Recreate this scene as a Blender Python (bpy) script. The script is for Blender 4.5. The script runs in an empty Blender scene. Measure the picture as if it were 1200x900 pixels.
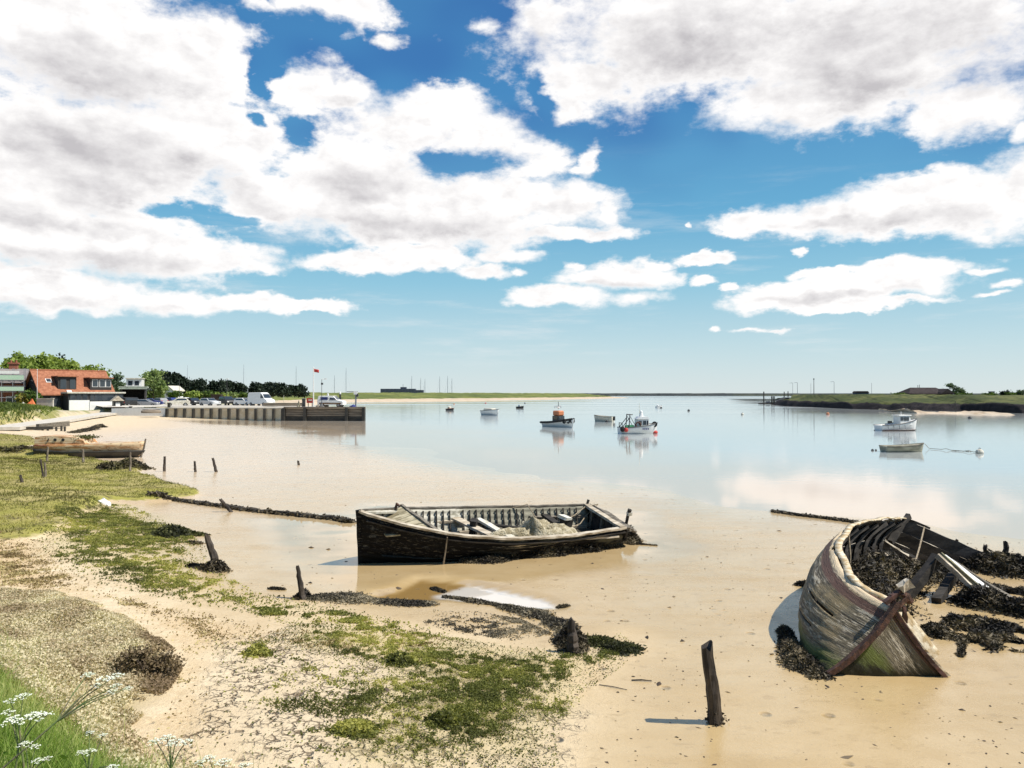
import bpy, math, random
import numpy as np
from mathutils import Vector, Matrix, Euler
R = math.radians
SC = bpy.context.scene
COL = SC.collection
rng = np.random.default_rng(7)
random.seed(7)

# ------------------------------------------------------------------ camera
FPX, CX, CY, HOR = 942.0, 600.0, 450.0, 462.0      # focal length / centre / horizon in photo pixels
CAMZ = 4.0
PITCH = math.atan((HOR - CY) / FPX)
cam_d = bpy.data.cameras.new('camera'); cam = bpy.data.objects.new('camera', cam_d); COL.objects.link(cam)
cam.location = (0, 0, CAMZ); cam.rotation_euler = (R(90) + PITCH, 0, 0)
cam_d.sensor_width = 36; cam_d.lens = FPX / 1200 * 36; cam_d.clip_start = 0.1; cam_d.clip_end = 20000
SC.camera = cam

def ray(px, py):
    u, v = (px - CX) / FPX, (CY - py) / FPX
    c, s = math.cos(PITCH), math.sin(PITCH)
    return np.array((u, c - v * s, s + v * c))
def at(px, py, D):
    "point seen at (px,py) whose depth along y is D"
    d = ray(px, py); k = D / d[1]
    return Vector((d[0] * k, D, CAMZ + d[2] * k))
def on(px, py, z=0.0):
    d = ray(px, py); k = (z - CAMZ) / d[2]
    return Vector((d[0] * k, d[1] * k, z))
def azel(px, py):
    d = ray(px, py); d = d / np.linalg.norm(d)
    return math.atan2(d[0], d[1]), math.asin(d[2])

# ------------------------------------------------------------------ node helper
class G:
    def __init__(s, nt):
        s.nt = nt; nt.nodes.clear()
    def n(s, t, *ins, **kw):
        nd = s.nt.nodes.new(t)
        for k, v in kw.items():
            if k in nd.inputs.keys() and not hasattr(nd, k): s.put(nd.inputs[k], v)
            else: setattr(nd, k, v)
        for i, v in enumerate(ins):
            if v is not None: s.put(nd.inputs[i], v)
        return nd
    def put(s, sock, v):
        if isinstance(v, bpy.types.NodeSocket): s.nt.links.new(v, sock)
        else:
            if isinstance(v, (tuple, list)) and len(v) == 3 and sock.type == 'RGBA': v = (*v, 1)
            sock.default_value = v
    def m(s, op, a, b=None, c=None, clamp=False):
        nd = s.n('ShaderNodeMath', a, b, c, operation=op); nd.use_clamp = clamp; return nd.outputs[0]
    def v(s, op, a, b=None, sc=None):
        nd = s.n('ShaderNodeVectorMath', a, b, operation=op)
        if sc is not None: s.put(nd.inputs[3], sc)
        return nd.outputs[1] if op in ('LENGTH', 'DISTANCE', 'DOT_PRODUCT') else nd.outputs[0]
    def noise(s, vec, scale, detail=4.0, rough=0.55, dist=0.0, col=False, lac=2.0):
        nd = s.n('ShaderNodeTexNoise')
        if vec is not None: s.put(nd.inputs['Vector'], vec)
        s.put(nd.inputs['Scale'], scale); s.put(nd.inputs['Detail'], detail)
        s.put(nd.inputs['Roughness'], rough); s.put(nd.inputs['Distortion'], dist); s.put(nd.inputs['Lacunarity'], lac)
        return nd.outputs['Color'] if col else nd.outputs['Fac']
    def vor(s, vec, scale, feature='F1', rand=1.0):
        nd = s.n('ShaderNodeTexVoronoi', feature=feature)
        s.put(nd.inputs['Vector'], vec); s.put(nd.inputs['Scale'], scale); s.put(nd.inputs['Randomness'], rand)
        return nd.outputs['Distance']
    def ss(s, x, lo, hi, a=0.0, b=1.0):
        nd = s.n('ShaderNodeMapRange', interpolation_type='SMOOTHSTEP')
        for i, q in enumerate((x, lo, hi, a, b)): s.put(nd.inputs[i], q)
        return nd.outputs[0]
    def lin(s, x, lo, hi, a=0.0, b=1.0):
        nd = s.n('ShaderNodeMapRange')
        for i, q in enumerate((x, lo, hi, a, b)): s.put(nd.inputs[i], q)
        return nd.outputs[0]
    def mix(s, f, a, b, bt='MIX'):
        nd = s.n('ShaderNodeMix', data_type='RGBA', blend_type=bt)
        s.put(nd.inputs[0], f); s.put(nd.inputs[6], a); s.put(nd.inputs[7], b); return nd.outputs[2]
    def ramp(s, f, stops):
        nd = s.n('ShaderNodeValToRGB', f); e = nd.color_ramp.elements
        while len(e) < len(stops): e.new(0.5)
        for el, (p, c) in zip(e, stops): el.position = p; el.color = (*c, 1)
        return nd.outputs[0]
    def xyz(s, x, y, z): return s.n('ShaderNodeCombineXYZ', x, y, z).outputs[0]
    def sep(s, v): return s.n('ShaderNodeSeparateXYZ', v).outputs
    def mul(s, v, k): return s.v('MULTIPLY', v, k)
    def attr(s, name, out='Fac'): return s.n('ShaderNodeAttribute', attribute_name=name).outputs[out]
    def obj(s): return s.n('ShaderNodeTexCoord').outputs['Object']
    def geo(s): return s.n('ShaderNodeNewGeometry').outputs['Position']

# ------------------------------------------------------------------ light: sun + sky
SUN_EL, SUN_AZ = R(54), R(101)           # azimuth clockwise from +y (the view); shadows fall to the left
sd = Vector((math.sin(SUN_AZ) * math.cos(SUN_EL), math.cos(SUN_AZ) * math.cos(SUN_EL), math.sin(SUN_EL)))
sun_d = bpy.data.lights.new('sun', 'SUN'); sun = bpy.data.objects.new('sun', sun_d); COL.objects.link(sun)
sun_d.energy = 4.9; sun_d.angle = R(0.53); sun_d.color = (1.0, 0.955, 0.87)
sun.rotation_euler = sd.to_track_quat('Z', 'Y').to_euler()
SC.view_settings.view_transform = 'Standard'; SC.view_settings.look = 'None'
SC.view_settings.gamma = 1; SC.view_settings.use_curve_mapping = False
SC.view_settings.exposure = 0.42
SC.cycles.max_bounces = 6; SC.cycles.diffuse_bounces = 2; SC.cycles.glossy_bounces = 3; SC.cycles.transparent_max_bounces = 6
SC.cycles.use_denoising = True

CLOUDS = [  # cx cy rx ry in photo pixels, read off the photograph
 (90,60,190,92),(215,70,92,62),(20,20,150,80),(90,180,215,78),(235,165,105,52),(40,215,180,50),
 (362,98,50,34),(408,110,36,21),(470,150,85,40),(520,130,70,28),(420,205,125,55),(555,160,60,34),(560,245,125,44),(470,255,165,40),
 (622,187,52,30),(650,240,70,30),(675,272,72,9),(330,235,90,36),
 (70,285,205,46),(210,302,125,30),(50,262,160,30),(60,340,180,24),(220,352,130,16),(330,357,90,9),(20,330,110,26),
 (430,308,85,11),(560,316,36,11),(505,300,52,12),(600,300,40,7),
 (392,8,68,32),(400,30,30,20),(310,38,30,11),(450,47,18,10),(568,28,18,13),(300,4,20,8),
 (820,30,225,92),(1040,55,230,88),(700,95,62,38),(665,130,36,16),(1140,120,90,40),(930,115,110,36),(640,20,48,34),(1196,152,14,14),
 (905,258,72,16),(970,252,100,24),(1060,240,125,36),(1150,232,120,42),(1215,225,90,52),
 (1000,335,130,19),(1060,315,82,16),(920,350,78,13),(1010,356,100,7),(960,318,45,9),
 (720,322,66,19),(655,347,66,14),(745,349,40,7),(770,312,22,6),
 (823,301,40,9),(826,328,15,6),(856,336,10,4),(938,296,10,5),(1182,333,20,5),(1150,318,26,4),(880,387,24,3),(838,387,9,3),(912,388,12,2),
 (690,190,13,19),(712,245,10,24),(676,200,16,6),(808,263,5,3),(676,313,12,5),(610,318,10,4),(1160,345,20,3)]
HOLES = [(345,150,26,20),(310,88,12,34),(345,40,52,26),(300,140,14,10),(548,194,46,14),(520,185,20,8),(215,246,45,8),(262,256,40,7),(300,325,40,8),(640,120,14,30)]
SHADES = [(110,95,130,42),(60,170,150,40),(150,215,150,28),(230,215,80,22),(110,312,170,16),(60,262,110,9),(480,272,130,15),(420,215,60,16),
 (100,356,130,5),(560,200,60,10),(830,50,170,46),(1040,75,200,46),(1000,20,260,40),(740,75,60,36),(720,115,40,12),(1060,258,110,10),(960,262,60,6),
 (1120,90,120,30),(985,347,100,5),(700,333,50,5),(400,120,24,7),(930,40,300,55)]

W = bpy.data.worlds.new('World'); SC.world = W; W.use_nodes = True
def build_world():
    g = G(W.node_tree)
    d = g.v('NORMALIZE', g.n('ShaderNodeTexCoord').outputs['Generated'])
    X, Y, Z = g.sep(d)
    az = g.m('ARCTAN2', X, Y); el = g.m('ARCSINE', Z)
    elc = g.m('MAXIMUM', el, 0.0)
    p0 = g.xyz(az, el, 0.0)
    q = g.xyz(az, g.m('MULTIPLY', el, 1.7), 0.3)
    w1 = g.v('SUBTRACT', g.noise(q, 7.0, 3.0, 0.6, col=True), (0.5, 0.5, 0.5))
    w2 = g.v('SUBTRACT', g.noise(q, 26.0, 4.0, 0.62, col=True), (0.5, 0.5, 0.5))
    p = g.v('ADD', p0, g.v('ADD', g.mul(w1, (0.075, 0.04, 0)), g.mul(w2, (0.034, 0.022, 0))))
    def field(lst, pos):
        cur = None
        for (cx, cy, rx, ry) in lst:
            a0, e0 = azel(cx, cy); a1 = azel(cx - rx, cy)[0]; a2 = azel(cx + rx, cy)[0]; e1 = azel(cx, cy - ry)[1]; e2 = azel(cx, cy + ry)[1]
            ra = abs(a2 - a1) / 2; re = abs(e1 - e2) / 2
            dd = g.v('LENGTH', g.mul(g.v('SUBTRACT', pos, ((a1 + a2) / 2, (e1 + e2) / 2, 0)), (1 / ra, 1 / re, 0)))
            cur = dd if cur is None else g.m('SMOOTH_MIN', cur, dd, 0.18)
        return g.m('SUBTRACT', 1.0, cur)
    BIG = [c for c in CLOUDS if c[2] * c[3] >= 330]; SMALL = [c for c in CLOUDS if c[2] * c[3] < 330]
    f = g.m('MAXIMUM', field(BIG, p), g.m('MULTIPLY', field(SMALL, g.v('ADD', p0, g.mul(w2, (0.030, 0.016, 0)))), 0.55))
    # the rest of the sky, outside the photograph, gets ordinary broken cloud
    gen = g.lin(g.noise(g.mul(q, (1.0, 1.6, 1.0)), 2.6, 5.0, 0.6), 0.46, 0.8, -0.6, 0.9)
    side = g.ss(g.m('ABSOLUTE', az), 0.66, 0.80); up = g.ss(el, 0.50, 0.62)
    out = g.m('MAXIMUM', side, up)
    f = g.m('ADD', g.m('MULTIPLY', f, g.m('SUBTRACT', 1.0, out)), g.m('MULTIPLY', gen, out))
    hol = g.m('ADD', field(HOLES, p), 0.12)
    f = g.m('MINIMUM', f, g.m('MULTIPLY', hol, -0.55))
    fb = g.noise(q, 15.0, 7.0, 0.60)
    fbs = g.noise(g.v('ADD', q, (0.012, 0.020, 0)), 15.0, 6.0, 0.60)
    fine = g.noise(q, 70.0, 4.0, 0.6)
    fup = field(BIG[:42], g.v('ADD', p, (0.010, 0.030, 0)))
    under = g.ss(g.m('SUBTRACT', fup, g.m('MINIMUM', f, 0.9)), 0.0, 0.55)           # nearer the flat base than the top
    dens = g.m('ADD', f, g.m('ADD', g.m('MULTIPLY', g.m('SUBTRACT', fb, 0.5), 1.35), g.m('MULTIPLY', g.m('SUBTRACT', fine, 0.5), 0.42)))
    soft = g.lin(g.noise(q, 6.0, 2.0), 0.35, 0.65, 0.16, 0.54)
    mask = g.ss(dens, -0.20, soft)
    sh = field(SHADES, p)
    n5 = g.m('ADD', g.m('MULTIPLY', g.m('SUBTRACT', fb, 0.5), 1.5), g.m('MULTIPLY', g.m('SUBTRACT', fine, 0.5), 0.25))
    shade = g.ss(g.m('ADD', sh, n5), -0.75, 0.95)
    thick = g.ss(dens, 0.05, 0.75)
    emb = g.m('MULTIPLY', g.m('SUBTRACT', fb, fbs), 1.9)         # sides of the billows away from the sun are a little greyer
    shade = g.m('ADD', g.m('MULTIPLY', shade, 0.66), g.m('MULTIPLY', under, g.lin(fb, 0.35, 0.65, 0.05, 0.55)))
    shade = g.m('SUBTRACT', g.m('MULTIPLY', shade, thick), g.m('MULTIPLY', emb, g.ss(dens, 0.1, 0.5)), clamp=True)
    cloud = g.mix(shade, (1.11, 1.09, 1.08), (0.60, 0.58, 0.60))
    fade = g.ss(el, 0.0, 0.05)
    def clear_sky():
        sky = g.n('ShaderNodeTexSky', sky_type='NISHITA', sun_disc=False, sun_elevation=SUN_EL, sun_rotation=SUN_AZ,
                  altitude=0.0, air_density=1.0, dust_density=0.6, ozone_density=1.4).outputs[0]
        sky = g.mul(sky, (0.1, 0.1, 0.1))
        # deep blue between the big clouds, turquoise lower, pale at the horizon
        grad = g.ramp(elc, [(0.0, (0.78, 0.88, 0.90)), (0.06, (0.58, 0.79, 0.87)), (0.135, (0.31, 0.64, 0.82)), (0.22, (0.14, 0.46, 0.73)), (0.36, (0.06, 0.28, 0.60)), (0.6, (0.05, 0.2, 0.48))])
        sky = g.mix(0.85, sky, grad)
        blue = g.ss(g.noise(q, 4.0, 2.0), 0.42, 0.62)
        deep = g.m('MULTIPLY', g.m('MULTIPLY', blue, g.ss(el, 0.20, 0.34)), 0.42)
        return g.mix(deep, sky, (0.035, 0.12, 0.42))
    sky = clear_sky()
    wisp = g.m('MULTIPLY', g.ss(g.noise(g.mul(q, (1.0, 5.0, 1)), 5.0, 6.0, 0.65), 0.50, 0.78), g.m('MULTIPLY', g.ss(el, 0.02, 0.06), g.ss(el, 0.32, 0.12)))
    skyw = g.mix(g.m('MULTIPLY', wisp, 0.40), sky, (0.95, 0.95, 0.95))
    col = g.mix(g.m('MULTIPLY', mask, fade), skyw, cloud)
    bg = g.n('ShaderNodeBackground', g.mul(col, (CLOUDGAIN,) * 3), 0.1)
    # outside the photographed window: the same clear sky with plain broken cloud (cheap to evaluate)
    gm = g.m('MULTIPLY', g.ss(g.m('ADD', gen, g.m('MULTIPLY', g.m('SUBTRACT', g.noise(q, 15.0, 4.0, 0.6), 0.5), 1.35)), -0.12, 0.3), fade)
    bg2 = g.n('ShaderNodeBackground', g.mul(g.mix(gm, clear_sky(), (0.88, 0.87, 0.87)), (CLOUDGAIN,) * 3), 0.1)
    inside = g.m('MULTIPLY', g.m('LESS_THAN', g.m('ABSOLUTE', az), 0.80), g.m('MULTIPLY', g.m('GREATER_THAN', el, 0.0), g.m('LESS_THAN', el, 0.62)))
    mx = g.n('ShaderNodeMixShader', inside, bg2.outputs[0], bg.outputs[0])
    g.nt.links.new(mx.outputs[0], g.n('ShaderNodeOutputWorld').inputs[0])
CLOUDGAIN = 7.1
build_world()
W.cycles.sampling_method = 'MANUAL'; W.cycles.sample_map_resolution = 512

# ------------------------------------------------------------------ mesh helpers
def tag(o, label=None, cat=None, group=None, kind=None):
    if label: o['label'] = label
    if cat: o['category'] = cat
    if group: o['group'] = group
    if kind: o['kind'] = kind
    return o
def empty(name, loc, rz=0.0, rot=None):
    o = bpy.data.objects.new(name, None); COL.objects.link(o); o.empty_display_size = 0.2
    o.location = loc; o.rotation_euler = rot if rot else (0, 0, rz); return o
def kids(o): return [c for c in bpy.data.objects if c.parent == o]
def copy_tree(o, parent=None):
    c = o.copy(); COL.objects.link(c); c.parent = parent
    for ch in kids(o): copy_tree(ch, c)
    return c
def np_mesh(name, V, F, mat=None, parent=None, smooth=False, attrs=None, uv=None):
    V = np.asarray(V, dtype=np.float32); F = np.asarray(F, dtype=np.int32); k = F.shape[1]
    me = bpy.data.meshes.new(name)
    me.vertices.add(len(V)); me.vertices.foreach_set('co', V.ravel())
    me.loops.add(F.size); me.loops.foreach_set('vertex_index', F.ravel())
    me.polygons.add(len(F)); me.polygons.foreach_set('loop_start', np.arange(0, F.size, k, dtype=np.int32))
    me.polygons.foreach_set('loop_total', np.full(len(F), k, dtype=np.int32))
    if smooth: me.polygons.foreach_set('use_smooth', np.ones(len(F), dtype=bool))
    me.update(calc_edges=True)
    for an, arr in (attrs or {}).items():
        arr = np.asarray(arr, dtype=np.float32)
        if arr.ndim == 1:
            a = me.attributes.new(an, 'FLOAT', 'POINT'); a.data.foreach_set('value', arr)
        else:
            a = me.attributes.new(an, 'FLOAT_COLOR', 'POINT'); c = np.ones((len(V), 4), np.float32); c[:, :3] = arr; a.data.foreach_set('color', c.ravel())
    if mat: me.materials.append(mat)
    o = bpy.data.objects.new(name, me); COL.objects.link(o)
    if parent: o.parent = parent
    return o
class MB:
    "collects primitives into one mesh"
    def __init__(s, origin=(0, 0, 0)): s.v = []; s.f = []; s.o = Vector(origin)
    def add(s, vs, fs):
        b = len(s.v); s.v += [Vector(p) for p in vs]; s.f += [tuple(b + i for i in f) for f in fs]; return s
    def box(s, c, d, rot=None, jit=0.0):
        h = [x / 2 for x in d]; M = (Euler(rot).to_matrix() if rot and not isinstance(rot, Matrix) else rot) if rot is not None else Matrix.Identity(3)
        vs = []
        for z in (-1, 1):
            for (x, y) in ((-1, -1), (1, -1), (1, 1), (-1, 1)):
                p = Vector((x * h[0], y * h[1], z * h[2]))
                if jit: p += Vector((random.uniform(-jit, jit), random.uniform(-jit, jit), random.uniform(-jit, jit)))
                vs.append(Vector(c) + M @ p)
        return s.add(vs, [(3, 2, 1, 0), (4, 5, 6, 7), (0, 1, 5, 4), (1, 2, 6, 5), (2, 3, 7, 6), (3, 0, 4, 7)])
    def beam(s, a, b, w, h, up=(0, 0, 1), jit=0.0, n=1):
        "a board from a to b"
        a, b = Vector(a), Vector(b); t = (b - a).normalized(); u = Vector(up)
        sd_ = t.cross(u)
        if sd_.length < 1e-4: sd_ = t.cross(Vector((0, 1, 0)))
        sd_.normalize(); u = sd_.cross(t).normalized()
        base = len(s.v)
        for i in range(n + 1):
            p = a.lerp(b, i / n)
            for (x, y) in ((-1, -1), (1, -1), (1, 1), (-1, 1)):
                j = Vector((random.uniform(-jit, jit), random.uniform(-jit, jit), random.uniform(-jit, jit))) if jit else Vector((0, 0, 0))
                s.v.append(p + sd_ * x * w / 2 + u * y * h / 2 + j)
        for i in range(n):
            q = base + i * 4
            for k in range(4): s.f.append((q + k, q + (k + 1) % 4, q + 4 + (k + 1) % 4, q + 4 + k))
        s.f.append((base + 3, base + 2, base + 1, base)); q = base + n * 4; s.f.append((q, q + 1, q + 2, q + 3))
        return s
    def tube(s, pts, r, sides=8, caps=True, jit=0.0):
        pts = [Vector(p) for p in pts]; n = len(pts)
        rr = list(r) if hasattr(r, '__len__') else [r] * n
        b = len(s.v); prev = None
        for i, p in enumerate(pts):
            t = (pts[min(i + 1, n - 1)] - pts[max(i - 1, 0)]).normalized()
            if prev is None: a = t.cross(Vector((0, 0, 1)) if abs(t.z) < 0.9 else Vector((1, 0, 0))).normalized()
            else: a = (prev - t * prev.dot(t)).normalized()
            prev = a; c = t.cross(a)
            for k in range(sides):
                th = 2 * math.pi * k / sides; q = rr[i] * (1 + random.uniform(-jit, jit))
                s.v.append(p + a * math.cos(th) * q + c * math.sin(th) * q)
        for i in range(n - 1):
            for k in range(sides):
                k2 = (k + 1) % sides
                s.f.append((b + i * sides + k, b + i * sides + k2, b + (i + 1) * sides + k2, b + (i + 1) * sides + k))
        if caps:
            s.f.append(tuple(b + k for k in reversed(range(sides)))); s.f.append(tuple(b + (n - 1) * sides + k for k in range(sides)))
        return s
    def prism(s, poly, axis_pts):
        "polygon of 3-D points extruded by vector"
        n = len(poly); v = Vector(axis_pts); a = [Vector(p) for p in poly]
        s.add(a + [p + v for p in a], [tuple(reversed(range(n))), tuple(range(n, 2 * n))] + [(i, (i + 1) % n, n + (i + 1) % n, n + i) for i in range(n)])
        return s
    def ball(s, c, r, n=8, m=6, sq=(1, 1, 1), jit=0.0):
        b = len(s.v); c = Vector(c)
        s.v.append(c + Vector((0, 0, r * sq[2])))
        for i in range(1, m):
            ph = math.pi * i / m
            for k in range(n):
                th = 2 * math.pi * k / n; q = r * (1 + random.uniform(-jit, jit))
                s.v.append(c + Vector((q * math.sin(ph) * math.cos(th) * sq[0], q * math.sin(ph) * math.sin(th) * sq[1], q * math.cos(ph) * sq[2])))
        s.v.append(c - Vector((0, 0, r * sq[2]))); e = len(s.v) - 1
        for k in range(n):
            k2 = (k + 1) % n
            s.f.append((b, b + 1 + k, b + 1 + k2))
            for i in range(m - 2):
                p = b + 1 + i * n; s.f.append((p + k, p + n + k, p + n + k2, p + k2))
            p = b + 1 + (m - 2) * n; s.f.append((p + k, e, p + k2))
        return s
    def torus(s, c, R_, r, axis='y', n=14, m=6, M=None):
        b = len(s.v)
        for i in range(n):
            a = 2 * math.pi * i / n
            for k in range(m):
                t = 2 * math.pi * k / m; q = R_ + r * math.cos(t); h = r * math.sin(t)
                p = {'y': (q * math.cos(a), h, q * math.sin(a)), 'x': (h, q * math.cos(a), q * math.sin(a)), 'z': (q * math.cos(a), q * math.sin(a), h)}[axis]
                p = Vector(p); p = M @ p if M else p
                s.v.append(Vector(c) + p)
        for i in range(n):
            for k in range(m):
                s.f.append((b + i * m + k, b + ((i + 1) % n) * m + k, b + ((i + 1) % n) * m + (k + 1) % m, b + i * m + (k + 1) % m))
        return s
    def quadgrid(s, g):
        "g[i][j] points"
        b = len(s.v); n, m = len(g), len(g[0])
        for row in g: s.v += [Vector(p) for p in row]
        for i in range(n - 1):
            for j in range(m - 1): s.f.append((b + i * m + j, b + (i + 1) * m + j, b + (i + 1) * m + j + 1, b + i * m + j + 1))
        return s
    def build(s, name, mat, parent=None, smooth=False, bevel=0.0):
        me = bpy.data.meshes.new(name); me.from_pydata([v - s.o for v in s.v], [], s.f)
        if smooth: me.polygons.foreach_set('use_smooth', np.ones(len(me.polygons), dtype=bool))
        me.materials.append(mat); me.update()
        o = bpy.data.objects.new(name, me); COL.objects.link(o)
        if parent: o.parent = parent
        if bevel:
            bm_ = o.modifiers.new('bevel', 'BEVEL'); bm_.width = bevel; bm_.segments = 1; bm_.limit_method = 'ANGLE'
        return o
def shell(grid, th, mask=None):
    "grid (n,m,3) -> closed sheet of thickness th (verts, faces); mask (n-1,m-1) False = missing plank"
    g = np.asarray(grid, float); n, m = g.shape[:2]
    du = np.gradient(g, axis=0); dv = np.gradient(g, axis=1)
    nn = np.cross(du, dv); nn /= np.maximum(np.linalg.norm(nn, axis=2, keepdims=True), 1e-9)
    th = np.asarray(th) if np.ndim(th) else th
    V = np.concatenate([g.reshape(-1, 3), (g - nn * th).reshape(-1, 3)]); N = n * m
    if mask is None: mask = np.ones((n - 1, m - 1), bool)
    F = []; I = lambda i, j: i * m + j
    for i in range(n - 1):
        for j in range(m - 1):
            if not mask[i, j]: continue
            a, b, c, d = I(i, j), I(i + 1, j), I(i + 1, j + 1), I(i, j + 1)
            F.append((a, b, c, d)); F.append((d + N, c + N, b + N, a + N))
            if i == 0 or not mask[i - 1, j]: F.append((a, d, d + N, a + N))
            if i == n - 2 or not mask[i + 1, j]: F.append((c, b, b + N, c + N))
            if j == 0 or not mask[i, j - 1]: F.append((b, a, a + N, b + N))
            if j == m - 2 or not mask[i, j + 1]: F.append((d, c, c + N, d + N))
    return V, F
# numpy value noise
def _h(ix, iy, seed):
    n = (ix.astype(np.int64) * 374761393 + iy.astype(np.int64) * 668265263 + seed * 974634777) & 0xffffffff
    n = ((n ^ (n >> 13)) * 1274126177) & 0xffffffff
    return ((n ^ (n >> 16)) & 0xffff) / 65535.0
def vnoise(x, y, seed=0):
    ix, iy = np.floor(x), np.floor(y); fx, fy = x - ix, y - iy
    fx = fx * fx * (3 - 2 * fx); fy = fy * fy * (3 - 2 * fy)
    a, b, c, d = _h(ix, iy, seed), _h(ix + 1, iy, seed), _h(ix, iy + 1, seed), _h(ix + 1, iy + 1, seed)
    return (a * (1 - fx) + b * fx) * (1 - fy) + (c * (1 - fx) + d * fx) * fy - 0.5
def fbm(x, y, seed=0, oct=4):
    s, a = 0, 1.0
    for k in range(oct): s = s + a * vnoise(x * 2 ** k, y * 2 ** k, seed + k * 17); a *= 0.5
    return s
def sdist(x, y, poly):
    "signed distance to closed polygon, positive inside"
    P = np.asarray(poly, float)[:, :2]; d2 = np.full(x.shape, 1e18); ins = np.zeros(x.shape, bool)
    for i in range(len(P)):
        ax, ay = P[i]; bx, by = P[(i + 1) % len(P)]; ex, ey = bx - ax, by - ay
        t = np.clip(((x - ax) * ex + (y - ay) * ey) / max(ex * ex + ey * ey, 1e-12), 0, 1)
        d2 = np.minimum(d2, (x - ax - t * ex) ** 2 + (y - ay - t * ey) ** 2)
        if ay != by:
            c = ((ay > y) != (by > y)) & (x < (bx - ax) * (y - ay) / (by - ay) + ax); ins ^= c
    d = np.sqrt(d2); return np.where(ins, d, -d)
def sm(x, lo, hi):
    t = np.clip((x - lo) / (hi - lo), 0, 1); return t * t * (3 - 2 * t)

# ------------------------------------------------------------------ materials
def new_mat(name):
    m = bpy.data.materials.new(name); m.use_nodes = True; g = G(m.node_tree)
    b = g.n('ShaderNodeBsdfPrincipled'); o = g.n('ShaderNodeOutputMaterial'); m.node_tree.links.new(b.outputs[0], o.inputs[0])
    return m, g, b
def bump(g, b, h, strength=0.4, dist=0.02):
    nd = g.n('ShaderNodeBump'); g.put(nd.inputs['Height'], h); g.put(nd.inputs['Strength'], strength); g.put(nd.inputs['Distance'], dist)
    g.nt.links.new(nd.outputs[0], b.inputs['Normal'])
def paint(name, c, c2=None, rough=0.55, scale=6.0, stretch=(1, 1, 1), lo=0.40, hi=0.62, bmp=0.15, spec=0.4, detail=5.0, metal=0.0, bdist=0.01):
    "two tones mixed by stretched noise: weathered paint, wood, metal, plaster"
    m, g, b = new_mat(name)
    p = g.mul(g.obj(), stretch)
    n1 = g.noise(p, scale, detail, 0.62)
    c2 = c2 or tuple(x * 0.72 for x in c)
    col = g.mix(g.ss(n1, lo, hi), c2, c)
    col = g.mix(g.lin(g.noise(p, scale * 6, 3.0), 0.3, 0.7, 0.0, 0.35), col, tuple(x * 0.6 for x in c2))
    g.put(b.inputs['Base Color'], col); g.put(b.inputs['Roughness'], g.lin(n1, 0.3, 0.7, min(rough + 0.12, 1), max(rough - 0.08, 0.02)))
    g.put(b.inputs['Specular IOR Level'], spec); g.put(b.inputs['Metallic'], metal)
    if bmp: bump(g, b, g.noise(p, scale * 3, 4.0), bmp, bdist)
    return m
def leafmat(name, a, b_, c_=None, transl=0.32):
    m, g, b = new_mat(name)
    r = g.attr('rnd'); c_ = c_ or tuple((x + y) / 2 for x, y in zip(a, b_))
    col = g.ramp(r, [(0.0, a), (0.5, c_), (1.0, b_)])
    g.put(b.inputs['Base Color'], col); g.put(b.inputs['Roughness'], 0.65); g.put(b.inputs['Specular IOR Level'], 0.25)
    t = g.n('ShaderNodeBsdfTranslucent', g.mul(col, (1.3, 1.35, 0.8))); mx = g.n('ShaderNodeMixShader', transl, b.outputs[0], t.outputs[0])
    out = [n for n in m.node_tree.nodes if n.type == 'OUTPUT_MATERIAL'][0]; m.node_tree.links.new(mx.outputs[0], out.inputs[0])
    return m
def emissive_free_glass(name, c=(0.03, 0.04, 0.05)):
    m, g, b = new_mat(name); g.put(b.inputs['Base Color'], c); g.put(b.inputs['Roughness'], 0.05); g.put(b.inputs['Specular IOR Level'], 0.7); return m

M = {}
M['glass'] = emissive_free_glass('dark_glass')
M['white'] = paint('white_paint', (0.84, 0.83, 0.80), (0.78, 0.77, 0.73), 0.4, 3)
M['offwhite'] = paint('aged_white_paint', (0.70, 0.67, 0.58), (0.50, 0.46, 0.36), 0.6, 5)
M['black'] = paint('black_paint', (0.018, 0.018, 0.02), (0.035, 0.034, 0.033), 0.45, 4)
M['blackboard'] = paint('tarred_boards', (0.02, 0.018, 0.017), (0.04, 0.034, 0.03), 0.7, 3, (1, 1, 8))
M['rubber'] = paint('rubber', (0.02, 0.02, 0.02), None, 0.8, 8)
M['grey'] = paint('grey_metal', (0.30, 0.31, 0.32), (0.22, 0.22, 0.23), 0.5, 5)
M['darkgrey'] = paint('dark_metal', (0.07, 0.07, 0.075), (0.05, 0.05, 0.05), 0.5, 5)
M['red'] = paint('red_paint', (0.55, 0.045, 0.03), (0.42, 0.04, 0.03), 0.5, 5)
M['orange'] = paint('orange_paint', (0.60, 0.21, 0.09), (0.5, 0.18, 0.08), 0.5, 5)
M['orangered'] = paint('orange_canvas', (0.72, 0.17, 0.04), (0.55, 0.14, 0.05), 0.7, 5)
M['green'] = paint('green_net', (0.08, 0.34, 0.16), (0.06, 0.24, 0.12), 0.8, 9)
M['mint'] = paint('scaffold_net', (0.40, 0.62, 0.42), (0.55, 0.66, 0.52), 0.8, 9)
M['blue'] = paint('blue_paint', (0.03, 0.05, 0.22), (0.02, 0.03, 0.14), 0.5, 6)
M['yellow'] = paint('yellow_paint', (0.75, 0.52, 0.06), None, 0.5, 6)
M['brass'] = paint('brown_stripe', (0.22, 0.12, 0.05), None, 0.5, 6)
M['concrete'] = paint('concrete', (0.52, 0.47, 0.38), (0.42, 0.37, 0.29), 0.85, 1.2, bmp=0.3)
M['paleconcrete'] = paint('pale_concrete', (0.62, 0.57, 0.49), (0.52, 0.47, 0.39), 0.85, 1.0, bmp=0.2)
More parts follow.
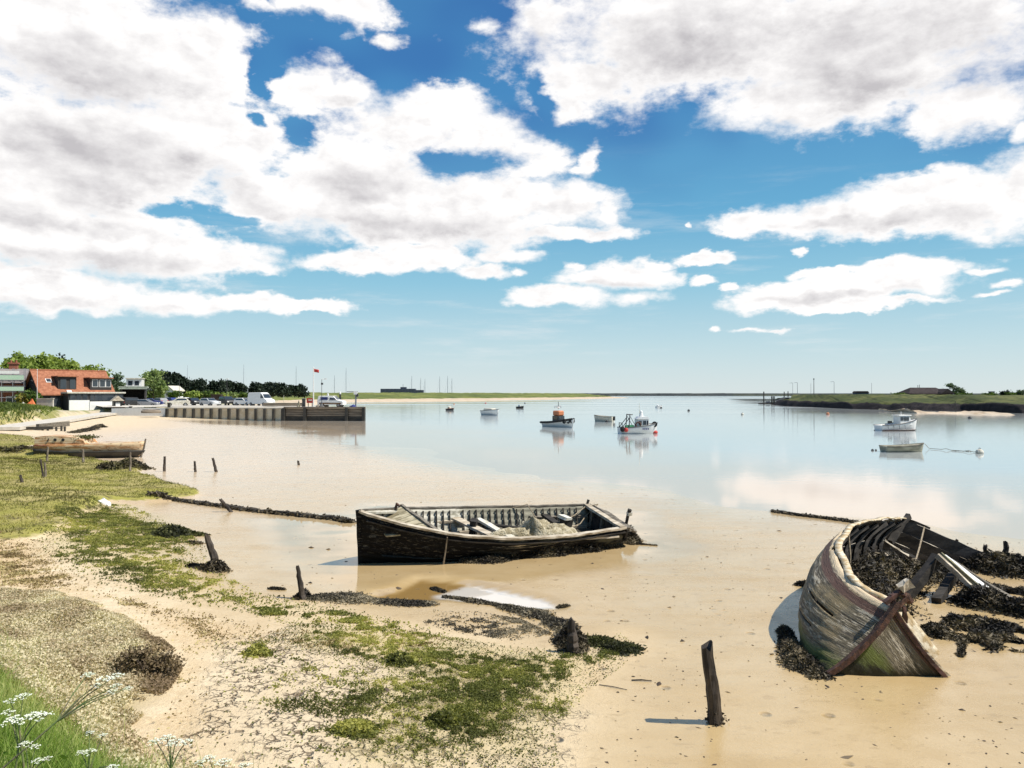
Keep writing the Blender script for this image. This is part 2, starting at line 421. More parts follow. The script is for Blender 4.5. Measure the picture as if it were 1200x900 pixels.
M['timber'] = paint('quay_timber', (0.32, 0.26, 0.19), (0.17, 0.135, 0.10), 0.85, 1.6, (0.25, 1, 4), bmp=0.4)
M['wettimber'] = paint('black_wet_timber', (0.03, 0.027, 0.023), (0.055, 0.05, 0.04), 0.6, 2, bmp=0.4)
M['post'] = paint('weathered_post', (0.085, 0.065, 0.048), (0.028, 0.022, 0.018), 0.8, 9, (1, 1, 0.18), bmp=0.8, bdist=0.02)
M['greypost'] = paint('grey_post', (0.30, 0.25, 0.19), (0.12, 0.095, 0.07), 0.85, 9, (1, 1, 0.2), bmp=0.6)
M['plank'] = paint('bleached_plank', (0.62, 0.54, 0.42), (0.34, 0.28, 0.20), 0.8, 7, (0.2, 1, 1), bmp=0.4)
M['oldwood'] = paint('old_grey_wood', (0.24, 0.21, 0.165), (0.10, 0.085, 0.065), 0.85, 8, (0.2, 1, 1), bmp=0.6)
M['darkwood'] = paint('rotten_dark_wood', (0.050, 0.042, 0.033), (0.020, 0.017, 0.014), 0.75, 7, (0.3, 1, 1), bmp=0.6)
M['rust'] = paint('rusty_iron', (0.13, 0.058, 0.034), (0.055, 0.03, 0.022), 0.8, 14, bmp=0.6)
M['redlead'] = paint('red_lead_paint', (0.13, 0.058, 0.042), (0.07, 0.038, 0.03), 0.7, 8, bmp=0.4)
M['roofred'] = paint('orange_roof_tiles', (0.38, 0.15, 0.075), (0.27, 0.10, 0.05), 0.8, 2.5, bmp=0.3)
M['slate'] = paint('grey_slates', (0.27, 0.235, 0.22), (0.20, 0.18, 0.17), 0.75, 2.0)
M['brick'] = paint('red_brick', (0.36, 0.13, 0.07), (0.27, 0.10, 0.06), 0.85, 6)
M['lead'] = paint('grey_green_roof', (0.34, 0.38, 0.30), (0.26, 0.29, 0.23), 0.6, 2)
M['shed'] = paint('brown_shed_boards', (0.075, 0.052, 0.045), (0.05, 0.036, 0.032), 0.8, 3)
M['shedroof'] = paint('brown_grey_roof', (0.060, 0.046, 0.045), (0.042, 0.033, 0.032), 0.9, 1.5, spec=.15)
M['farbuilding'] = paint('grey_blue_boards', (0.085, 0.10, 0.135), (0.06, 0.07, 0.10), 0.7, 0.5)
M['rope'] = paint('old_rope', (0.40, 0.33, 0.23), (0.22, 0.17, 0.11), 0.9, 30)
M['skin'] = paint('skin', (0.5, 0.3, 0.22), None, 0.6, 6)
M['canvas'] = paint('pale_canvas', (0.58, 0.51, 0.36), (0.30, 0.25, 0.15), 0.85, 7, bmp=1.0, bdist=0.06)
M['umbel'] = paint('white_petals', (0.86, 0.86, 0.78), (0.72, 0.76, 0.55), 0.7, 40, bmp=0)
M['stem'] = paint('purple_green_stem', (0.20, 0.15, 0.10), (0.16, 0.22, 0.07), 0.6, 10, bmp=0)
M['weed'] = leafmat('bladder_wrack', (0.014, 0.012, 0.010), (0.17, 0.135, 0.08), (0.052, 0.042, 0.027), 0.08)
M['weedgrey'] = leafmat('silted_wrack', (0.035, 0.03, 0.024), (0.30, 0.25, 0.165), (0.115, 0.098, 0.066), 0.08)
M['weedgreen'] = leafmat('green_weed', (0.10, 0.14, 0.02), (0.36, 0.38, 0.06), (0.2, 0.25, 0.03), 0.2)
M['moss'] = leafmat('dark_algae', (0.022, 0.024, 0.012), (0.12, 0.12, 0.035), (0.055, 0.058, 0.02), 0.15)
M['tree'] = leafmat('fresh_leaves', (0.10, 0.145, 0.025), (0.38, 0.44, 0.11), (0.22, 0.29, 0.06))
M['treepale'] = leafmat('pale_willow_leaves', (0.11, 0.16, 0.05), (0.36, 0.42, 0.18), (0.21, 0.28, 0.10))
M['treedark'] = leafmat('dark_pine_needles', (0.008, 0.015, 0.010), (0.035, 0.055, 0.028), (0.018, 0.03, 0.017), 0.1)
M['treegrey'] = leafmat('grey_green_leaves', (0.045, 0.07, 0.04), (0.15, 0.20, 0.11), (0.09, 0.13, 0.07))
M['bush'] = leafmat('bush_leaves', (0.03, 0.06, 0.012), (0.13, 0.19, 0.035), (0.07, 0.115, 0.02))
M['gold'] = leafmat('yellow_bush_leaves', (0.10, 0.11, 0.02), (0.38, 0.30, 0.06), (0.22, 0.2, 0.04))
M['trunk'] = paint('bark', (0.12, 0.09, 0.07), None, 0.9, 8)
M['grassblade'] = leafmat('bank_grass', (0.075, 0.145, 0.015), (0.52, 0.52, 0.22), (0.21, 0.31, 0.05), 0.4)
M['marshgrass'] = leafmat('marsh_turf', (0.085, 0.072, 0.024), (0.38, 0.34, 0.105), (0.195, 0.19, 0.05), 0.33)
M['samphire'] = leafmat('sparse_samphire', (0.045, 0.048, 0.014), (0.38, 0.36, 0.09), (0.155, 0.165, 0.038), 0.34)
M['purslane'] = leafmat('sea_purslane', (0.18, 0.115, 0.065), (0.68, 0.60, 0.42), (0.46, 0.365, 0.23), 0.33)
M['litter'] = leafmat('mud_crumbs', (0.02, 0.016, 0.012), (0.20, 0.15, 0.09), (0.07, 0.05, 0.035), 0.0)

def hull_dinghy_mat():
    m, g, b = new_mat('flaking_black_hull'); p = g.obj()
    st = g.mul(p, (0.55, 3.0, 3.2))
    n1 = g.noise(st, 3.2, 7.0, 0.68, 0.3); n2 = g.noise(g.mul(p, (0.35, 2.5, 9.0)), 4.0, 6.0, 0.7)
    wood = g.mix(g.noise(st, 9.0, 4.0), (0.105, 0.11, 0.108), (0.028, 0.030, 0.032))
    col = g.mix(g.ss(n1, 0.555, 0.67), (0.006, 0.006, 0.007), wood)
    n3 = g.noise(g.mul(p, (0.5, 3.0, 12.0)), 5.0, 5.0, 0.7)
    col = g.mix(g.m('MULTIPLY', g.ss(n3, 0.59, 0.64), 0.7), col, (0.19, 0.18, 0.155))
    z = g.sep(p)[2]; x = g.sep(p)[0]
    pale = g.m('MULTIPLY', g.ss(n2, 0.585, 0.63), g.m('MULTIPLY', g.ss(x, 2.6, 3.6), g.ss(x, 6.0, 4.6)))
    col = g.mix(pale, col, (0.48, 0.42, 0.32))
    green = g.m('MULTIPLY', g.ss(g.noise(st, 2.2, 4.0), 0.48, 0.62), g.ss(x, 2.4, 4.5))
    col = g.mix(g.m('MULTIPLY', green, 0.7), col, (0.105, 0.105, 0.078))
    low = g.ss(g.m('ADD', z, g.m('MULTIPLY', g.noise(p, 3.0, 4.0), 0.3)), 0.52, 0.36)   # tar and weed stain along the bottom
    col = g.mix(low, col, (0.010, 0.010, 0.009))
    g.put(b.inputs['Base Color'], col); g.put(b.inputs['Roughness'], g.lin(n1, 0.4, 0.6, 0.6, 0.9)); g.put(b.inputs['Specular IOR Level'], 0.10)
    bump(g, b, g.m('ADD', n1, g.noise(st, 14.0, 4.0)), 0.6, 0.015)
    return m
def inner_dinghy_mat():
    m, g, b = new_mat('peeling_white_lining'); p = g.obj()
    st = g.mul(p, (1.0, 2.0, 2.2)); n1 = g.noise(st, 4.5, 6.0, 0.66)
    x = g.sep(p)[0]
    g.put(b.inputs['Roughness'], 0.8)
    good = g.mix(g.noise(st, 12.0, 4.0), (0.55, 0.52, 0.44), (0.36, 0.33, 0.26))
    worn = g.mix(g.noise(st, 8.0, 4.0), (0.30, 0.28, 0.21), (0.13, 0.12, 0.085))
    k = g.ss(g.m('ADD', n1, g.m('MULTIPLY', g.ss(x, 1.6, 4.4), 0.36)), 0.56, 0.74)
    col = g.mix(k, good, worn)
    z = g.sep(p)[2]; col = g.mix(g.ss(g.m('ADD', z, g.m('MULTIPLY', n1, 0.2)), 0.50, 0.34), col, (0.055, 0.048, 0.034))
    g.put(b.inputs['Base Color'], col); bump(g, b, g.noise(st, 14.0, 4.0), 0.5, 0.012)
    return m
def wreck_mat():
    m, g, b = new_mat('wreck_peeling_hull'); p = g.obj()
    u = g.attr('uu'); s = g.attr('ss')                       # along the hull, and keel (0) to gunwale (1)
    q = g.xyz(g.m('MULTIPLY', u, 7.0), g.m('MULTIPLY', s, 6.0), 0.0)
    q2 = g.xyz(g.m('MULTIPLY', u, 5.5), g.m('MULTIPLY', s, 5.5), 0.0); n1 = g.noise(q2, 1.7, 9.0, 0.72); n2 = g.noise(g.mul(q2, (1.0, 1.8, 1)), 6.5, 7.0, 0.68); n3 = g.noise(q, 2.2, 5.0, 0.65)
    col = g.mix(g.ss(n2, 0.36, 0.62), (0.105, 0.085, 0.052), (0.225, 0.185, 0.12))
    pale = g.ss(g.m('ADD', n1, g.m('MULTIPLY', g.m('SUBTRACT', n2, 0.5), 0.75)), 0.53, 0.59)
    col = g.mix(g.m('MULTIPLY', pale, g.ss(g.m('ADD', s, g.m('MULTIPLY', n2, 0.3)), 0.45, 0.75)), col, (0.50, 0.435, 0.325))
    strk = g.m('MULTIPLY', g.ss(g.noise(g.xyz(g.m('MULTIPLY', u, 3.0), g.m('MULTIPLY', s, 14.0), 2.0), 1.6, 5.0, 0.6), 0.52, 0.60), 0.75)
    col = g.mix(strk, col, (0.085, 0.07, 0.055))
    fr = g.m('FRACT', g.m('MULTIPLY', g.m('SUBTRACT', 1.0, s), 11.0)); seam = g.m('MULTIPLY', g.m('MAXIMUM', g.ss(fr, 0.07, 0.02), g.ss(fr, 0.94, 0.985)), g.lin(n1, 0.35, 0.6, 0.45, 1.0))
    col = g.mix(g.m('MULTIPLY', seam, 0.85), col, (0.03, 0.025, 0.02))
    ambr = g.m('MULTIPLY', g.ss(g.noise(p, 1.7, 4.0), 0.5, 0.65), 0.6); col = g.mix(ambr, col, (0.27, 0.20, 0.10))
    # green slime then black weed stain toward the keel
    sl = g.m('ADD', s, g.m('MULTIPLY', g.m('SUBTRACT', n1, 0.5), 0.35))
    col = g.mix(g.m('MULTIPLY', g.ss(sl, 0.40, 0.24), 0.85), col, g.mix(n2, (0.06, 0.085, 0.012), (0.17, 0.20, 0.03)))
    col = g.mix(g.ss(sl, 0.20, 0.06), col, (0.018, 0.018, 0.012))
    edge = g.m('ADD', s, g.m('MULTIPLY', g.m('SUBTRACT', n2, 0.5), 0.05))
    band = g.m('MULTIPLY', g.ss(edge, 0.845, 0.865), g.ss(edge, 0.95, 0.93))
    col = g.mix(g.m('MULTIPLY', band, 0.92), col, g.mix(n2, (0.14, 0.068, 0.05), (0.075, 0.045, 0.036)))
    col = g.mix(g.ss(edge, 0.94, 0.965), col, g.mix(n2, (0.72, 0.60, 0.42), (0.50, 0.37, 0.22)))
    zt = g.m('ADD', g.sep(p)[2], g.m('MULTIPLY', g.m('SUBTRACT', n1, 0.5), 0.75))          # darker low down, edge broken by noise
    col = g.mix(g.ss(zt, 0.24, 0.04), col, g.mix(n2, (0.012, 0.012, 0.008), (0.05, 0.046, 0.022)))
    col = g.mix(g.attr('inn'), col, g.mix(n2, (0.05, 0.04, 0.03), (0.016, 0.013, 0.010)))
    g.put(b.inputs['Base Color'], col); g.put(b.inputs['Roughness'], 0.75); g.put(b.inputs['Specular IOR Level'], 0.3)
    bump(g, b, g.m('ADD', g.m('MULTIPLY', pale, 0.3), g.m('ADD', n2, g.m('MULTIPLY', strk, -0.6))), 0.6, 0.02)
    return m
def houseboat_mat():
    m, g, b = new_mat('orange_bare_hull'); p = g.obj()
    st = g.mul(p, (0.3, 1, 2.2)); n1 = g.noise(st, 2.2, 6.0, 0.66); n2 = g.noise(p, 7.0, 5.0)
    col = g.mix(g.ss(n1, 0.42, 0.56), (0.42, 0.20, 0.075), (0.64, 0.50, 0.32))
    col = g.mix(g.m('MULTIPLY', g.ss(n2, 0.54, 0.66), 0.7), col, (0.20, 0.11, 0.06))
    g.put(b.inputs['Base Color'], col); g.put(b.inputs['Roughness'], 0.8); bump(g, b, n2, 0.4, 0.02); return m
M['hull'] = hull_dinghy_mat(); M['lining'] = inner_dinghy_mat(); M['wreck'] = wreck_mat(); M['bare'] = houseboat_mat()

# ------------------------------------------------------------------ terrain
def wpoly(px, z=0.15): return [tuple(on(x, y, z))[:2] for x, y in px]
WL = wpoly([(306, 497), (345, 497.5), (385, 503), (420, 510), (470, 521), (560, 539), (640, 552), (760, 569), (860, 583), (960, 597), (1080, 611), (1200, 627)], 0.0)
WATER = WL + [(30, 15), (60, 10), (400, -20), (6000, 0), (6000, 7000), (-4000, 7000), (-300, 700), (-120, 400), (-70, 180), (-45, 135), (-45, 118)]
BEACH = [(-300, 30), (-50.5, 74), (-52, 92), (-58, 108), (-62, 120), (-55, 123.5), (-54, 140), (-60, 170), (-100, 420), (-300, 420)]
UPLAND = [(-400, 60), (-50.5, 73), (-53.5, 86), (-57, 97), (-61.5, 110), (-66, 124), (-67.5, 130), (-54, 128), (-27, 123.5), (-25, 130), (-58, 160), (-70, 185), (-105, 330), (-100, 430), (-400, 500)]
BANK = [(-60, 62), (-30, 33), (-14, 18), (-7.45, 11.7), (-4.6, 8.7), (-3.4, 7.6), (-2.3, 7.1), (0, 6.4), (6, 5.4), (15, 3.5), (60, -8), (60, -80), (-90, -80)]
UPPER = wpoly([(0, 545), (60, 575), (120, 620), (170, 690), (250, 735), (320, 790), (330, 905)], 0.2) + [(-2, 5), (-12, 8), (-20, 18)]
DENSE = wpoly([(-120, 520), (0, 527), (45, 529), (120, 537), (163, 542), (167, 551), (195, 557), (232, 570), (228, 577), (180, 581), (118, 585), (104, 596), (70, 612), (60, 628), (30, 636), (-150, 640)], 0.3)
DENSE2 = wpoly([(-120, 503), (0, 510), (46, 511), (46, 530), (0, 531), (-120, 525)], 0.45)
SPARSE1 = wpoly([(70, 604), (104, 592), (150, 590), (205, 612), (238, 632), (252, 668), (298, 690), (330, 700), (310, 722), (235, 716), (160, 702), (95, 690), (50, 655), (40, 630)], 0.2)
SPARSE2 = wpoly([(300, 765), (345, 735), (450, 735), (530, 746), (600, 757), (690, 763), (725, 740), (752, 757), (722, 785), (690, 806), (655, 850), (655, 905), (430, 905), (400, 850), (420, 790)], 0.12)
BITS = wpoly([(250, 700), (330, 700), (480, 728), (540, 745), (340, 742), (300, 730)], 0.12)
CRACK = wpoly([(245, 765), (330, 745), (450, 770), (560, 800), (650, 830), (640, 905), (200, 925), (255, 850)], 0.15)
PURS = wpoly([(-60, 690), (60, 693), (125, 712), (175, 740), (205, 763), (214, 785), (200, 808), (160, 850), (140, 862), (60, 808), (-60, 755)], 0.35)
DRY = wpoly([(-100, 632), (40, 640), (95, 690), (170, 708), (300, 730), (330, 745), (240, 770), (260, 905), (150, 905), (205, 815), (215, 780), (190, 750), (120, 708), (-100, 690)], 0.3)
POOL1 = wpoly([(440, 699), (470, 692), (492, 680), (520, 681), (550, 686), (530, 698), (500, 703), (450, 704)], 0.05)
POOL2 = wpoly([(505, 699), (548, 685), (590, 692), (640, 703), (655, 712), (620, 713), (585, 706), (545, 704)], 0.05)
FILM = wpoly([(300, 610), (420, 600), (430, 590), (760, 600), (800, 640), (740, 660), (620, 680), (560, 690), (470, 698), (390, 690), (330, 660)], 0.05)

GMOUND = [(-51.5, 78), (-55, 91), (-59.5, 103), (-63.5, 112), (-68, 121), (-71, 127), (-76, 130), (-105, 133), (-110, 75)]
def H(x, y):
    x = np.asarray(x, float); y = np.asarray(y, float)
    d = -sdist(x, y, WATER)
    n = fbm(x * 0.05, y * 0.12, 3, 3)
    z = np.where(d > 0, 0.0045 * np.minimum(d, 40) + 0.002 * np.maximum(d - 40, 0), np.maximum(0.012 * d, -0.7))
    z = z + n * 0.035 * sm(d, -25, 6)
    near = np.hypot(x, y) < 70
    z = z + np.where(near, 0.018 * fbm(x * 0.6, y * 0.6, 9, 3) * sm(d, 1, 8), 0)
    b = np.clip(1 + sdist(x, y, BEACH) / 24.0, 0, 1); z = np.maximum(z, z + 0.55 * b ** 1.6)
    s = sdist(x, y, UPLAND); land = 1.15 + 0.75 * sm(x, -76, -58) + 0.9 * sm(-x, 62, 100) * sm(y, 150, 75)
    z = np.maximum(z, (land + 0.15 * fbm(x * 0.1, y * 0.1, 5, 3) * sm(s, 2, 8)) * sm(s, -1.2, 1.6))
    z = z + 0.95 * sm(sdist(x, y, GMOUND), -1.5, 6.0)
    z = z + 0.26 * sm(sdist(x, y, UPPER), -3.0, 1.5)
    nn = 0.5 * fbm(x * 0.35, y * 0.35, 21, 3); mm = fbm(x * 1.3, y * 1.3, 23, 3)
    z = z + (0.20 + 0.12 * mm) * sm(sdist(x, y, DENSE) + nn * 1.6, -0.15, 0.35)
    z = z + 0.22 * sm(sdist(x, y, DENSE2) + nn, -0.3, 0.6)
    z = z + (0.035 + 0.05 * mm) * sm(sdist(x, y, SPARSE1) + nn * 2, -0.4, 0.8)
    z = z + (0.03 + 0.05 * mm) * sm(sdist(x, y, SPARSE2) + nn * 1.2, -0.3, 0.6)
    z = z + (0.03 + 0.06 * mm) * sm(sdist(x, y, PURS) + nn * 0.8, -0.3, 0.5)
    s = sdist(x, y, BANK); z = z + np.clip(0.40 * (s + 0.35 * np.sqrt(np.maximum(0, 1)) * 0), 0, None) * (s > 0)
    z = np.minimum(z, 2.3 + 0.05 * mm + 10 * (y > 60))
    for P in (POOL1, POOL2): z = np.where(near, z * (1 - sm(sdist(x, y, P), -0.35, 0.05)) + 0.02 * sm(sdist(x, y, P), -0.35, 0.05), z)
    return z
def Hs(x, y): return float(H(np.array([x]), np.array([y]))[0])
def gp(px, py, lift=0.0):
    "ground point seen at a photo pixel"
    z = 0.1
    for _ in range(12):
        p = on(px, py, z); z = 0.5 * z + 0.5 * Hs(p.x, p.y)
    p = on(px, py, z); return Vector((p.x, p.y, Hs(p.x, p.y) + lift))

def build_ground():
    th = np.radians(np.concatenate([np.arange(-180, -42, 3.0), np.arange(-42, 42, 0.17), np.arange(42, 180, 3.0)]))
    r = [0.6]
    while r[-1] < 7000: r.append(r[-1] * (1.0125 if r[-1] < 170 else 1.05))
    r = np.array(r); nt, nr = len(th), len(r)
    x = (r[:, None] * np.sin(th)[None]).ravel(); y = (r[:, None] * np.cos(th)[None]).ravel()
    z = H(x, y)
    V = np.stack([x, y, z], 1); V = np.vstack([V, [0, 0, 2.3]])
    i, j = np.meshgrid(np.arange(nr - 1), np.arange(nt), indexing='ij'); j2 = (j + 1) % nt
    F = np.stack([i * nt + j, i * nt + j2, (i + 1) * nt + j2, (i + 1) * nt + j], -1).reshape(-1, 4)
    c = len(V) - 1; jj = np.arange(nt)
    F = np.vstack([F, np.stack([np.full(nt, c), np.full(nt, c), (jj + 1) % nt, jj], -1)[:0]])
    nn = 0.5 * fbm(x * 0.35, y * 0.35, 21, 3)
    S = lambda P, a, b, k=1.6: sm(sdist(x, y, P) + nn * k, a, b)
    dw = -sdist(x, y, WATER)
    z0 = np.zeros_like(x)
    dense = np.maximum(S(DENSE, -0.3, 0.5), S(DENSE2, -0.3, 0.8)); dense = np.maximum(dense, S(GMOUND, -1.5, 1.0, 3)); upl = S(UPLAND, -0.5, 2.0, 3)
    A = np.stack([dense, np.maximum(np.maximum(S(SPARSE1, -0.9, 1.6, 2.5), S(SPARSE2, -0.6, 1.1, 1.6)), 0.45 * S(BITS, -0.5, 0.5)), S(PURS, -0.15, 0.3, .8)], 1)
    film = np.maximum(np.maximum(S(POOL1, -0.06, 0.06, 0.15), S(POOL2, -0.06, 0.06, 0.15)), 0.92 * S(FILM, -0.8, 0.6, 1.4))
    film = np.maximum(film, 0.85 * sm(dw, 5 + 0.05 * np.hypot(x, y), 0.2))
    upper = sm(sdist(x, y, UPPER), -2.0, 1.5)
    wet = (1 - 0.75 * sm(sdist(x, y, BEACH), -17, -4)) * (1 - upper) * (1 - np.maximum(S(SPARSE2, -1.0, 0.8), S(CRACK, -1.2, 0.5)) * 0.75) * (1 - 0.8 * S(BITS, -1, 1))
    B = np.stack([S(DRY, -0.5, 0.6), S(CRACK, -0.7, 0.5), film], 1)
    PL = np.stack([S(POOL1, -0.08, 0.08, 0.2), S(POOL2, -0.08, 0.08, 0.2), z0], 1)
    C = np.stack([sm(sdist(x, y, BANK), -0.15, 0.5), wet, upl], 1)
    e = lambda a: np.vstack([a, np.zeros((1, 3))])
    m, g, b = new_mat('estuary_mud'); pos = g.geo()
    a_ = g.sep(g.attr('A', 'Color')); b_ = g.sep(g.attr('B', 'Color')); c_ = g.sep(g.attr('C', 'Color'))
    n1 = g.noise(pos, 0.35, 5.0, 0.6); n2 = g.noise(pos, 2.2, 6.0, 0.62); n3 = g.noise(pos, 14.0, 5.0, 0.65); n4 = g.noise(pos, 55.0, 3.0, 0.6)
    far = g.ss(g.v('LENGTH', pos), 25.0, 60.0)
    wetc = g.mix(g.ss(n1, 0.35, 0.65), (0.425, 0.295, 0.135), (0.49, 0.36, 0.19))
    wetc = g.mix(g.lin(n2, 0.3, 0.7, 0.0, 0.4), wetc, (0.34, 0.225, 0.085))
    stk = g.noise(g.mul(pos, (0.22, 1.1, 1.0)), 1.3, 5.0, 0.6)
    wetc = g.mix(g.lin(stk, 0.35, 0.65, 0.0, 0.45), wetc, (0.52, 0.385, 0.205))
    wetc = g.mix(g.ss(g.v('LENGTH', pos), 13.0, 50.0), wetc, (0.575, 0.445, 0.30))  # distant mud tinted paler and pinker, painting in grazing sky reflection
    dim = g.m('MULTIPLY', g.ss(g.vor(g.mul(pos, (1.0, 1.0, 0.0)), 1.7), 0.16, 0.05), g.ss(g.noise(pos, 0.8, 3.0), 0.44, 0.54))
    pl_ = g.sep(g.attr('PL', 'Color')); wetc = g.mix(pl_[0], wetc, (0.27, 0.165, 0.055)); wetc = g.mix(g.m('MULTIPLY', pl_[1], 0.9), wetc, (0.56, 0.525, 0.47))  # pale colour of the second pool paints in bright cloud reflection
    dryc = g.mix(g.ss(n2, 0.36, 0.64), (0.56, 0.44, 0.28), (0.66, 0.545, 0.375))
    dryc = g.mix(g.m('MULTIPLY', g.ss(n3, 0.55, 0.72), 0.5), dryc, (0.36, 0.26, 0.15))
    col = g.mix(c_[1], dryc, wetc)
    mot = g.m('MULTIPLY', g.ss(g.noise(g.mul(pos, (1.0, 1.6, 1.0)), 3.2, 6.0, 0.7), 0.54, 0.68), 0.42); col = g.mix(g.m('MULTIPLY', mot, g.m('SUBTRACT', 1.0, b_[2])), col, (0.30, 0.205, 0.095))
    col = g.mix(g.m('MULTIPLY', dim, 0.5), col, (0.22, 0.15, 0.075))
    speck = g.m('MULTIPLY', g.ss(n3, 0.64, 0.71), g.ss(n1, 0.45, 0.6)); col = g.mix(g.m('MULTIPLY', speck, 0.55), col, (0.16, 0.12, 0.075))
    # trodden dry path
    dp = g.mix(g.ss(n3, 0.38, 0.62), (0.46, 0.32, 0.165), (0.60, 0.46, 0.28)); dp = g.mix(g.ss(n2, 0.58, 0.72), dp, (0.70, 0.60, 0.44))
    col = g.mix(g.m('MULTIPLY', b_[0], 0.9), col, dp)
    # desiccation cracks
    wv = g.v('ADD', pos, g.mul(g.v('SUBTRACT', g.noise(pos, 3.0, 4.0, 0.6, col=True), (0.5, 0.5, 0.5)), (0.22, 0.22, 0.0)))
    wv = g.mul(wv, (1, 0.8, 0))
    e1 = g.vor(wv, 7.5, 'DISTANCE_TO_EDGE'); e2 = g.vor(g.v('ADD', wv, (3, 7, 0)), 15.0, 'DISTANCE_TO_EDGE')
    brk = g.m('MULTIPLY', g.m('MULTIPLY', g.ss(n2, 0.38, 0.55), g.ss(g.noise(pos, 6.0, 3.0), 0.42, 0.54)), g.ss(b_[1], 0.15, 0.75))
    ck = g.m('MULTIPLY', g.ss(e1, 0.085, 0.03), brk)
    ck2 = g.m('MULTIPLY', g.ss(e2, 0.075, 0.02), g.m('MULTIPLY', g.ss(n3, 0.45, 0.55), g.m('MULTIPLY', brk, 0.6)))
    ck = g.m('MAXIMUM', ck, ck2)
    col = g.mix(g.m('MULTIPLY', b_[1], 0.5), col, g.mix(n2, (0.60, 0.50, 0.35), (0.50, 0.39, 0.25)))
    col = g.mix(g.m('MULTIPLY', ck, 0.9), col, (0.12, 0.08, 0.045))
    # algae and low plants
    sp = g.ss(g.m('ADD', g.m('ADD', g.m('MULTIPLY', n2, 0.7), g.m('MULTIPLY', n3, 0.5)), g.m('MULTIPLY', g.m('SUBTRACT', a_[1], 1.0), 0.45)), 0.54, 0.70)
    gcol = g.mix(g.ss(n3, 0.35, 0.65), (0.22, 0.18, 0.07), (0.33, 0.27, 0.12))
    col = g.mix(g.m('MULTIPLY', g.ss(g.m('ADD', a_[1], g.m('SUBTRACT', n2, 0.5)), 0.2, 0.8), 0.45), col, (0.42, 0.34, 0.15))
    col = g.mix(g.m('MULTIPLY', sp, 0.75), col, gcol)
    dn = g.ss(g.m('ADD', a_[0], g.m('MULTIPLY', g.m('SUBTRACT', n2, 0.5), 1.0)), 0.35, 0.62)
    dcol = g.mix(g.ss(n1, 0.42, 0.58), (0.27, 0.25, 0.06), (0.34, 0.285, 0.115)); dcol = g.mix(g.ss(n2, 0.5, 0.66), dcol, (0.12, 0.10, 0.045))
    col = g.mix(dn, col, dcol)
    col = g.mix(a_[2], col, g.mix(n3, (0.34, 0.27, 0.15), (0.48, 0.40, 0.25)))
    col = g.mix(c_[0], col, g.mix(n2, (0.10, 0.12, 0.03), (0.20, 0.19, 0.06)))
    upc = g.mix(g.ss(n1, 0.44, 0.56), (0.36, 0.32, 0.22), (0.17, 0.19, 0.05)); col = g.mix(c_[2], col, upc)
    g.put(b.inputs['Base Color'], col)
    veg = g.m('MAXIMUM', g.m('MAXIMUM', sp, dn), g.m('MAXIMUM', a_[2], c_[0]))
    wetk = g.m('MULTIPLY', c_[1], g.m('SUBTRACT', 1.0, veg))
    rough = g.m('ADD', g.lin(wetk, 0.0, 1.0, 0.9, 0.245), g.m('ADD', g.m('MULTIPLY', g.m('SUBTRACT', n2, 0.5), 0.25), g.m('MULTIPLY', g.m('SUBTRACT', stk, 0.5), -0.35)))
    rough = g.m('SUBTRACT', rough, g.m('MULTIPLY', b_[2], 0.27)); rough = g.m('MAXIMUM', rough, 0.03)
    g.put(b.inputs['Roughness'], rough); g.put(b.inputs['Specular IOR Level'], g.lin(wetk, 0, 1, 0.12, 0.80)); g.put(b.inputs['IOR'], 1.48)
    dry = g.m('SUBTRACT', 1.0, g.m('MULTIPLY', b_[2], 0.97), clamp=True)
    hgt = g.m('ADD', g.m('ADD', g.m('MULTIPLY', n3, 0.5), g.m('MULTIPLY', n4, 0.22)), g.m('MULTIPLY', n2, 0.8))
    hgt = g.m('SUBTRACT', hgt, g.m('MULTIPLY', ck, 1.2)); hgt = g.m('ADD', hgt, g.m('ADD', g.m('MULTIPLY', sp, 0.6), g.m('MULTIPLY', dim, -2.5)))
    soft = g.lin(c_[1], 0.0, 1.0, 1.0, 0.20)
    bump(g, b, g.m('MULTIPLY', hgt, g.m('MULTIPLY', dry, soft)), 0.85, 0.05)
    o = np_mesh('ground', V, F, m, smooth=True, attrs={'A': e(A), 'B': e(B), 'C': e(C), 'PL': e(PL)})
    tag(o, kind='structure')
    return o
GROUND = build_ground()

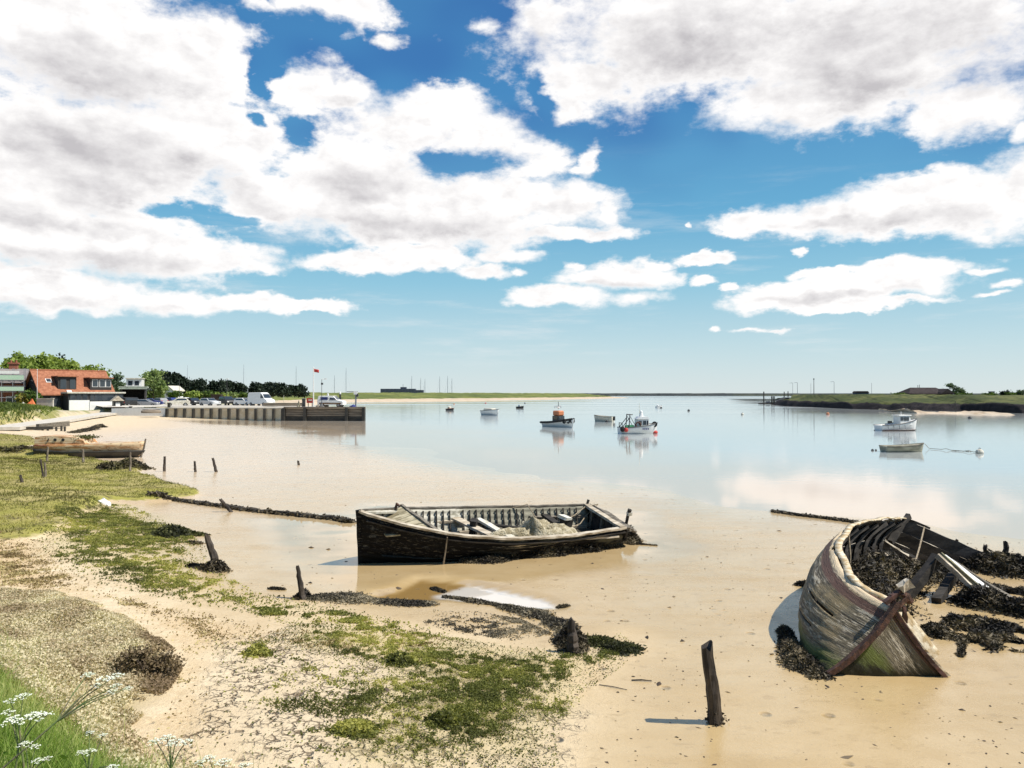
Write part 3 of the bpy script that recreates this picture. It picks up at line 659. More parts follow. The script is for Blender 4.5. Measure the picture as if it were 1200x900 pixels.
def build_water():
    # the water sheet follows the tide line and runs on to the horizon
    th = np.radians(np.concatenate([np.arange(-60, 100, 0.5)])); r = [4.0]
    while r[-1] < 9000: r.append(r[-1] * 1.03)
    r = np.array(r); nt, nr = len(th), len(r)
    x = (r[:, None] * np.sin(th)[None]).ravel(); y = (r[:, None] * np.cos(th)[None]).ravel()
    dw = sdist(x, y, WATER)
    i, j = np.meshgrid(np.arange(nr - 1), np.arange(nt - 1), indexing='ij')
    F = np.stack([i * nt + j, i * nt + j + 1, (i + 1) * nt + j + 1, (i + 1) * nt + j], -1).reshape(-1, 4)
    F = F[(dw[F].max(1) > -14)]
    used = np.unique(F); re = np.zeros(len(x), int); re[used] = np.arange(len(used))
    m, g, b = new_mat('calm_river_water'); pos = g.geo(); d = g.attr('depth')
    n = g.noise(g.mul(pos, (0.03, 0.1, 1)), 1.0, 4.0)
    sh = g.ss(g.m('ADD', d, g.m('MULTIPLY', g.m('SUBTRACT', n, 0.5), 22.0)), 0.0, 26.0)
    col = g.mix(sh, (0.50, 0.40, 0.29), (0.41, 0.43, 0.415))
    X, Y, Z = g.sep(pos)
    g.put(b.inputs['Base Color'], col); g.put(b.inputs['IOR'], 1.34); g.put(b.inputs['Specular IOR Level'], 0.5)
    band = g.m('MULTIPLY', g.ss(g.noise(g.mul(pos, (0.002, 0.012, 1)), 1.0, 4.0), 0.45, 0.62), g.ss(Y, 90.0, 260.0))    # cat's-paws of wind far out
    g.put(b.inputs['Roughness'], g.lin(band, 0, 1, 0.045, 0.16))
    rp = g.m('ADD', g.noise(g.mul(pos, (0.6, 1.5, 1)), 1.0, 3.0), g.m('MULTIPLY', g.noise(g.mul(pos, (2.2, 5.0, 1)), 1.0, 2.0), 0.35))
    amp = g.m('MULTIPLY', g.lin(sh, 0, 1, 0.05, 0.22), g.lin(band, 0, 1, 1.0, 3.0))
    bump(g, b, g.m('MULTIPLY', rp, amp), 1.0, 0.03)
    o = np_mesh('water', np.stack([x, y, np.zeros_like(x) + 0.004], 1)[used], re[F], m, smooth=True, attrs={'depth': dw[used]})
    tag(o, kind='structure'); return o
build_water()

# ------------------------------------------------------------------ far banks (terrain strips)
def land_mat(name, a, b_, c_, scale=0.08, bmp=0.6, dark=None):
    m, g, b = new_mat(name); pos = g.geo()
    n1 = g.noise(pos, scale, 5.0, 0.62); n2 = g.noise(pos, scale * 7, 5.0, 0.65)
    col = g.mix(g.ss(n1, 0.40, 0.60), a, b_); col = g.mix(g.ss(n2, 0.48, 0.66), col, c_)
    g.put(b.inputs['Base Color'], col); g.put(b.inputs['Roughness'], 0.9); g.put(b.inputs['Specular IOR Level'], 0.15)
    bump(g, b, n2, bmp, 0.5); return m
M['sandbank'] = land_mat('sandbank', (0.52, 0.42, 0.31), (0.44, 0.33, 0.22), (0.58, 0.48, 0.36), 0.15, 0.2)
M['leveegrass'] = land_mat('levee_grass', (0.11, 0.135, 0.036), (0.18, 0.19, 0.05), (0.06, 0.075, 0.025), 0.03)
M['saltgrass'] = land_mat('salt_marsh_grass', (0.055, 0.068, 0.021), (0.115, 0.118, 0.040), (0.034, 0.042, 0.019), 0.09)
M['fardark'] = land_mat('distant_shore', (0.035, 0.042, 0.045), (0.05, 0.055, 0.05), (0.025, 0.03, 0.03), 0.01)
M['rock'] = land_mat('dark_weedy_stones', (0.022, 0.019, 0.021), (0.042, 0.035, 0.035), (0.010, 0.009, 0.010), 0.5, 1.0)
def strip(name, base, dirs, prof, mat, n=160, rough=0.0, seed=1, zmul=None):
    base = np.array([tuple(p)[:2] for p in base], float); dirs = np.array(dirs, float)
    t = np.linspace(0, 1, len(base)); tt = np.linspace(0, 1, n)
    bx, by = np.interp(tt, t, base[:, 0]), np.interp(tt, t, base[:, 1]); dx, dy = np.interp(tt, t, dirs[:, 0]), np.interp(tt, t, dirs[:, 1])
    zm = np.interp(tt, t, zmul) if zmul is not None else np.ones(n)
    P = np.array(prof, float); V = []
    off, zz = P[:, 0], P[:, 1]
    x = bx[:, None] + dx[:, None] * off; y = by[:, None] + dy[:, None] * off
    z = zz[None] * zm[:, None] + rough * fbm(x * 0.15, y * 0.15, seed, 4) * (zz[None] > 0) + rough * 0.7 * vnoise(x * 0.9, y * 0.9, seed + 5) * (zz[None] > 0)
    V = np.stack([x, y, z], -1).reshape(-1, 3); m = len(P)
    i, j = np.meshgrid(np.arange(n - 1), np.arange(m - 1), indexing='ij')
    F = np.stack([i * m + j, (i + 1) * m + j, (i + 1) * m + j + 1, i * m + j + 1], -1).reshape(-1, 4)
    return tag(np_mesh(name, V, F, mat, smooth=False), kind='structure')
fb_ = [on(x, y, 0) for x, y in [(150, 475.5), (330, 473), (430, 471), (520, 470), (600, 469), (680, 467.6), (738, 466.4)]] + [Vector((130, 1050, 0)), Vector((150, 1150, 0))]
fd = [(-0.3, 1)] * 6 + [(-0.5, 0.9), (-0.9, 0.4), (-1, 0)]
strip('sandbank', fb_, fd, [(-3, -0.5), (0, 0.0), (8, 0.5), (30, 1.3), (40, 1.6)], M['sandbank'], rough=0.2)
strip('river_bank', fb_, fd, [(26, 0.6), (34, 1.9), (44, 2.3), (60, 3.3), (80, 4.6), (88, 5.0), (100, 5.0), (130, 4.2), (600, 4.2)], M['leveegrass'], rough=0.5, seed=4, zmul=[1, 1, 1, 1.02, 1.0, 1.0, .98, .9, .7])
strip('distant_shore', [Vector((-600, 2100, 0)), Vector((150, 1900, 0)), Vector((600, 2000, 0)), Vector((1500, 2300, 0)), Vector((4500, 3200, 0))], [(0, 1)] * 5,
      [(-5, -1), (0, 0.2), (6, 3.6), (15, 6.2), (400, 6.2)], M['fardark'], n=260, rough=0.9, seed=8)
RB = [Vector((143, 430, 0)), Vector((119, 358, 0)), on(905, 474.6, 0), on(922, 476, 0), on(1000, 479.4, 0), on(1060, 481, 0), on(1130, 482, 0), on(1200, 484.5, 0), Vector((170, 140, 0)), Vector((320, 120, 0))]
RD = [(1, 0.1), (1, 0.2), (0.75, 0.7), (0.4, 1), (0.2, 1), (0.2, 1), (0.2, 1), (0.2, 1), (0.2, 1), (0.2, 1)]
strip('rocky_shore', RB, RD, [(-2, -0.6), (0, -0.05), (1.0, 0.5), (2.0, 1.0), (3.2, 1.5), (4.5, 1.75), (6.5, 1.7)], M['rock'], n=420, rough=0.55, seed=11)
strip('salt_marsh', RB, RD, [(5, 1.2), (6.5, 1.75), (12, 2.0), (18, 2.4), (26, 3.1), (33, 3.75), (38, 3.85), (60, 3.4), (500, 3.4)], M['saltgrass'], n=300, rough=0.35, seed=13)
sbm = [on(1045, 482.3, 0), on(1075, 484.2, 0), on(1110, 484.8, 0), on(1150, 485.6, 0), on(1190, 486.5, 0)]
strip('mud_spit', sbm, [(0.1, 1)] * 5, [(-1.5, -0.3), (0, 0.0), (2, 0.22), (5, 0.5), (9, 0.5)], M['sandbank'], n=160, rough=0.8, seed=17, zmul=[0.2, .9, 0.45, 1.3, .8])
strip('hills', [Vector((-1500, 900, 0)), Vector((-900, 1000, 0)), Vector((-500, 1200, 0)), Vector((-250, 1500, 0))], [(0, 1)] * 4, [(-20, -1), (0, 3.0), (60, 5.2), (120, 6.0), (600, 6.0)], M['leveegrass'], n=80, rough=0.8, seed=19)

# ------------------------------------------------------------------ vegetation builders
def leaf_quads(cent, size, rg, flat=0.0, aspect=1.0):
    "one small quad per centre, random orientation"
    n = len(cent); a = rg.normal(size=(n, 3)); a[:, 2] *= (1 - flat); a /= np.linalg.norm(a, axis=1, keepdims=True)
    b = np.cross(a, rg.normal(size=(n, 3))); b /= np.maximum(np.linalg.norm(b, axis=1, keepdims=True), 1e-6)
    s = (size * rg.uniform(0.6, 1.3, n))[:, None]; a = a * s * aspect; b = b * s
    V = np.stack([cent - a - b * 0.6, cent + a * 0.2 - b, cent + a + b * 0.5, cent - a * 0.3 + b], 1).reshape(-1, 3)
    return V, np.arange(n * 4).reshape(-1, 4)
def crown(name, lobes, per, size, mat, parent, seed, dens_pow=0.45):
    "foliage as many leaf faces gathered in uneven clumps inside the lobes (x,y,z,rx,ry,rz)"
    rg = np.random.default_rng(seed); C = []; Rn = []
    for (x, y, z, rx, ry, rz) in lobes:
        k = max(6, int(per * (rx * rz) ** 0.8 / 2)); d = rg.normal(size=(k, 3)); d /= np.linalg.norm(d, axis=1, keepdims=True)
        rad = rg.uniform(0, 1, k) ** dens_pow * rg.uniform(0.75, 1.12, k)
        cl = d * rad[:, None] * (rx, ry, rz) + (x, y, z)
        tone = rg.uniform(0, 1, k)
        q = rg.normal(size=(k, 16, 3)) * (np.array((rx, ry, rz)) * 0.16 + size * 0.6)
        C.append((cl[:, None] + q).reshape(-1, 3)); Rn.append((tone[:, None] * 0.65 + rg.uniform(0, 0.35, (k, 16))).ravel())
    C = np.vstack(C); rn = np.concatenate(Rn); V, F = leaf_quads(C, size, rg)
    return np_mesh(name, V, F, mat, parent, attrs={'rnd': np.repeat(rn, 4)})
def tree(name, base, h, w, mat, label, group=None, cat='tree', seed=1, lobes=None, trunk=0.35, size=None, lean=0.0, n=6, per=26, low=0.25):
    rg = np.random.default_rng(seed)
    t = tag(empty(name, base), label, cat, group)
    mb = MB(); top = h * trunk
    mb.tube([(0, 0, -0.3), (lean * 0.2, 0, top * 0.6), (lean * 0.6, 0, top * 1.25), (lean, 0, h * 0.75)], [h * 0.03, h * 0.024, h * 0.016, h * 0.006], 7)
    for k in range(5):
        a = rg.uniform(0, 6.28); z0 = top * rg.uniform(0.6, 1.2)
        mb.tube([(lean * .4, 0, z0), (lean * .5 + math.cos(a) * w * 0.18, math.sin(a) * w * 0.18, z0 + h * 0.15), (lean * .7 + math.cos(a) * w * 0.36, math.sin(a) * w * 0.36, z0 + h * 0.34)], [h * 0.013, h * 0.009, h * 0.004], 5)
    mb.build('trunk', M['trunk'], t)
    if lobes is None:
        lobes = []
        for k in range(n):
            a = rg.uniform(0, 6.28); q = rg.uniform(0.1, 0.32) * w; zz = rg.uniform(low + 0.12, 0.80) * h; r_ = w * rg.uniform(0.19, 0.33) * (1.15 - 0.45 * zz / h)
            lobes.append((lean * zz / h + math.cos(a) * q, math.sin(a) * q, zz, r_, r_, min(r_ * rg.uniform(0.65, 1.0), h * 0.25)))
        lobes.append((lean, 0, h * 0.82, w * 0.2, w * 0.2, h * 0.16))
    crown('crown', lobes, per, size or h * 0.03, mat, t, seed)
    return t
def shrub(name, base, h, w, mat, label, group=None, cat='shrub', seed=1, size=None, per=30):
    t = tag(empty(name, base), label, cat, group); rg = np.random.default_rng(seed); mb = MB()
    for k in range(5):
        a = rg.uniform(0, 6.28); mb.tube([(0, 0, -0.1), (math.cos(a) * w * 0.15, math.sin(a) * w * .15, h * 0.4), (math.cos(a) * w * 0.3, math.sin(a) * w * .3, h * 0.75)], [h * 0.03, h * 0.02, h * 0.008], 5)
    mb.build('stem', M['trunk'], t)
    lob = [(rg.uniform(-.28, .28) * w, rg.uniform(-.2, .2) * w, h * rg.uniform(0.35, 0.62), w * 0.26, w * 0.22, h * rg.uniform(.26, .38)) for _ in range(5)]
    crown('foliage', lob, per, size or h * 0.06, mat, t, seed); return t

# trees behind the boathouse
def tr(px, pyb, pyt, D, wpx, **k):
    b = at(px, pyb, D); h = (pyb - pyt) * D / FPX; return tree(base=b, h=h, w=wpx * D / FPX, **k)
G1 = 'bright green trees behind the orange roof'
for i, (px, pt, w, sd_, lab) in enumerate([
        (22, 413, 40, 3, 'bright green tree behind the brick chimney and scaffold, farthest left of the trees'),
        (52, 415, 44, 4, 'rounded yellow green tree rising over the left end of the orange roof'),
        (80, 419, 36, 5, 'leafy green tree behind the middle of the orange ridge, left of the lower crown'),
        (106, 426, 38, 6, 'low spreading green tree behind the right end of the orange ridge')]):
    tr(px, 466, pt, 185 + 6 * i, w, name='broadleaf_tree', mat=M['tree'], label=lab, group=G1, seed=sd_, n=9, per=22, low=0.3)
tr(72, 466, 417, 215, 20, name='broadleaf_tree', mat=M['treedark'], label='darker tree crown peeping between the bright green ones', group=G1, seed=9, n=6, low=0.4)
tr(138, 470, 436, 200, 24, name='broadleaf_tree', mat=M['treegrey'], label='grey green tree between the orange roofed house and the flat roofed boathouse', seed=11, n=7, low=0.1)
tr(124, 470, 440, 215, 20, name='broadleaf_tree', mat=M['treegrey'], label='small grey green tree just right of the black dormers', seed=12, n=6, low=0.1)
tr(180, 470, 431.5, 175, 33, name='willow_tree', mat=M['treepale'], label='pale green round willow beside the white balcony house', seed=13, n=11, per=24, low=0.05)
# dark pine wood
G2 = 'dark pines along the skyline'
pines = [(193, 435, 24), (207, 437, 26), (222, 447, 22), (236, 445, 24), (252, 447, 24), (266, 446.5, 22), (280, 449, 16), (301, 449, 20), (316, 448, 22), (330, 449.5, 20), (342, 452, 16), (352, 451.5, 14)]
pines = [(a, b, c * 1.12) for a, b, c in pines]
plab = ['tall dark pine mass rising right of the pale willow', 'tall dark pine above the white gabled hut', 'lower dark pine after the first dip in the skyline', 'dark rounded pine left of the lamp pole', 'dark broad pine right behind the brown hut',
        'dark rounded pine near the right end of the long belt', 'small dark pine ending the long belt before the gap', 'dark pine starting the second clump after the gap', 'broad dark pine above the white van', 'dark pine on the right side of the second clump',
        'small dark pine left of the last gap in the belt', 'rightmost small dark pine near the flagpole']
for i, (px, pt, w) in enumerate(pines):
    tr(px, 463, pt, 300 + (i % 3) * 8, w, name='pine_tree', mat=M['treedark'], label=plab[i], group=G2, seed=30 + i, n=14, per=26, low=-0.02, trunk=0.25, size=0.34)
# hedges and scrub behind the car park
G3 = 'scrub behind the car park'
shr = [(205, 466, 459, 20, 'bush'), (222, 467, 458, 20, 'tree'), (240, 467, 459, 22, 'bush'), (258, 467, 460, 16, 'tree'), (272, 467, 458.5, 12, 'treepale'), (286, 467, 460, 20, 'bush'), (300, 467.5, 462, 20, 'tree'), (197, 468, 462, 18, 'tree')]
slab = ['green scrub below the white gabled hut', 'yellow green scrub above the silver estate car', 'dark green scrub left of the brown hut', 'light green scrub behind the black four by four', 'pale leafy bush beside the brown hut',
        'green scrub right of the lamp pole', 'low yellow green scrub behind the white van', 'green scrub at the foot of the pale willow']
for i, (px, pb, pt, w, mt) in enumerate(shr):
    D = 205 + 3 * i; shrub('shrub', at(px, pb + 0.6, D), (pb - pt) * D / FPX * 1.2, w * D / FPX, M[mt], slab[i], G3, seed=60 + i, size=0.22)

# ------------------------------------------------------------------ the orange roofed house
def build_house():
    th = R(50); base = Vector((-82, 140, 1.0)); t = tag(empty('house', base, th), 'black boarded house with orange tiled roof and white front wall', 'house')
    L, W_, E, RG = 12.2, 8.0, 3.2, 7.1
    mb = MB(); mb.prism([(0, 0, -.5), (0, W_, -.5), (0, W_, E), (0, W_ / 2, RG - .12), (0, 0, E)], (L, 0, 0)); mb.build('wall', M['blackboard'], t)
    rf = MB(); o = 0.45; k = (RG - E) / (W_ / 2)
    for s in (0, 1):
        y0, y1 = (-o, W_ / 2) if s == 0 else (W_ + o, W_ / 2)
        z0 = E - o * k
        a = [(-o, y0, z0 + .03), (-o, y1, RG + .03), (-o, y1, RG + .25), (-o, y0, z0 + .22)]
        rf.prism(a if s == 0 else a[::-1], (L + 2 * o, 0, 0))
    roof = rf.build('roof', M['roofred'], t)
    rd = MB().tube([(-o, W_ / 2, RG + .26), (L + o, W_ / 2, RG + .26)], 0.14, 6); rd.build('ridge', M['roofred'], roof)
    # two dormers cut into the slope, then the tall one at the end
    def dormer(x0, x1, z0, z1, yf, wins):
        d = MB().box(((x0 + x1) / 2, (yf + W_ / 2) / 2, (z0 + z1) / 2), (x1 - x0, W_ / 2 - yf, z1 - z0)).build('dormer', M['blackboard'], t)
        MB().box(((x0 + x1) / 2, (yf - .3 + W_ / 2) / 2, z1 + .1), (x1 - x0 + .5, W_ / 2 - yf + .6, .16)).build('dormer_roof', M['roofred'], d)
        for (a, b, c, e) in wins:
            w = MB().box(((a + b) / 2, yf - .03, (c + e) / 2), (b - a + .16, .09, e - c + .16)).build('window', M['white'] if a > 5 else M['darkgrey'], d)
            MB().box(((a + b) / 2, yf - .085, (c + e) / 2), (b - a, .03, e - c)).build('pane', M['glass'], w)
    dormer(2.9, 6.0, 3.7, 6.1, 0.5, [(3.3, 4.2, 4.0, 5.7), (4.9, 5.7, 4.0, 5.7)])
    dormer(8.3, 12.1, 3.4, 5.9, 0.35, [(8.7, 9.6, 4.4, 5.6), (10.0, 10.9, 4.4, 5.6), (11.1, 11.9, 4.4, 5.6)])
    sl = MB(); y = 2.0; z = E + y * k + .27
    sl.box((1.9, y, z), (.95, .95, .10), (math.atan(k), 0, 0)); s1 = sl.build('skylight', M['white'], t)
    MB().box((1.9, y - .05, z + .07), (.72, .72, .03), (math.atan(k), 0, 0)).build('pane', M['glass'], s1)
    sl = MB(); y = 0.5; z = E + y * k + .27
    MB().box((4.6, y - .6, z - .55), (.8, .8, .1), (math.atan(k), 0, 0)).build('skylight', M['white'], t)
    # lower front range
    x0, x1, yf = 3.4, 13.0, -2.6
    MB().box(((x0 + x1) / 2, yf / 2 - .02, 1.5), (x1 - x0, -yf - .04, 3.3)).build('sunroom', M['black'], t)
    MB().box(((x0 + x1) / 2, yf / 2 - .1, 3.28), (x1 - x0 + .5, -yf + .5, .26)).build('coping', M['offwhite'], t)
    MB().box((5.2, yf - .14, .55), (3.4, .24, 2.8)).box((10.05, yf - .26, .45), (6.3, .24, 2.5)).build('front_wall', M['white'], t)
    for (a, b) in ((3.7, 4.6), (4.75, 5.6), (5.75, 6.6), (7.1, 7.7), (7.8, 11.2), (11.3, 11.9), (12.0, 12.8)):
        w = MB().box(((a + b) / 2, yf - .03, 2.45), (b - a + .1, .07, 1.3)).build('window', M['darkgrey'], t)
        MB().box(((a + b) / 2, yf - .08, 2.45), (b - a - .08, .03, 1.1)).build('pane', M['glass'], w)
    MB().box((2.3, -.04, 1.6), (1.6, .07, 1.9)).build('window', M['glass'], t)
    gw = MB().box((-.04, W_ / 2, 5.0), (.08, 1.1, 1.2)).build('window', M['darkgrey'], t); MB().box((-.09, W_ / 2, 5.0), (.03, .9, 1.0)).build('pane', M['glass'], gw)
    return t
build_house()
# scaffolded brick house on the far left
def build_scaffold():
    base = Vector((-92.4, 141, 1.2)); t = tag(empty('brick_house', base, R(20)), 'red brick house wrapped in scaffolding with pale green netting', 'house')
    MB().box((0, 3, 2.2), (12, 6, 5.2)).build('wall', M['brick'], t)
    for x in (-2.0, 1.2, 3.9):
        w = MB().box((x, -.04, 1.6), (1.5, .08, 1.7)).build('window', M['white'], t); MB().box((x, -.09, 1.6), (1.25, .03, 1.4)).build('pane', M['glass'], w)
    r = MB().prism([(-6.3, -.5, 4.7), (-6.3, 6.5, 4.7), (-6.3, 3, 7.4)], (12.4, 0, 0)).build('roof', M['slate'], t)
    c = MB().box((3.6, 3.4, 7.0), (1.3, 1.0, 3.0)); c.box((3.6, 3.4, 8.4), (1.7, 1.3, .25)); ch = c.build('chimney', M['brick'], r)
    MB().tube([(3.2, 3.4, 8.4), (3.2, 3.4, 8.95)], .16, 8).build('chimney_pot', M['brick'], ch); MB().tube([(4.0, 3.4, 8.4), (4.0, 3.4, 8.95)], .16, 8).build('chimney_pot', M['brick'], ch)
    s = MB()
    for x in np.linspace(-5.8, 6.2, 8):
        for y in (-.5, -1.5): s.tube([(x, y, -.8), (x, y, 6.6 + (x > 3) * 0.8)], .05, 5)
        for z in (1.2, 3.2, 5.2): s.tube([(x, -.4, z), (x, -1.6, z)], .045, 5)
    for z in (1.2, 2.2, 3.2, 4.2, 5.2, 6.2):
        for y in (-.5, -1.5): s.tube([(-5.9, y, z), (6.3, y, z)], .045, 5)
    s.build('scaffold', M['grey'], t)
    b = MB()
    for z in (1.26, 3.26, 5.26): b.box((.2, -1.0, z), (12.2, .95, .06))
    b.build('scaffold_boards', M['plank'], t)
    MB().box((0.2, -1.58, 5.75), (12, .03, .8)).build('safety_net', M['mint'], t); MB().box((2.2, -1.58, 3.75), (8, .03, .7)).build('safety_net', M['mint'], t)
    MB().box((2.0, -1.60, 6.65), (7, .03, .5)).build('safety_net', M['white'], t)
build_scaffold()
g_ = tag(empty('outbuilding', Vector((-90.5, 152, 1.4)), R(12)), 'grey roofed outbuilding between the scaffolding and the black gable', 'outbuilding')
MB().box((0, 2.5, 1.6), (6.5, 5, 3.8)).build('wall', M['brick'], g_)
MB().prism([(-3.6, -.5, 3.4), (-3.6, 5.5, 3.4), (-3.6, 2.6, 6.5)], (7.2, 0, 0)).build('roof', M['slate'], g_)
# garden wall, canvas heap, bush and flagstaff in front of the houses
w = MB()
for k in range(7):
    a = Vector((-95 + k * 2.2, 127.6 + k * 0.7, 0)); z = Hs(a.x, a.y); w.box((a.x, a.y, z + .45), (2.2, .28, 1.5), (0, 0, R(17.6)))
w.o = Vector((-88, 130, 1)); o = w.build('garden_wall', M['white']); o.location = w.o; tag(o, 'low white garden wall above the grass at the left edge', 'wall')
def heap(name, c, rx, ry, rz, mat, seed, n=14, m=8, ragged=.25, crump=0.0):
    "low draped mound"
    rg = np.random.default_rng(seed); mb = MB(c); c = Vector(c); g = []
    for i in range(m + 1):
        f = i / m; row = []
        for k in range(n + 1):
            a = 2 * math.pi * (k % n) / n; q = 1 + ragged * math.sin(a * 3 + seed) + ragged * .5 * math.sin(a * 5 + 2 * seed)
            z = rz * (1 - f ** 1.6) * (1 + ragged * math.sin(a * 2 + 4 * f + seed)) - (.08 if i == m else 0) + crump * float(fbm(np.array([rx * f * math.cos(a) * 4]), np.array([ry * f * math.sin(a) * 4]), seed, 3)[0]) * (k < n + 1)
            row.append(c + Vector((rx * f * q * math.cos(a), ry * f * q * math.sin(a), z)))
        g.append(row)
    mb.quadgrid(g); o = mb.build(name, mat, None, True); o.location = c; return o
p_ = at(37, 477.5, 127); tag(heap('tarpaulin', p_, 1.0, .8, 1.15, M['orangered'], 2), 'bright orange tarpaulin heaped over something beside the garden wall', 'tarpaulin')
p_ = at(27, 477, 128); tag(heap('tarpaulin', p_, .7, .6, .7, M['offwhite'], 3), 'pale sheet heaped left of the orange tarpaulin', 'tarpaulin')
b_ = MB(); p_ = at(53, 476, 129); b_.box((0, 0, .45), (2.6, .3, 1.4)).box((0, -.02, 1.2), (2.75, .42, .12)); o = b_.build('garden_wall', M['paleconcrete']); o.location = p_; tag(o, 'short pale wall right of the orange tarpaulin', 'wall')
shrub('bush', at(35, 473, 133), 2.4, 4.6, M['bush'], 'round dark green bush in front of the black gable', seed=71, size=.2)
shrub('bush', at(27, 473, 132), 1.9, 2.4, M['gold'], 'yellowish bush left of the dark one at the black gable', seed=72, size=.18)
def pole(name, px, pb, pt, D, r, mat, label, cat, group=None, extra=None):
    b = at(px, pb, D); t_ = at(px, pt, D); t = tag(empty(name, b), label, cat, group); h = t_.z - b.z
    MB().tube([(0, 0, -.3), (0, 0, h)], [r, r * .7], 7).build('pole', mat, t)
    if extra: extra(t, h)
    return t
def cap(t, h): MB().ball((0, 0, h), .09, 7, 5).build('finial', M['white'], t)
pole('flagstaff', 43.5, 470, 433, 130, .045, M['white'], 'thin white flagstaff in front of the orange roof', 'pole', extra=cap)
# boat shed, white balcony house, little huts
t = tag(empty('boat_shed', at(156, 476, 150), R(22)), 'open black boat shed under a flat green grey roof', 'shed')
MB().box((-2.0, 2.4, 1.7), (.2, 4.8, 3.6)).box((2.0, 2.4, 1.7), (.2, 4.8, 3.6)).box((0, 4.8, 1.7), (4.0, .2, 3.6)).build('wall', M['blackboard'], t)
MB().box((0, 2.3, 3.55), (4.9, 5.8, .28)).box((0, -.55, 3.35), (4.8, .1, .35)).build('roof', M['lead'], t)
MB().tube([(-1.95, -.3, -.2), (-1.95, -.3, 3.4)], .09, 6).build('prop', M['darkwood'], t); MB().tube([(1.95, -.3, -.2), (1.95, -.3, 3.4)], .09, 6).build('prop', M['darkwood'], t)
t = tag(empty('white_house', at(157, 472, 168), R(18)), 'white box house with a railed balcony and dark windows behind the boat shed', 'house')
MB().box((0, 2, 1.9), (3.0, 4, 6.3)).build('wall', M['white'], t); MB().box((0, 1.8, 5.1), (3.3, 4.5, .16)).build('roof', M['offwhite'], t)
for x in (-.7, .55):
    w = MB().box((x, -.04, 4.1), (1.0, .08, 1.1)).build('window', M['white'], t); MB().box((x, -.09, 4.1), (.85, .03, .95)).build('pane', M['glass'], w)
bl = MB().box((0, -.8, 2.6), (3.3, 1.6, .15))
for x in np.linspace(-1.6, 1.6, 9): bl.tube([(x, -1.55, 2.6), (x, -1.55, 3.5)], .03, 5)
bl.box((0, -1.55, 3.53), (3.3, .07, .07)); bl.build('balcony', M['white'], t)
t = tag(empty('gabled_hut', at(203, 463, 215), R(-15)), 'small white gabled hut below the dark pines', 'hut')
MB().prism([(-1.4, -1.8, -1), (1.4, -1.8, -1), (1.4, -1.8, 1.2), (0, -1.8, 2.2), (-1.4, -1.8, 1.2)], (0, 4, 0)).build('wall', M['white'], t)
rf = MB(); rf.prism([(-1.8, -2.1, 1.0), (0, -2.1, 2.3), (0, -2.1, 2.5), (-1.8, -2.1, 1.2)], (0, 4.6, 0)); rf.prism([(1.8, -2.1, 1.2), (0, -2.1, 2.5), (0, -2.1, 2.3), (1.8, -2.1, 1.0)], (0, 4.6, 0)); rf.build('roof', M['offwhite'], t)
MB().box((-.3, -1.84, .3), (.9, .06, .9)).build('window', M['glass'], t)
t = tag(empty('wooden_hut', at(253, 469.5, 190), R(8)), 'low brown wooden hut in the scrub behind the parked cars', 'hut')
MB().box((0, 1, .6), (2.2, 2, 1.6)).build('wall', M['shed'], t); MB().box((0, .95, 1.45), (2.5, 2.4, .12)).build('roof', M['shedroof'], t); MB().box((.5, -.03, .4), (.6, .06, 1.15)).build('door', M['darkwood'], t)
t = tag(empty('kiosk', at(138, 480, 139), R(35)), 'small tan roofed kiosk with a white front beside the orange roofed house', 'kiosk')
MB().box((0, .8, .6), (1.3, 1.6, 1.9)).build('wall', M['black'], t); MB().box((0, -.05, .5), (.7, .1, 1.4)).build('door', M['white'], t)
rf = MB(); rf.prism([(-1.0, -.4, 1.5), (0, -.4, 2.4), (1.0, -.4, 1.5)], (0, 2.4, 0)); rf.build('roof', M['plank'], t)
t = tag(empty('bench', at(139, 483, 133), R(15)), 'pinkish wooden bench beside the white front wall', 'bench')
MB().box((0, 0, .42), (1.8, .45, .07)).build('seat', M['brick'], t); MB().box((0, .22, .72), (1.8, .06, .4)).build('backrest', M['brick'], t)
for x in (-.75, .75): MB().box((x, 0, .2), (.08, .4, .4)).build('leg', M['darkwood'], t)

# grey block and thin masts far off
t = tag(empty('long_block', at(466, 463.5, 700)), 'long dark blue grey building on the far bank', 'building')
MB().box((0, 5, 2.6), (30, 10, 6.6)).box((18, 5, 2.2), (8, 8, 5.2)).build('wall', M['farbuilding'], t); MB().box((4.5, 5, 6.6), (5, 5, 1.6)).build('roof_cabin', M['farbuilding'], t); MB().tube([(4, 5, 7), (4, 5, 10)], .15, 5).build('vent_pipe', M['farbuilding'], t)
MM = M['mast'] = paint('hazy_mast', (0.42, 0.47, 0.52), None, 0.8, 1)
masts = [(219.5, 462, 428, 'thin grey mast above the silver estate car, farthest left of the masts'), (285.5, 462, 427, 'tall thin grey mast in the gap between the pine belts'), (347, 462, 429, 'tall thin grey mast above the last dark pines'), (392, 462, 440, 'faint thin mast right of the lamp on the quay'),
         (405.5, 462, 431, 'tall thin grey mast above the end of the quay'), (482.5, 462, 440.5, 'thin mast over the right end of the long far building'), (493, 462, 443, 'left one of a close pair of thin masts right of the long building'), (498, 462, 444, 'right one of a close pair of thin masts right of the long building'),
         (515.3, 462, 441, 'thin mast left of the tallest one in the right cluster'), (524.6, 462, 440.5, 'tallest thin mast of the right cluster beyond the far bank'), (529.6, 462, 443.5, 'rightmost thin mast beyond the far bank')]
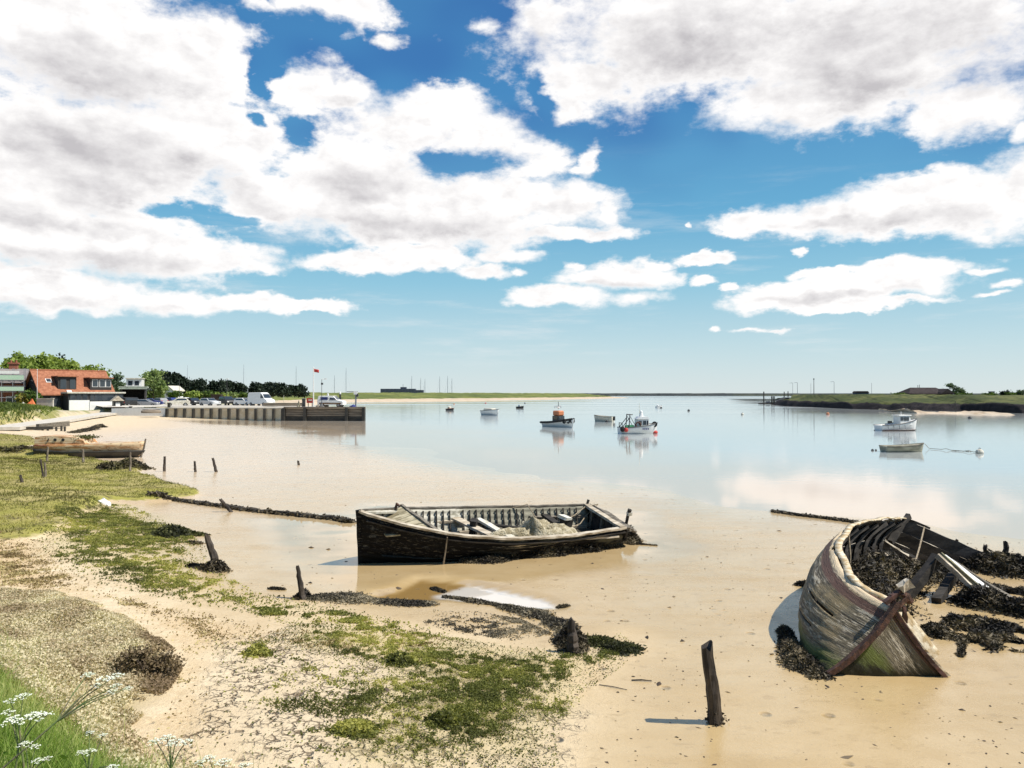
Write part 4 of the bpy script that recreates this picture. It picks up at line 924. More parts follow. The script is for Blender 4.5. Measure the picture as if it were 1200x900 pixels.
for px, pb, pt, lab in masts:
    b = at(px, pb, 800); h = (pb - pt) * 800 / FPX; mb = MB(); mb.tube([(0, 0, -2), (0, 0, h * .5), (0, 0, h)], [.30, .24, .14], 5)
    for a in (0, 2.1, 4.2): mb.tube([(0, 0, h * .9), (math.cos(a) * 6, math.sin(a) * 6, 0)], .03, 3)
    o = mb.build('radio_mast', MM); o.location = b; tag(o, lab, 'mast', 'radio masts on the skyline')
# right bank: shed, tree, scrub, poles, landing stage
t = tag(empty('boat_store', at(1089, 463.5, 235), R(6)), 'long dark shed with brown hipped roof on the right bank', 'shed')
MB().box((0, 3, 0), (11.5, 6, 1.8)).box((4.4, -.6, 0), (3.6, 2.0, 1.8)).build('wall', M['shed'], t)
rf = MB(); zr, ze = 2.35, .55
def hip(mb, x0, x1, y0, y1, hx): mb.add([(x0, y0, ze), (x1, y0, ze), (x1, y1, ze), (x0, y1, ze), (x0 + hx, (y0 + y1) / 2, zr), (x1 - hx, (y0 + y1) / 2, zr)], [(0, 1, 5, 4), (1, 2, 5), (2, 3, 4, 5), (3, 0, 4), (3, 2, 1, 0)])
hip(rf, -6.6, 6.6, -.6, 6.6, 2.6); rf.add([(2.2, -2.2, ze), (6.6, -2.2, ze), (4.4, -2.2, 2.0), (2.2, 3, ze), (6.6, 3, ze), (4.4, 3, 2.0)], [(0, 1, 2), (0, 2, 5, 3), (1, 4, 5, 2), (0, 3, 4, 1)])
rf.build('roof', M['shedroof'], t); MB().tube([(-1.6, 3, 2), (-1.6, 3, 3.1)], .07, 5).build('flue', M['darkgrey'], t); MB().tube([(-1.1, 3, 2), (-1.1, 3, 3.2)], .07, 5).build('flue', M['darkgrey'], t)
b0 = at(1115, 465, 240)
tree('windswept_tree', b0, 4.2, 6, M['treegrey'], 'grey green windswept tree beside the dark shed', cat='tree', seed=81,
     lobes=[(-.9, 0, 3.4, 1.0, .8, .55), (.1, 0, 3.2, 1.1, .9, .7), (1.3, 0, 2.5, 1.3, 1.0, .7), (2.4, 0, 1.8, 1.4, 1.0, .7), (3.4, 0, 1.3, 1.2, .9, .6), (.9, 0, 1.4, 1.5, 1, .8)], per=34, size=.16, lean=-.6)
for i, (px, pb, h, wd, mt, lab) in enumerate([(1185, 464, 1.5, 5.5, 'bush', 'dark low scrub at the right edge of the right bank'), (1178, 463.5, 1.9, 2.6, 'treedark', 'dark rounded bush left of the scrub at the right edge'), (1130, 463.5, 1.2, 5, 'bush', 'low green scrub right of the windswept tree'),
                                   (1055, 463.5, 1.1, 4, 'bush', 'low green scrub left of the dark shed'), (1197, 463.4, 2.2, 2.5, 'treegrey', 'grey bush in the far right corner of the bank'), (1160, 463.3, 1.0, 6, 'saltscrub' if 0 else 'bush', 'flat green scrub between the shed tree and the dark bush')]):
    D = 232; p = at(px, pb, D); shrub('shrub', (p.x, p.y, 3.3), h, wd, M[mt], lab, 'scrub on the right bank', seed=90 + i, size=.16)
t = tag(empty('pill_hut', at(1162, 462.5, 330)), 'tiny dark square hut on the skyline right of the shed', 'hut'); MB().box((0, 0, .3), (1.6, 1.6, 1.9)).build('wall', M['farbuilding'], t); MB().box((0, 0, 1.3), (1.9, 1.9, .14)).build('roof', M['farbuilding'], t)
t = tag(empty('low_shed', at(1010, 463, 300)), 'low grey shed on the grassy right bank left of the dark shed', 'shed'); MB().box((0, 1, .4), (5, 2.5, 1.2)).build('wall', M['farbuilding'], t)
MB().prism([(-2.7, -.5, .95), (2.7, -.5, .95), (2.0, -.5, 1.5), (-2.0, -.5, 1.5)], (0, 3, 0)).build('roof', M['shedroof'], t)
t = tag(empty('long_wall', at(1018, 465, 290)), 'long low dark wall in the grass of the right bank', 'wall'); MB().box((0, 0, 0), (9, .4, 1.1)).box((0, 0, .58), (9.2, .5, .08)).build('wall', M['farbuilding'], t)
def armlamp(t, h): MB().tube([(0, 0, h), (-.25, 0, h + .1), (-.9, 0, h + .05)], .06, 5).build('arm', M['grey'], t); MB().box((-1.0, 0, h + .02), (.5, .2, .12)).build('lamp_head', M['white'], t)
pole('street_lamp', 929, 463, 449, 300, .07, M['grey'], 'leftmost thin grey lamp pole on the right bank', 'lamp pole', 'poles on the right bank', armlamp)
pole('street_lamp', 934.5, 463, 448.5, 300, .09, M['grey'], 'grey lamp pole with an arm, second on the right bank', 'lamp pole', 'poles on the right bank', armlamp)
pole('utility_pole', 950.3, 463, 449, 290, .06, M['grey'], 'thinner of the two poles standing close together on the right bank', 'pole', 'poles on the right bank')
pole('utility_pole', 953.8, 463.5, 445, 290, .13, M['darkgrey'], 'tallest thick dark pole on the right bank', 'pole', 'poles on the right bank', lambda t, h: MB().tube([(0, 0, h), (0, 0, h + .5)], .2, 6).build('lantern', M['darkgrey'], t))
pole('street_lamp', 977.5, 463.5, 447.5, 280, .08, M['grey'], 'grey lamp pole standing alone right of the tallest pole', 'lamp pole', 'poles on the right bank', armlamp)
pole('utility_pole', 1021.5, 463.5, 448.5, 280, .06, M['grey'], 'thin pale pole right of the low grey shed', 'pole', 'poles on the right bank')
pole('mooring_pile', 1119.5, 484.5, 470, 172, .10, M['wettimber'], 'single dark stake standing at the water below the dark shed', 'post')
t = tag(empty('landing_stage', at(897, 473.5, 310)), 'dark floating landing stage with tall piles off the right bank', 'jetty')
MB().box((.6, 0, .15), (6, 2.2, .45)).build('pontoon', M['darkwood'], t)
for (x, y, h, r) in ((-.3, 1, 4.8, .22), (2.6, .3, 3.0, .3), (3.5, .6, 3.0, .3)): MB().tube([(x, y, -1), (x, y, h)], r, 8).build('pile', M['wettimber'], t)
MB().box((1.0, .2, .75), (1.4, .8, .6)).build('locker', M['farbuilding'], t); MB().beam((4, .4, 1.2), (9, 3, 2.4), 1.0, .15).build('gangway', M['darkgrey'], t)
for i, (px, pt, pb, lab) in enumerate([(919, 459, 471, 'dark pile near the shore behind the landing stage, left of two'), (923.5, 458.5, 471, 'dark pile near the shore behind the landing stage, right of two')]):
    pole('mooring_pile', px, pb, pt, 318, .24, M['wettimber'], lab, 'post', 'piles at the landing stage')
shrub('shrub', at(917, 470.5, 330), 1.6, 8, M['treedark'], 'dark weedy scrub on the tip of the right bank', seed=99, size=.25)

# ------------------------------------------------------------------ quay, slipway, cars
QA, QB, QZ = Vector((-52.9, 122.8, 0)), Vector((-22.0, 120.2, 0)), 1.9
M['creamwall'] = paint('cream_quay_panels', (0.80, 0.71, 0.54), (0.66, 0.56, 0.38), 0.85, 1.0, bmp=.2)
def build_quay():
    ux = (QB - QA).normalized(); uy = Vector((-ux.y, ux.x, 0)); L = (QB - QA).length
    rz = math.atan2(ux.y, ux.x); t = tag(empty('quay', QA, rz), 'timber faced quay wall with dark upright piles running out to the water', 'quay')
    xs = (335 - 196) / (427 - 196) * L
    bk = Matrix.Rotation(-rz, 3, 'Z') @ Vector((-.24, 1, 0)); bk = bk / bk.y          # the back edge runs away from the viewer, slightly left
    def slab(x0, x1, y0, y1, z0, z1): return MB().prism([(x0 + bk.x * y0, y0, z0), (x1 + bk.x * y0, y0, z0), (x1 + bk.x * y1, y1, z0), (x0 + bk.x * y1, y1, z0)], (0, 0, z1 - z0))
    slab(0, xs - .02, 0, 10, -.9, QZ - .1).build('quay_wall', M['creamwall'], t)
    slab(xs, L, 0.02, 10, -.95, QZ - .1).build('pier_head', M['wettimber'], t)
    slab(-.1, L + .12, -.12, 10.2, QZ - .1, QZ + .04).build('deck', M['concrete'], t)
    n = 14
    for i in range(n):
        x = .3 + (xs - .5) * i / (n - 1); p = MB().box((x, -.22, .55), (.32, .42, 2.5), jit=.03); p.build('pile', M['wettimber'], t)
    for x in (xs, xs + (L - xs) * .265, xs + (L - xs) * .78, L - .1): MB().box((x, -.25, .5), (.42, .46, 2.9), jit=.03).build('pile', M['wettimber'], t)
    cap_ = MB().beam((xs, -.2, QZ + .1), (L + .15, -.2, QZ + .1), .38, .26).build('capping_beam', M['timber'], t)
    for k in range(7):
        z = 1.62 - k * .27
        segs = [(xs + .25, xs + (L - xs) * .265 - .25), (xs + (L - xs) * .265 + .25, xs + (L - xs) * .78 - .25), (xs + (L - xs) * .78 + .25, L - .32)]
        for a, b in segs: MB().beam((a, -.06, z), (b, -.06, z + random.uniform(-.03, .03)), .12, .22, jit=.012, n=4).build('plank', M['timber'] if k < 4 else M['wettimber'], t)
    return t, L, xs
quay, QL, QXS = build_quay()
tag(np_mesh('pavement', [(-66, 129.8, 1.93), (-60, 128.0, 1.96), (-57, 131, 1.98), (-24.5, 129.0, 1.97), (-27.5, 131, 1.97), (-58, 159, 1.97), (-72, 170, 2.0), (-78, 150, 1.98)], [[0, 1, 2, 7], [2, 3, 4, 5], [2, 5, 6, 7]], M['paleconcrete']), kind='structure')
# low wall continuing left of the quay
mb = MB(); P = [(132, 478.6, 127.0), (150, 478.2, 126.6), (172, 478.0, 126.2), (196, 478.0, 125.8)]; q = [at(*p) for p in P]
for a, b in zip(q[:-1], q[1:]): mb.beam(a + Vector((0, 0, -.9)), b + Vector((0, 0, -.9)), .5, 1.8)
mb.o = q[1]; o = mb.build('shore_wall', M['white']); o.location = q[1]; tag(o, 'low pale concrete wall along the beach in front of the dark parked car', 'wall')
for i, (px, pt, pb, lab) in enumerate([(153, 476, 484, 'short dark bollard at the beach below the black off-roader'), (198, 472, 482, 'dark timber post at the left end of the quay')]):
    p = at(px, pb, 124.3 if i else 128); h = (pb - pt) * 126 / FPX; o = MB().box((0, 0, h / 2 - .1), (.34, .34, h), jit=.03).box((0, 0, h + .02 - .1), (.42, .42, .12), jit=.02).build('bollard', M['wettimber']); o.location = p; tag(o, lab, 'bollard', 'timber posts near the quay')
# slipway: a pale raised walk that runs down to the marsh
def build_slip():
    c = [at(2, 500.5, 75), at(40, 495.5, 86), at(72, 491.0, 97), at(95, 487.6, 110), at(120, 484.5, 124), at(138, 482.3, 134)]
    mb = MB(); g = [[], []]
    for i, p in enumerate(c):
        d = (c[min(i + 1, 5)] - c[max(i - 1, 0)]); d.z = 0; d.normalize(); s = Vector((d.y, -d.x, 0)) * 1.5
        g[0].append(p - s); g[1].append(p + s)
    V = []; F = []
    for i in range(6):
        for q in (g[0][i], g[1][i], g[1][i] - Vector((0, 0, .3)), g[0][i] - Vector((0, 0, .3))): V.append(q)
    for i in range(5):
        a = i * 4
        for k in range(4): F.append((a + k, a + 4 + k, a + 4 + (k + 1) % 4, a + (k + 1) % 4))
    F += [(0, 1, 2, 3), (23, 22, 21, 20)]
    mb.add(V, F); o = mb.build('footpath', M['paleconcrete']); tag(o, kind='structure')
    fr = tag(empty('trestle', c[1]), 'dark timber trestle legs and rail under the end of the pale walkway', 'trestle')
    for (px, pt, pb) in ((30, 499, 509), (50, 500, 508), (56, 500, 508), (66, 500, 511), (72, 499, 507), (76, 500, 509)):
        b = at(px, pb, 78); tt = at(px, pt, 78); MB(c[1]).tube([b - Vector((0, 0, .2)), tt], .10, 6, jit=.1).build('leg', M['wettimber'], fr)
    MB(c[1]).beam(at(0, 502.5, 77), at(62, 501.5, 78), .15, .3).build('rail', M['wettimber'], fr); MB(c[1]).beam(at(44, 500, 78), at(80, 496.5, 84), .3, .5).build('edge_beam', M['oldwood'], fr)
build_slip()

def make_car(kind, body, label, L=4.2, W_=1.7, Hh=1.45):
    t = tag(empty('parked_car' if kind != 'van' else 'parked_van', (0, 0, 0)), label, 'car' if kind != 'van' else 'van', 'vehicles parked on the quay')
    if kind == 'van': prof = [(-2.5, .35), (-2.5, 1.2), (-2.45, 2.25), (-2.2, 2.4), (.7, 2.42), (1.1, 2.2), (1.75, 1.35), (2.4, 1.1), (2.5, .8), (2.5, .35)]; gl = [(.75, 2.2), (1.1, 2.08), (1.66, 1.4), (.75, 1.4)]; wx = (-1.55, 1.6); L, W_ = 5, 1.95
    elif kind == 'caddy': prof = [(-2.1, .35), (-2.12, 1.1), (-2.0, 1.72), (-1.8, 1.8), (.5, 1.8), (1.15, 1.15), (2.0, .98), (2.1, .75), (2.1, .35)]; gl = [(-.1, 1.68), (.45, 1.68), (.98, 1.18), (-.1, 1.18)]; wx = (-1.3, 1.35)
    elif kind == 'suv': prof = [(-2.15, .42), (-2.18, 1.0), (-2.0, 1.68), (-1.7, 1.76), (.55, 1.74), (1.1, 1.16), (2.1, 1.02), (2.2, .8), (2.2, .42)]; gl = [(-1.85, 1.62), (.48, 1.64), (.92, 1.2), (-1.95, 1.2)]; wx = (-1.35, 1.38)
    else: prof = [(-2.0, .32), (-2.05, .85), (-1.85, 1.0), (-1.5, 1.42), (.1, 1.44), (.85, .98), (1.9, .85), (2.05, .65), (2.05, .32)]; gl = [(-1.55, 1.06), (-1.35, 1.36), (.05, 1.37), (.62, 1.02)]; wx = (-1.25, 1.3)
    b = MB(); n = len(prof); wl = W_ / 2
    def half(z): return wl * (1 if z < 1.05 else 1 - .16 * min(1, (z - 1.05) / .6))
    V = [(x, -half(z), z) for x, z in prof] + [(x, half(z), z) for x, z in prof]
    b.add(V, [tuple(reversed(range(n))), tuple(range(n, 2 * n))] + [(i, (i + 1) % n, n + (i + 1) % n, n + i) for i in range(n)]); b.build('body', M[body], t, bevel=.05)
    zt = max(z for x, z in gl)
    for s in (-1, 1):
        v = [(x, s * (half(z) + .012), z) for x, z in gl]
        MB().add(v, [tuple(range(4)) if s < 0 else tuple(reversed(range(4)))]).add([(x, y - s * .02, z) for x, y, z in v], [tuple(reversed(range(4))) if s < 0 else tuple(range(4))]).build('side_window', M['glass'], t)
    i0 = [i for i in range(n - 1) if prof[i][1] > 1.3 and prof[i + 1][1] < prof[i][1] - .25 and prof[i][0] > 0]
    i0 = i0[0] if i0 else None
    if i0 is not None:
        (xa, za), (xb, zb) = prof[i0], prof[i0 + 1]; nx, nz = (za - zb), (xb - xa); l = math.hypot(nx, nz); nx, nz = nx / l * .015, nz / l * .015
        h1, h2 = half(za) * .86, half(zb) * .9; fa, fb2 = .08, .92
        pa = (xa + (xb - xa) * fa + nx, za + (zb - za) * fa + nz); pb = (xa + (xb - xa) * fb2 + nx, za + (zb - za) * fb2 + nz)
        MB().add([(pa[0], -h1, pa[1]), (pa[0], h1, pa[1]), (pb[0], h2, pb[1]), (pb[0], -h2, pb[1])], [(0, 3, 2, 1)]).build('windscreen', M['glass'], t)
    xf = prof[-1][0]
    for s in (-1, 1):
        MB().box((xf + .01, s * wl * .7, .78), (.06, .35, .16)).build('headlight', M['white'], t)
        MB().box((prof[0][0] - .01, s * wl * .8, .85), (.06, .22, .22)).build('tail_light', M['red'], t)
    for x in wx:
        for s in (-1, 1):
            w = MB().tube([(x, s * (wl - .18), .33), (x, s * (wl + .015), .33)], .33, 14).build('wheel', M['rubber'], t)
            MB().tube([(x, s * (wl - .1), .33), (x, s * (wl + .03), .33)], .19, 10).build('rim', M['grey'], w)
    if kind == 'caddy':
        for s in (-1, 1): MB().box((.0, s * (wl + .012), .62), (3.6, .02, .2)).build('stripe', M['brass'], t); MB().box((-1.0, s * (wl * .93 + .02), 1.38), (1.2, .02, .42)).build('side_panel', M['blue'], t)
    return t
cars = [('suv', 'black', 155, 476.8, 147, 1.1, 'black off-roader parked at the left beside the boat shed'), ('car', 'blue', 178, 475.5, 156, .3, 'dark blue car parked right of the boat shed'), ('car', 'grey', 172, 477, 148, 0.1, 'pale grey car low behind the shore wall by the boat shed'),
        ('car', 'grey', 186, 474.5, 166, 2.6, 'grey car in the back row left of the silver estate'), ('car', 'blue', 196, 474, 170, 2.9, 'blue car in the back row behind the silver estate'), ('car', 'offwhite', 208, 476.6, 143, 3.6, 'silver white estate car parked at the left end of the quay'),
        ('car', 'black', 227, 476.2, 147, 5.5, 'black hatchback parked between the two silver cars'), ('car', 'greylight', 246, 476.4, 145, 5.7, 'silver hatchback with dark windows left of the black four by four'), ('suv', 'black', 266, 476.2, 147, 5.4, 'black four by four parked in the middle of the row'),
        ('car', 'darkgrey', 281, 475.5, 151, 5.4, 'dark grey car parked behind the white saloon'), ('car', 'white', 287, 476.2, 145, 5.8, 'white saloon parked left of the white van'), ('van', 'white', 306, 476.6, 143, 5.75, 'tall white panel van parked on the quay'),
        ('car', 'white', 212, 473.4, 176, 3.0, 'white car in the back row above the estate car'), ('caddy', 'white', 389, 475.6, 127.5, 6.15, 'small white van with brown stripe and blue side panel near the quay end')]
M['greylight'] = paint('silver_paint', (0.55, 0.56, 0.57), (0.48, 0.49, 0.5), 0.35, 4)
for kind, mt, px, py, D, rz, lab in cars:
    p = at(px, py, D); c = make_car(kind, mt, lab); c.location = (p.x, p.y, max(p.z, Hs(p.x, p.y)) if D > 130 else QZ + .05); c.rotation_euler.z = rz
# things on the quay
def flag(t, h):
    g = [[(0.04 + .16 * i, .05 * math.sin(i * 1.3), h - .15 - .16 * j - .03 * i) for j in range(4)] for i in range(6)]
    V, F = shell(np.array(g), .01); np_mesh('flag', V, F, M['red'], t)
    MB().ball((0, 0, h + .05), .09, 7, 5).build('finial', M['white'], t)
pole('flagpole', 367.3, 476, 431, 124, .10, M['white'], 'white flagpole with a small red flag on the quay', 'flagpole', extra=flag)
pole('quay_lamp', 377, 476, 444.5, 126, .05, M['darkgrey'], 'thin dark post with camera and white lamp arm on the quay', 'lamp post', extra=lambda t, h: (MB().box((0.05, 0, h - .7), (.3, .25, .3)).build('camera_box', M['darkgrey'], t), MB().tube([(0, 0, h), (.5, 0, h + .08)], .04, 5).build('arm', M['white'], t), MB().box((.6, 0, h + .06), (.4, .2, .14)).build('lamp_head', M['white'], t)))
pole('lamp_pole', 265.8, 470, 444, 185, .07, M['darkgrey'], 'dark lamp pole rising behind the parked cars', 'lamp post', extra=lambda t, h: MB().box((.1, 0, h), (.5, .2, .15)).build('lamp_head', M['white'], t))
pole('utility_pole', 210, 470, 446, 190, .06, M['darkgrey'], 'thin dark pole standing below the tall pines', 'pole')
b = at(363.5, 476.6, 124.5); t = tag(empty('life_ring_cabinet', b), 'red lifebuoy cabinet with pale marks on the quay', 'cabinet')
MB().box((0, 0, .95), (1.0, .35, .75), jit=.01).build('cabinet', M['red'], t); MB().box((.05, -.19, 1.02), (.55, .03, .22)).build('notice', M['offwhite'], t); MB().box((-.3, 0, .3), (.1, .1, .6)).build('leg', M['darkgrey'], t); MB().box((.3, 0, .3), (.1, .1, .6)).build('leg', M['darkgrey'], t)
b = at(356, 476.5, 125); t = tag(empty('fuel_pump', b), 'narrow dark grey post box left of the red cabinet on the quay', 'pillar'); MB().box((0, 0, .6), (.45, .4, 1.2)).build('body', M['darkgrey'], t); MB().box((0, 0, 1.25), (.52, .46, .1)).build('cap', M['grey'], t)
b = at(350, 476.5, 124.6); t = tag(empty('canvas_cone', b), 'small cream canvas cone standing on the quay edge', 'cover'); MB().tube([(0, 0, 0), (.0, 0, .35), (.02, 0, .95)], [.28, .2, .06], 8).build('cover', M['canvas'], t)
for (px, lab, c) in ((384.3, 'black bollard with white top behind the small white van', .9), (398.6, 'tall black bollard with white top right of the small white van', 1.15)):
    b = at(px, 470.5, 131); h = 1.05 * c; t = tag(empty('pile', b), lab, 'bollard', 'black and white piles on the quay'); MB().tube([(0, 0, -1.2), (0, 0, h)], .15, 8).build('shaft', M['black'], t); MB().tube([(0, 0, h), (0, 0, h + .3), (0, 0, h + .38)], [.16, .15, .05], 8).build('top', M['white'], t)
b = at(417, 476.5, 122.5); t = tag(empty('hand_crane', b), 'small quay crane with grey post, white head and thin jib', 'crane')
MB().tube([(0, 0, 0), (0, 0, 1.9)], .13, 8).build('mast', M['grey'], t); MB().box((-.05, 0, 2.1), (.5, .4, .5)).build('winch_head', M['white'], t); MB().tube([(.3, 0, 2.3), (-1.4, 0, 2.28)], .05, 6).build('jib', M['darkgrey'], t); MB().box((.25, 0, 1.75), (.25, .3, .5)).build('motor', M['darkgrey'], t)
p_ = at(414, 476.8, 121.6); p_.z = QZ + .05; tag(heap('net_heap', p_, .62, .5, .42, M['blue'], 5), 'blue net heaped on the end of the quay', 'net')
for i, (px, D, mt, lab) in enumerate(((372.5, 124, 'timber', 'brown heap of gear right of the flagpole foot'), (376.5, 123.5, 'darkgrey', 'dark fender leaning behind the small white van'))):
    p_ = at(px, 476.8, D); p_.z = QZ + .05; tag(heap('gear_heap', p_, .45, .4, .35 + .3 * i, M[mt], 7 + i), lab, 'gear', 'gear on the quay')
t = tag(empty('timber_stack', at(331, 474.3, 135)), 'long stack of brown timber beams behind the quay edge', 'timber')
for k in range(5): MB().beam((-3.2, k * .3, .05 + .0), (3.2 + random.uniform(-.4, .4), k * .3, .05), .26, .5, jit=.02).build('beam', M['timber'], t)
for px, lab in ((332.5, 'short pale stake behind the timber stack'),): pole('stake', px, 472.5, 463, 138, .04, M['offwhite'], lab, 'post')
p_ = at(177, 484, 121.5); bt = tag(empty('rowing_boat', p_, R(20)), 'small brown upturned rowing boat on the beach at the quay', 'boat')
g = [[(x, .62 * math.cos(a) * (1 - .9 * (abs(x) / 1.35) ** 3), .5 * math.sin(a) * (1 - .35 * (abs(x) / 1.35) ** 2)) for a in np.linspace(0, math.pi, 9)] for x in np.linspace(-1.35, 1.35, 11)]
V, F = shell(np.array(g), .04); np_mesh('hull', V, F, M['timber'], bt, True); MB().beam((-1.2, 0, .5), (1.2, 0, .5), .06, .08).build('keel', M['darkwood'], bt)

# ------------------------------------------------------------------ boats afloat
M['aged'] = paint('aged_grey_green_paint', (0.42, 0.40, 0.30), (0.24, 0.23, 0.17), 0.7, 3, (.4, 1, 2))
def hull_grid(L, B, zs, zk, tr=0.8, fine=1.6, n=22, m=9, full=.5):
    "x 0 stern .. L bow; zs(t) sheer; zk keel depth; returns (n, 2m-1, 3) port to starboard"
    g = np.zeros((n, 2 * m - 1, 3))
    for i in range(n):
        t = i / (n - 1); b = B / 2 * (tr + (1 - tr) * math.sin(min(t / .45, 1) * math.pi / 2)) if t < .45 else B / 2 * (1 - ((t - .45) / .55) ** (fine + .6)) ** .8
        b = max(b, .012); z0 = zk * (1 - .75 * max(0, (t - .7) / .3) ** 2); p = full + (1.25 - full) * t ** 2; rake = .10 * L * max(0, (t - .6) / .4) ** 2
        for j in range(2 * m - 1):
            s = abs(j - (m - 1)) / (m - 1); sg = 1 if j < m - 1 else -1
            z = z0 + (zs(t) - z0) * (s ** 1.35 if s else 0)
            g[i, j] = (t * L * .92 + rake * s * (.6 if t > .6 else 0) + (0 if t < .97 else 0), sg * b * s ** p, z)
    return g
def boat(name, pos, head, L, B, zs, mat, label, cat='boat', group='boats moored on the water', rail=None, inner=None, zk=-.35, tr=.8, deck=None, keel_mat=None, full=.42):
    t = tag(empty(name, pos, math.atan2(head[1], head[0])), label, cat, group)
    g = hull_grid(L, B, zs, zk, tr, full=full)
    V, F = shell(g, .05); h = np_mesh('hull', V, F, M[mat], t, False)
    n, m2 = g.shape[:2]; tr_ = MB().add([tuple(p) for p in g[0]], [tuple(range(m2))]).add([tuple(p + np.array((.05, 0, 0))) for p in g[0]], [tuple(reversed(range(m2)))]); tr_.build('transom', M[mat], h)
    r = MB()
    for j in (0, m2 - 1): r.tube([tuple(p + np.array((0, 0, .02))) for p in g[:, j]], .05 if L > 3.5 else .035, 6)
    r.build('rubbing_strake', M[rail or 'black'], t)
    if deck is not None:
        dk = [[tuple(g[i, 0] * (1, .93, 1) + (0, 0, -deck)), tuple(g[i, -1] * (1, .93, 1) + (0, 0, -deck))] for i in range(n - 1)]
        MB().quadgrid(dk).build('deck', M[inner or 'offwhite'], t)
    else:
        for x in (.25, .55, .75): i = int(x * n); MB().beam(tuple(g[i, 1]), tuple(g[i, -2]), .22, .04).build('thwart', M['plank'], t)
    if keel_mat:
        kb = MB()
        for j in (1, -1):
            pass
    return t
def afl(px, py): return on(px, py, 0.0)
# orange pilot boat
hd = (.62, -.78); p = afl(655, 500.5) - Vector((hd[0] * 2.4, hd[1] * 2.4, 0))
t = boat('pilot_boat', p, hd, 5.2, 2.1, lambda t: .62 + .45 * t ** 2, 'white', 'white launch with a small orange topped wheelhouse and black tyre fenders on the bow', rail='rubber', deck=.1, inner='offwhite')
MB().box((2.3, 0, 1.0), (1.1, 1.0, .75), jit=.01).build('wheelhouse', M['darkgrey'], t)
c = MB().box((2.3, 0, 1.70), (1.1, 1.0, .62)).build('cabin_top', M['orange'], t, bevel=.12)
for (x, y, dx, dy) in ((2.865, .25, .03, .40), (2.865, -.25, .03, .40)): MB().box((x, y, 1.12), (dx, dy, .42)).build('window', M['glass'], t)
for s in (-1, 1): MB().box((2.35, s * .515, 1.15), (.8, .03, .4)).build('window', M['glass'], t)
MB().tube([(2.3, 0, 2.2), (2.3, 0, 3.1)], .035, 5).build('mast', M['darkgrey'], t); MB().tube([(2.2, -.5, 2.3), (2.2, -.5, 2.55), (2.2, .5, 2.55), (2.2, .5, 2.3)], .04, 5).build('radar_arch', M['grey'], t); MB().ball((2.2, 0, 2.4), .2, 8, 5, (1, 1, .5)).build('radar', M['white'], t)
for k in range(5): a = -.9 + .45 * k; MB().torus((4.75 - abs(a) * .7, a * .8, .78), .22, .09, 'x' if abs(a) < .3 else 'y', 10, 6).build('tyre', M['rubber'], t)
fb_m = MB()
for s_ in (1, -1): fb_m.tube([(x, s_ * w, z) for x, w, z in ((.1, 1.0, .55), (1.4, 1.12, .60), (2.6, 1.08, .68), (3.6, .86, .80), (4.4, .5, .95), (4.9, .12, 1.05))], .13, 7)
fb_m.build('bow_fender', M['rubber'], t)
# fishing boat
hd = (.96, -.27); p = afl(748, 508.2) - Vector((hd[0] * 1.95, hd[1] * 1.95, 0))
hd = (.985, .14); p = afl(748, 508.2) - Vector((hd[0] * 2.0, hd[1] * 2.0, 0))
t = boat('fishing_boat', p, hd, 4.1, 1.9, lambda t: .62 + .45 * t ** 2, 'white', 'white fishing boat with a dark stern gantry, wheelhouse and red buoys', rail='darkgrey', deck=.12, inner='green')
MB().box((2.35, 0, 1.0), (1.15, 1.25, .95)).build('wheelhouse', M['white'], t, bevel=.05); MB().prism([(1.7, -.7, 1.48), (2.98, -.7, 1.48), (2.75, -.7, 1.75), (2.0, -.7, 1.75)], (0, 1.4, 0)).build('wheelhouse_roof', M['white'], t)
for (a, w) in ((2.0, .32), (2.45, .32), (2.78, .16)):
    for s in (-1, 1): MB().box((a, s * .64, 1.12), (w, .03, .42)).build('window', M['glass'], t)
for y in (-.3, .3): MB().box((2.94, y, 1.12), (.03, .42, .42)).build('window', M['glass'], t)
MB().tube([(2.3, 0, 1.7), (2.3, 0, 2.2)], [.25, .12], 8).build('mast', M['white'], t); MB().ball((2.3, 0, 2.2), .16, 8, 5).build('radar', M['white'], t); MB().tube([(2.2, .2, 1.7), (2.15, .2, 3.1)], .02, 4).build('aerial', M['offwhite'], t)
gn = MB()
for y in (-.55, .55): gn.tube([(.85, y, .5), (.95, y, 1.95)], .05, 6).tube([(.1, y, .6), (.9, y, 1.6)], .04, 6).tube([(.15, y, .6), (.15, y, 1.1)], .04, 6).tube([(1.6, y, .7), (1.0, y, 1.75)], .03, 5)
gn.tube([(.95, -.6, 1.95), (.95, .6, 1.95)], .06, 6).tube([(.15, -.6, 1.1), (.15, .6, 1.1)], .04, 6).tube([(.62, -.55, 1.95), (1.25, -.55, 1.95)], .05, 5).build('gantry', M['darkgrey'], t)
MB().torus((1.75, -.78, .92), .26, .08, 'y', 14, 6).build('lifebuoy', M['redlead'], t); MB().torus((3.62, -.25, .95), .2, .1, 'y', 12, 6).build('tyre', M['rubber'], t); MB().ball((.1, -.85, .5), .26, 8, 6, (1, .6, 1.1)).build('fender', M['rubber'], t)
MB().ball((.45, -.95, .42), .22, 9, 6).build('buoy', M['red'], t); MB().box((1.0, -.2, .72), (.8, .7, .3), jit=.06).build('net_pile', M['green'], t)
rm = MB()
for x in (2.2, 2.38, 2.56, 2.74): rm.box((x, -.965 + .03 * (x - 2.2), .52), (.11, .02, .16)); rm.box((x + .04, -.975 + .03 * (x - 2.2), .56), (.04, .02, .05))
rm.build('registration_mark', M['blue'], t)
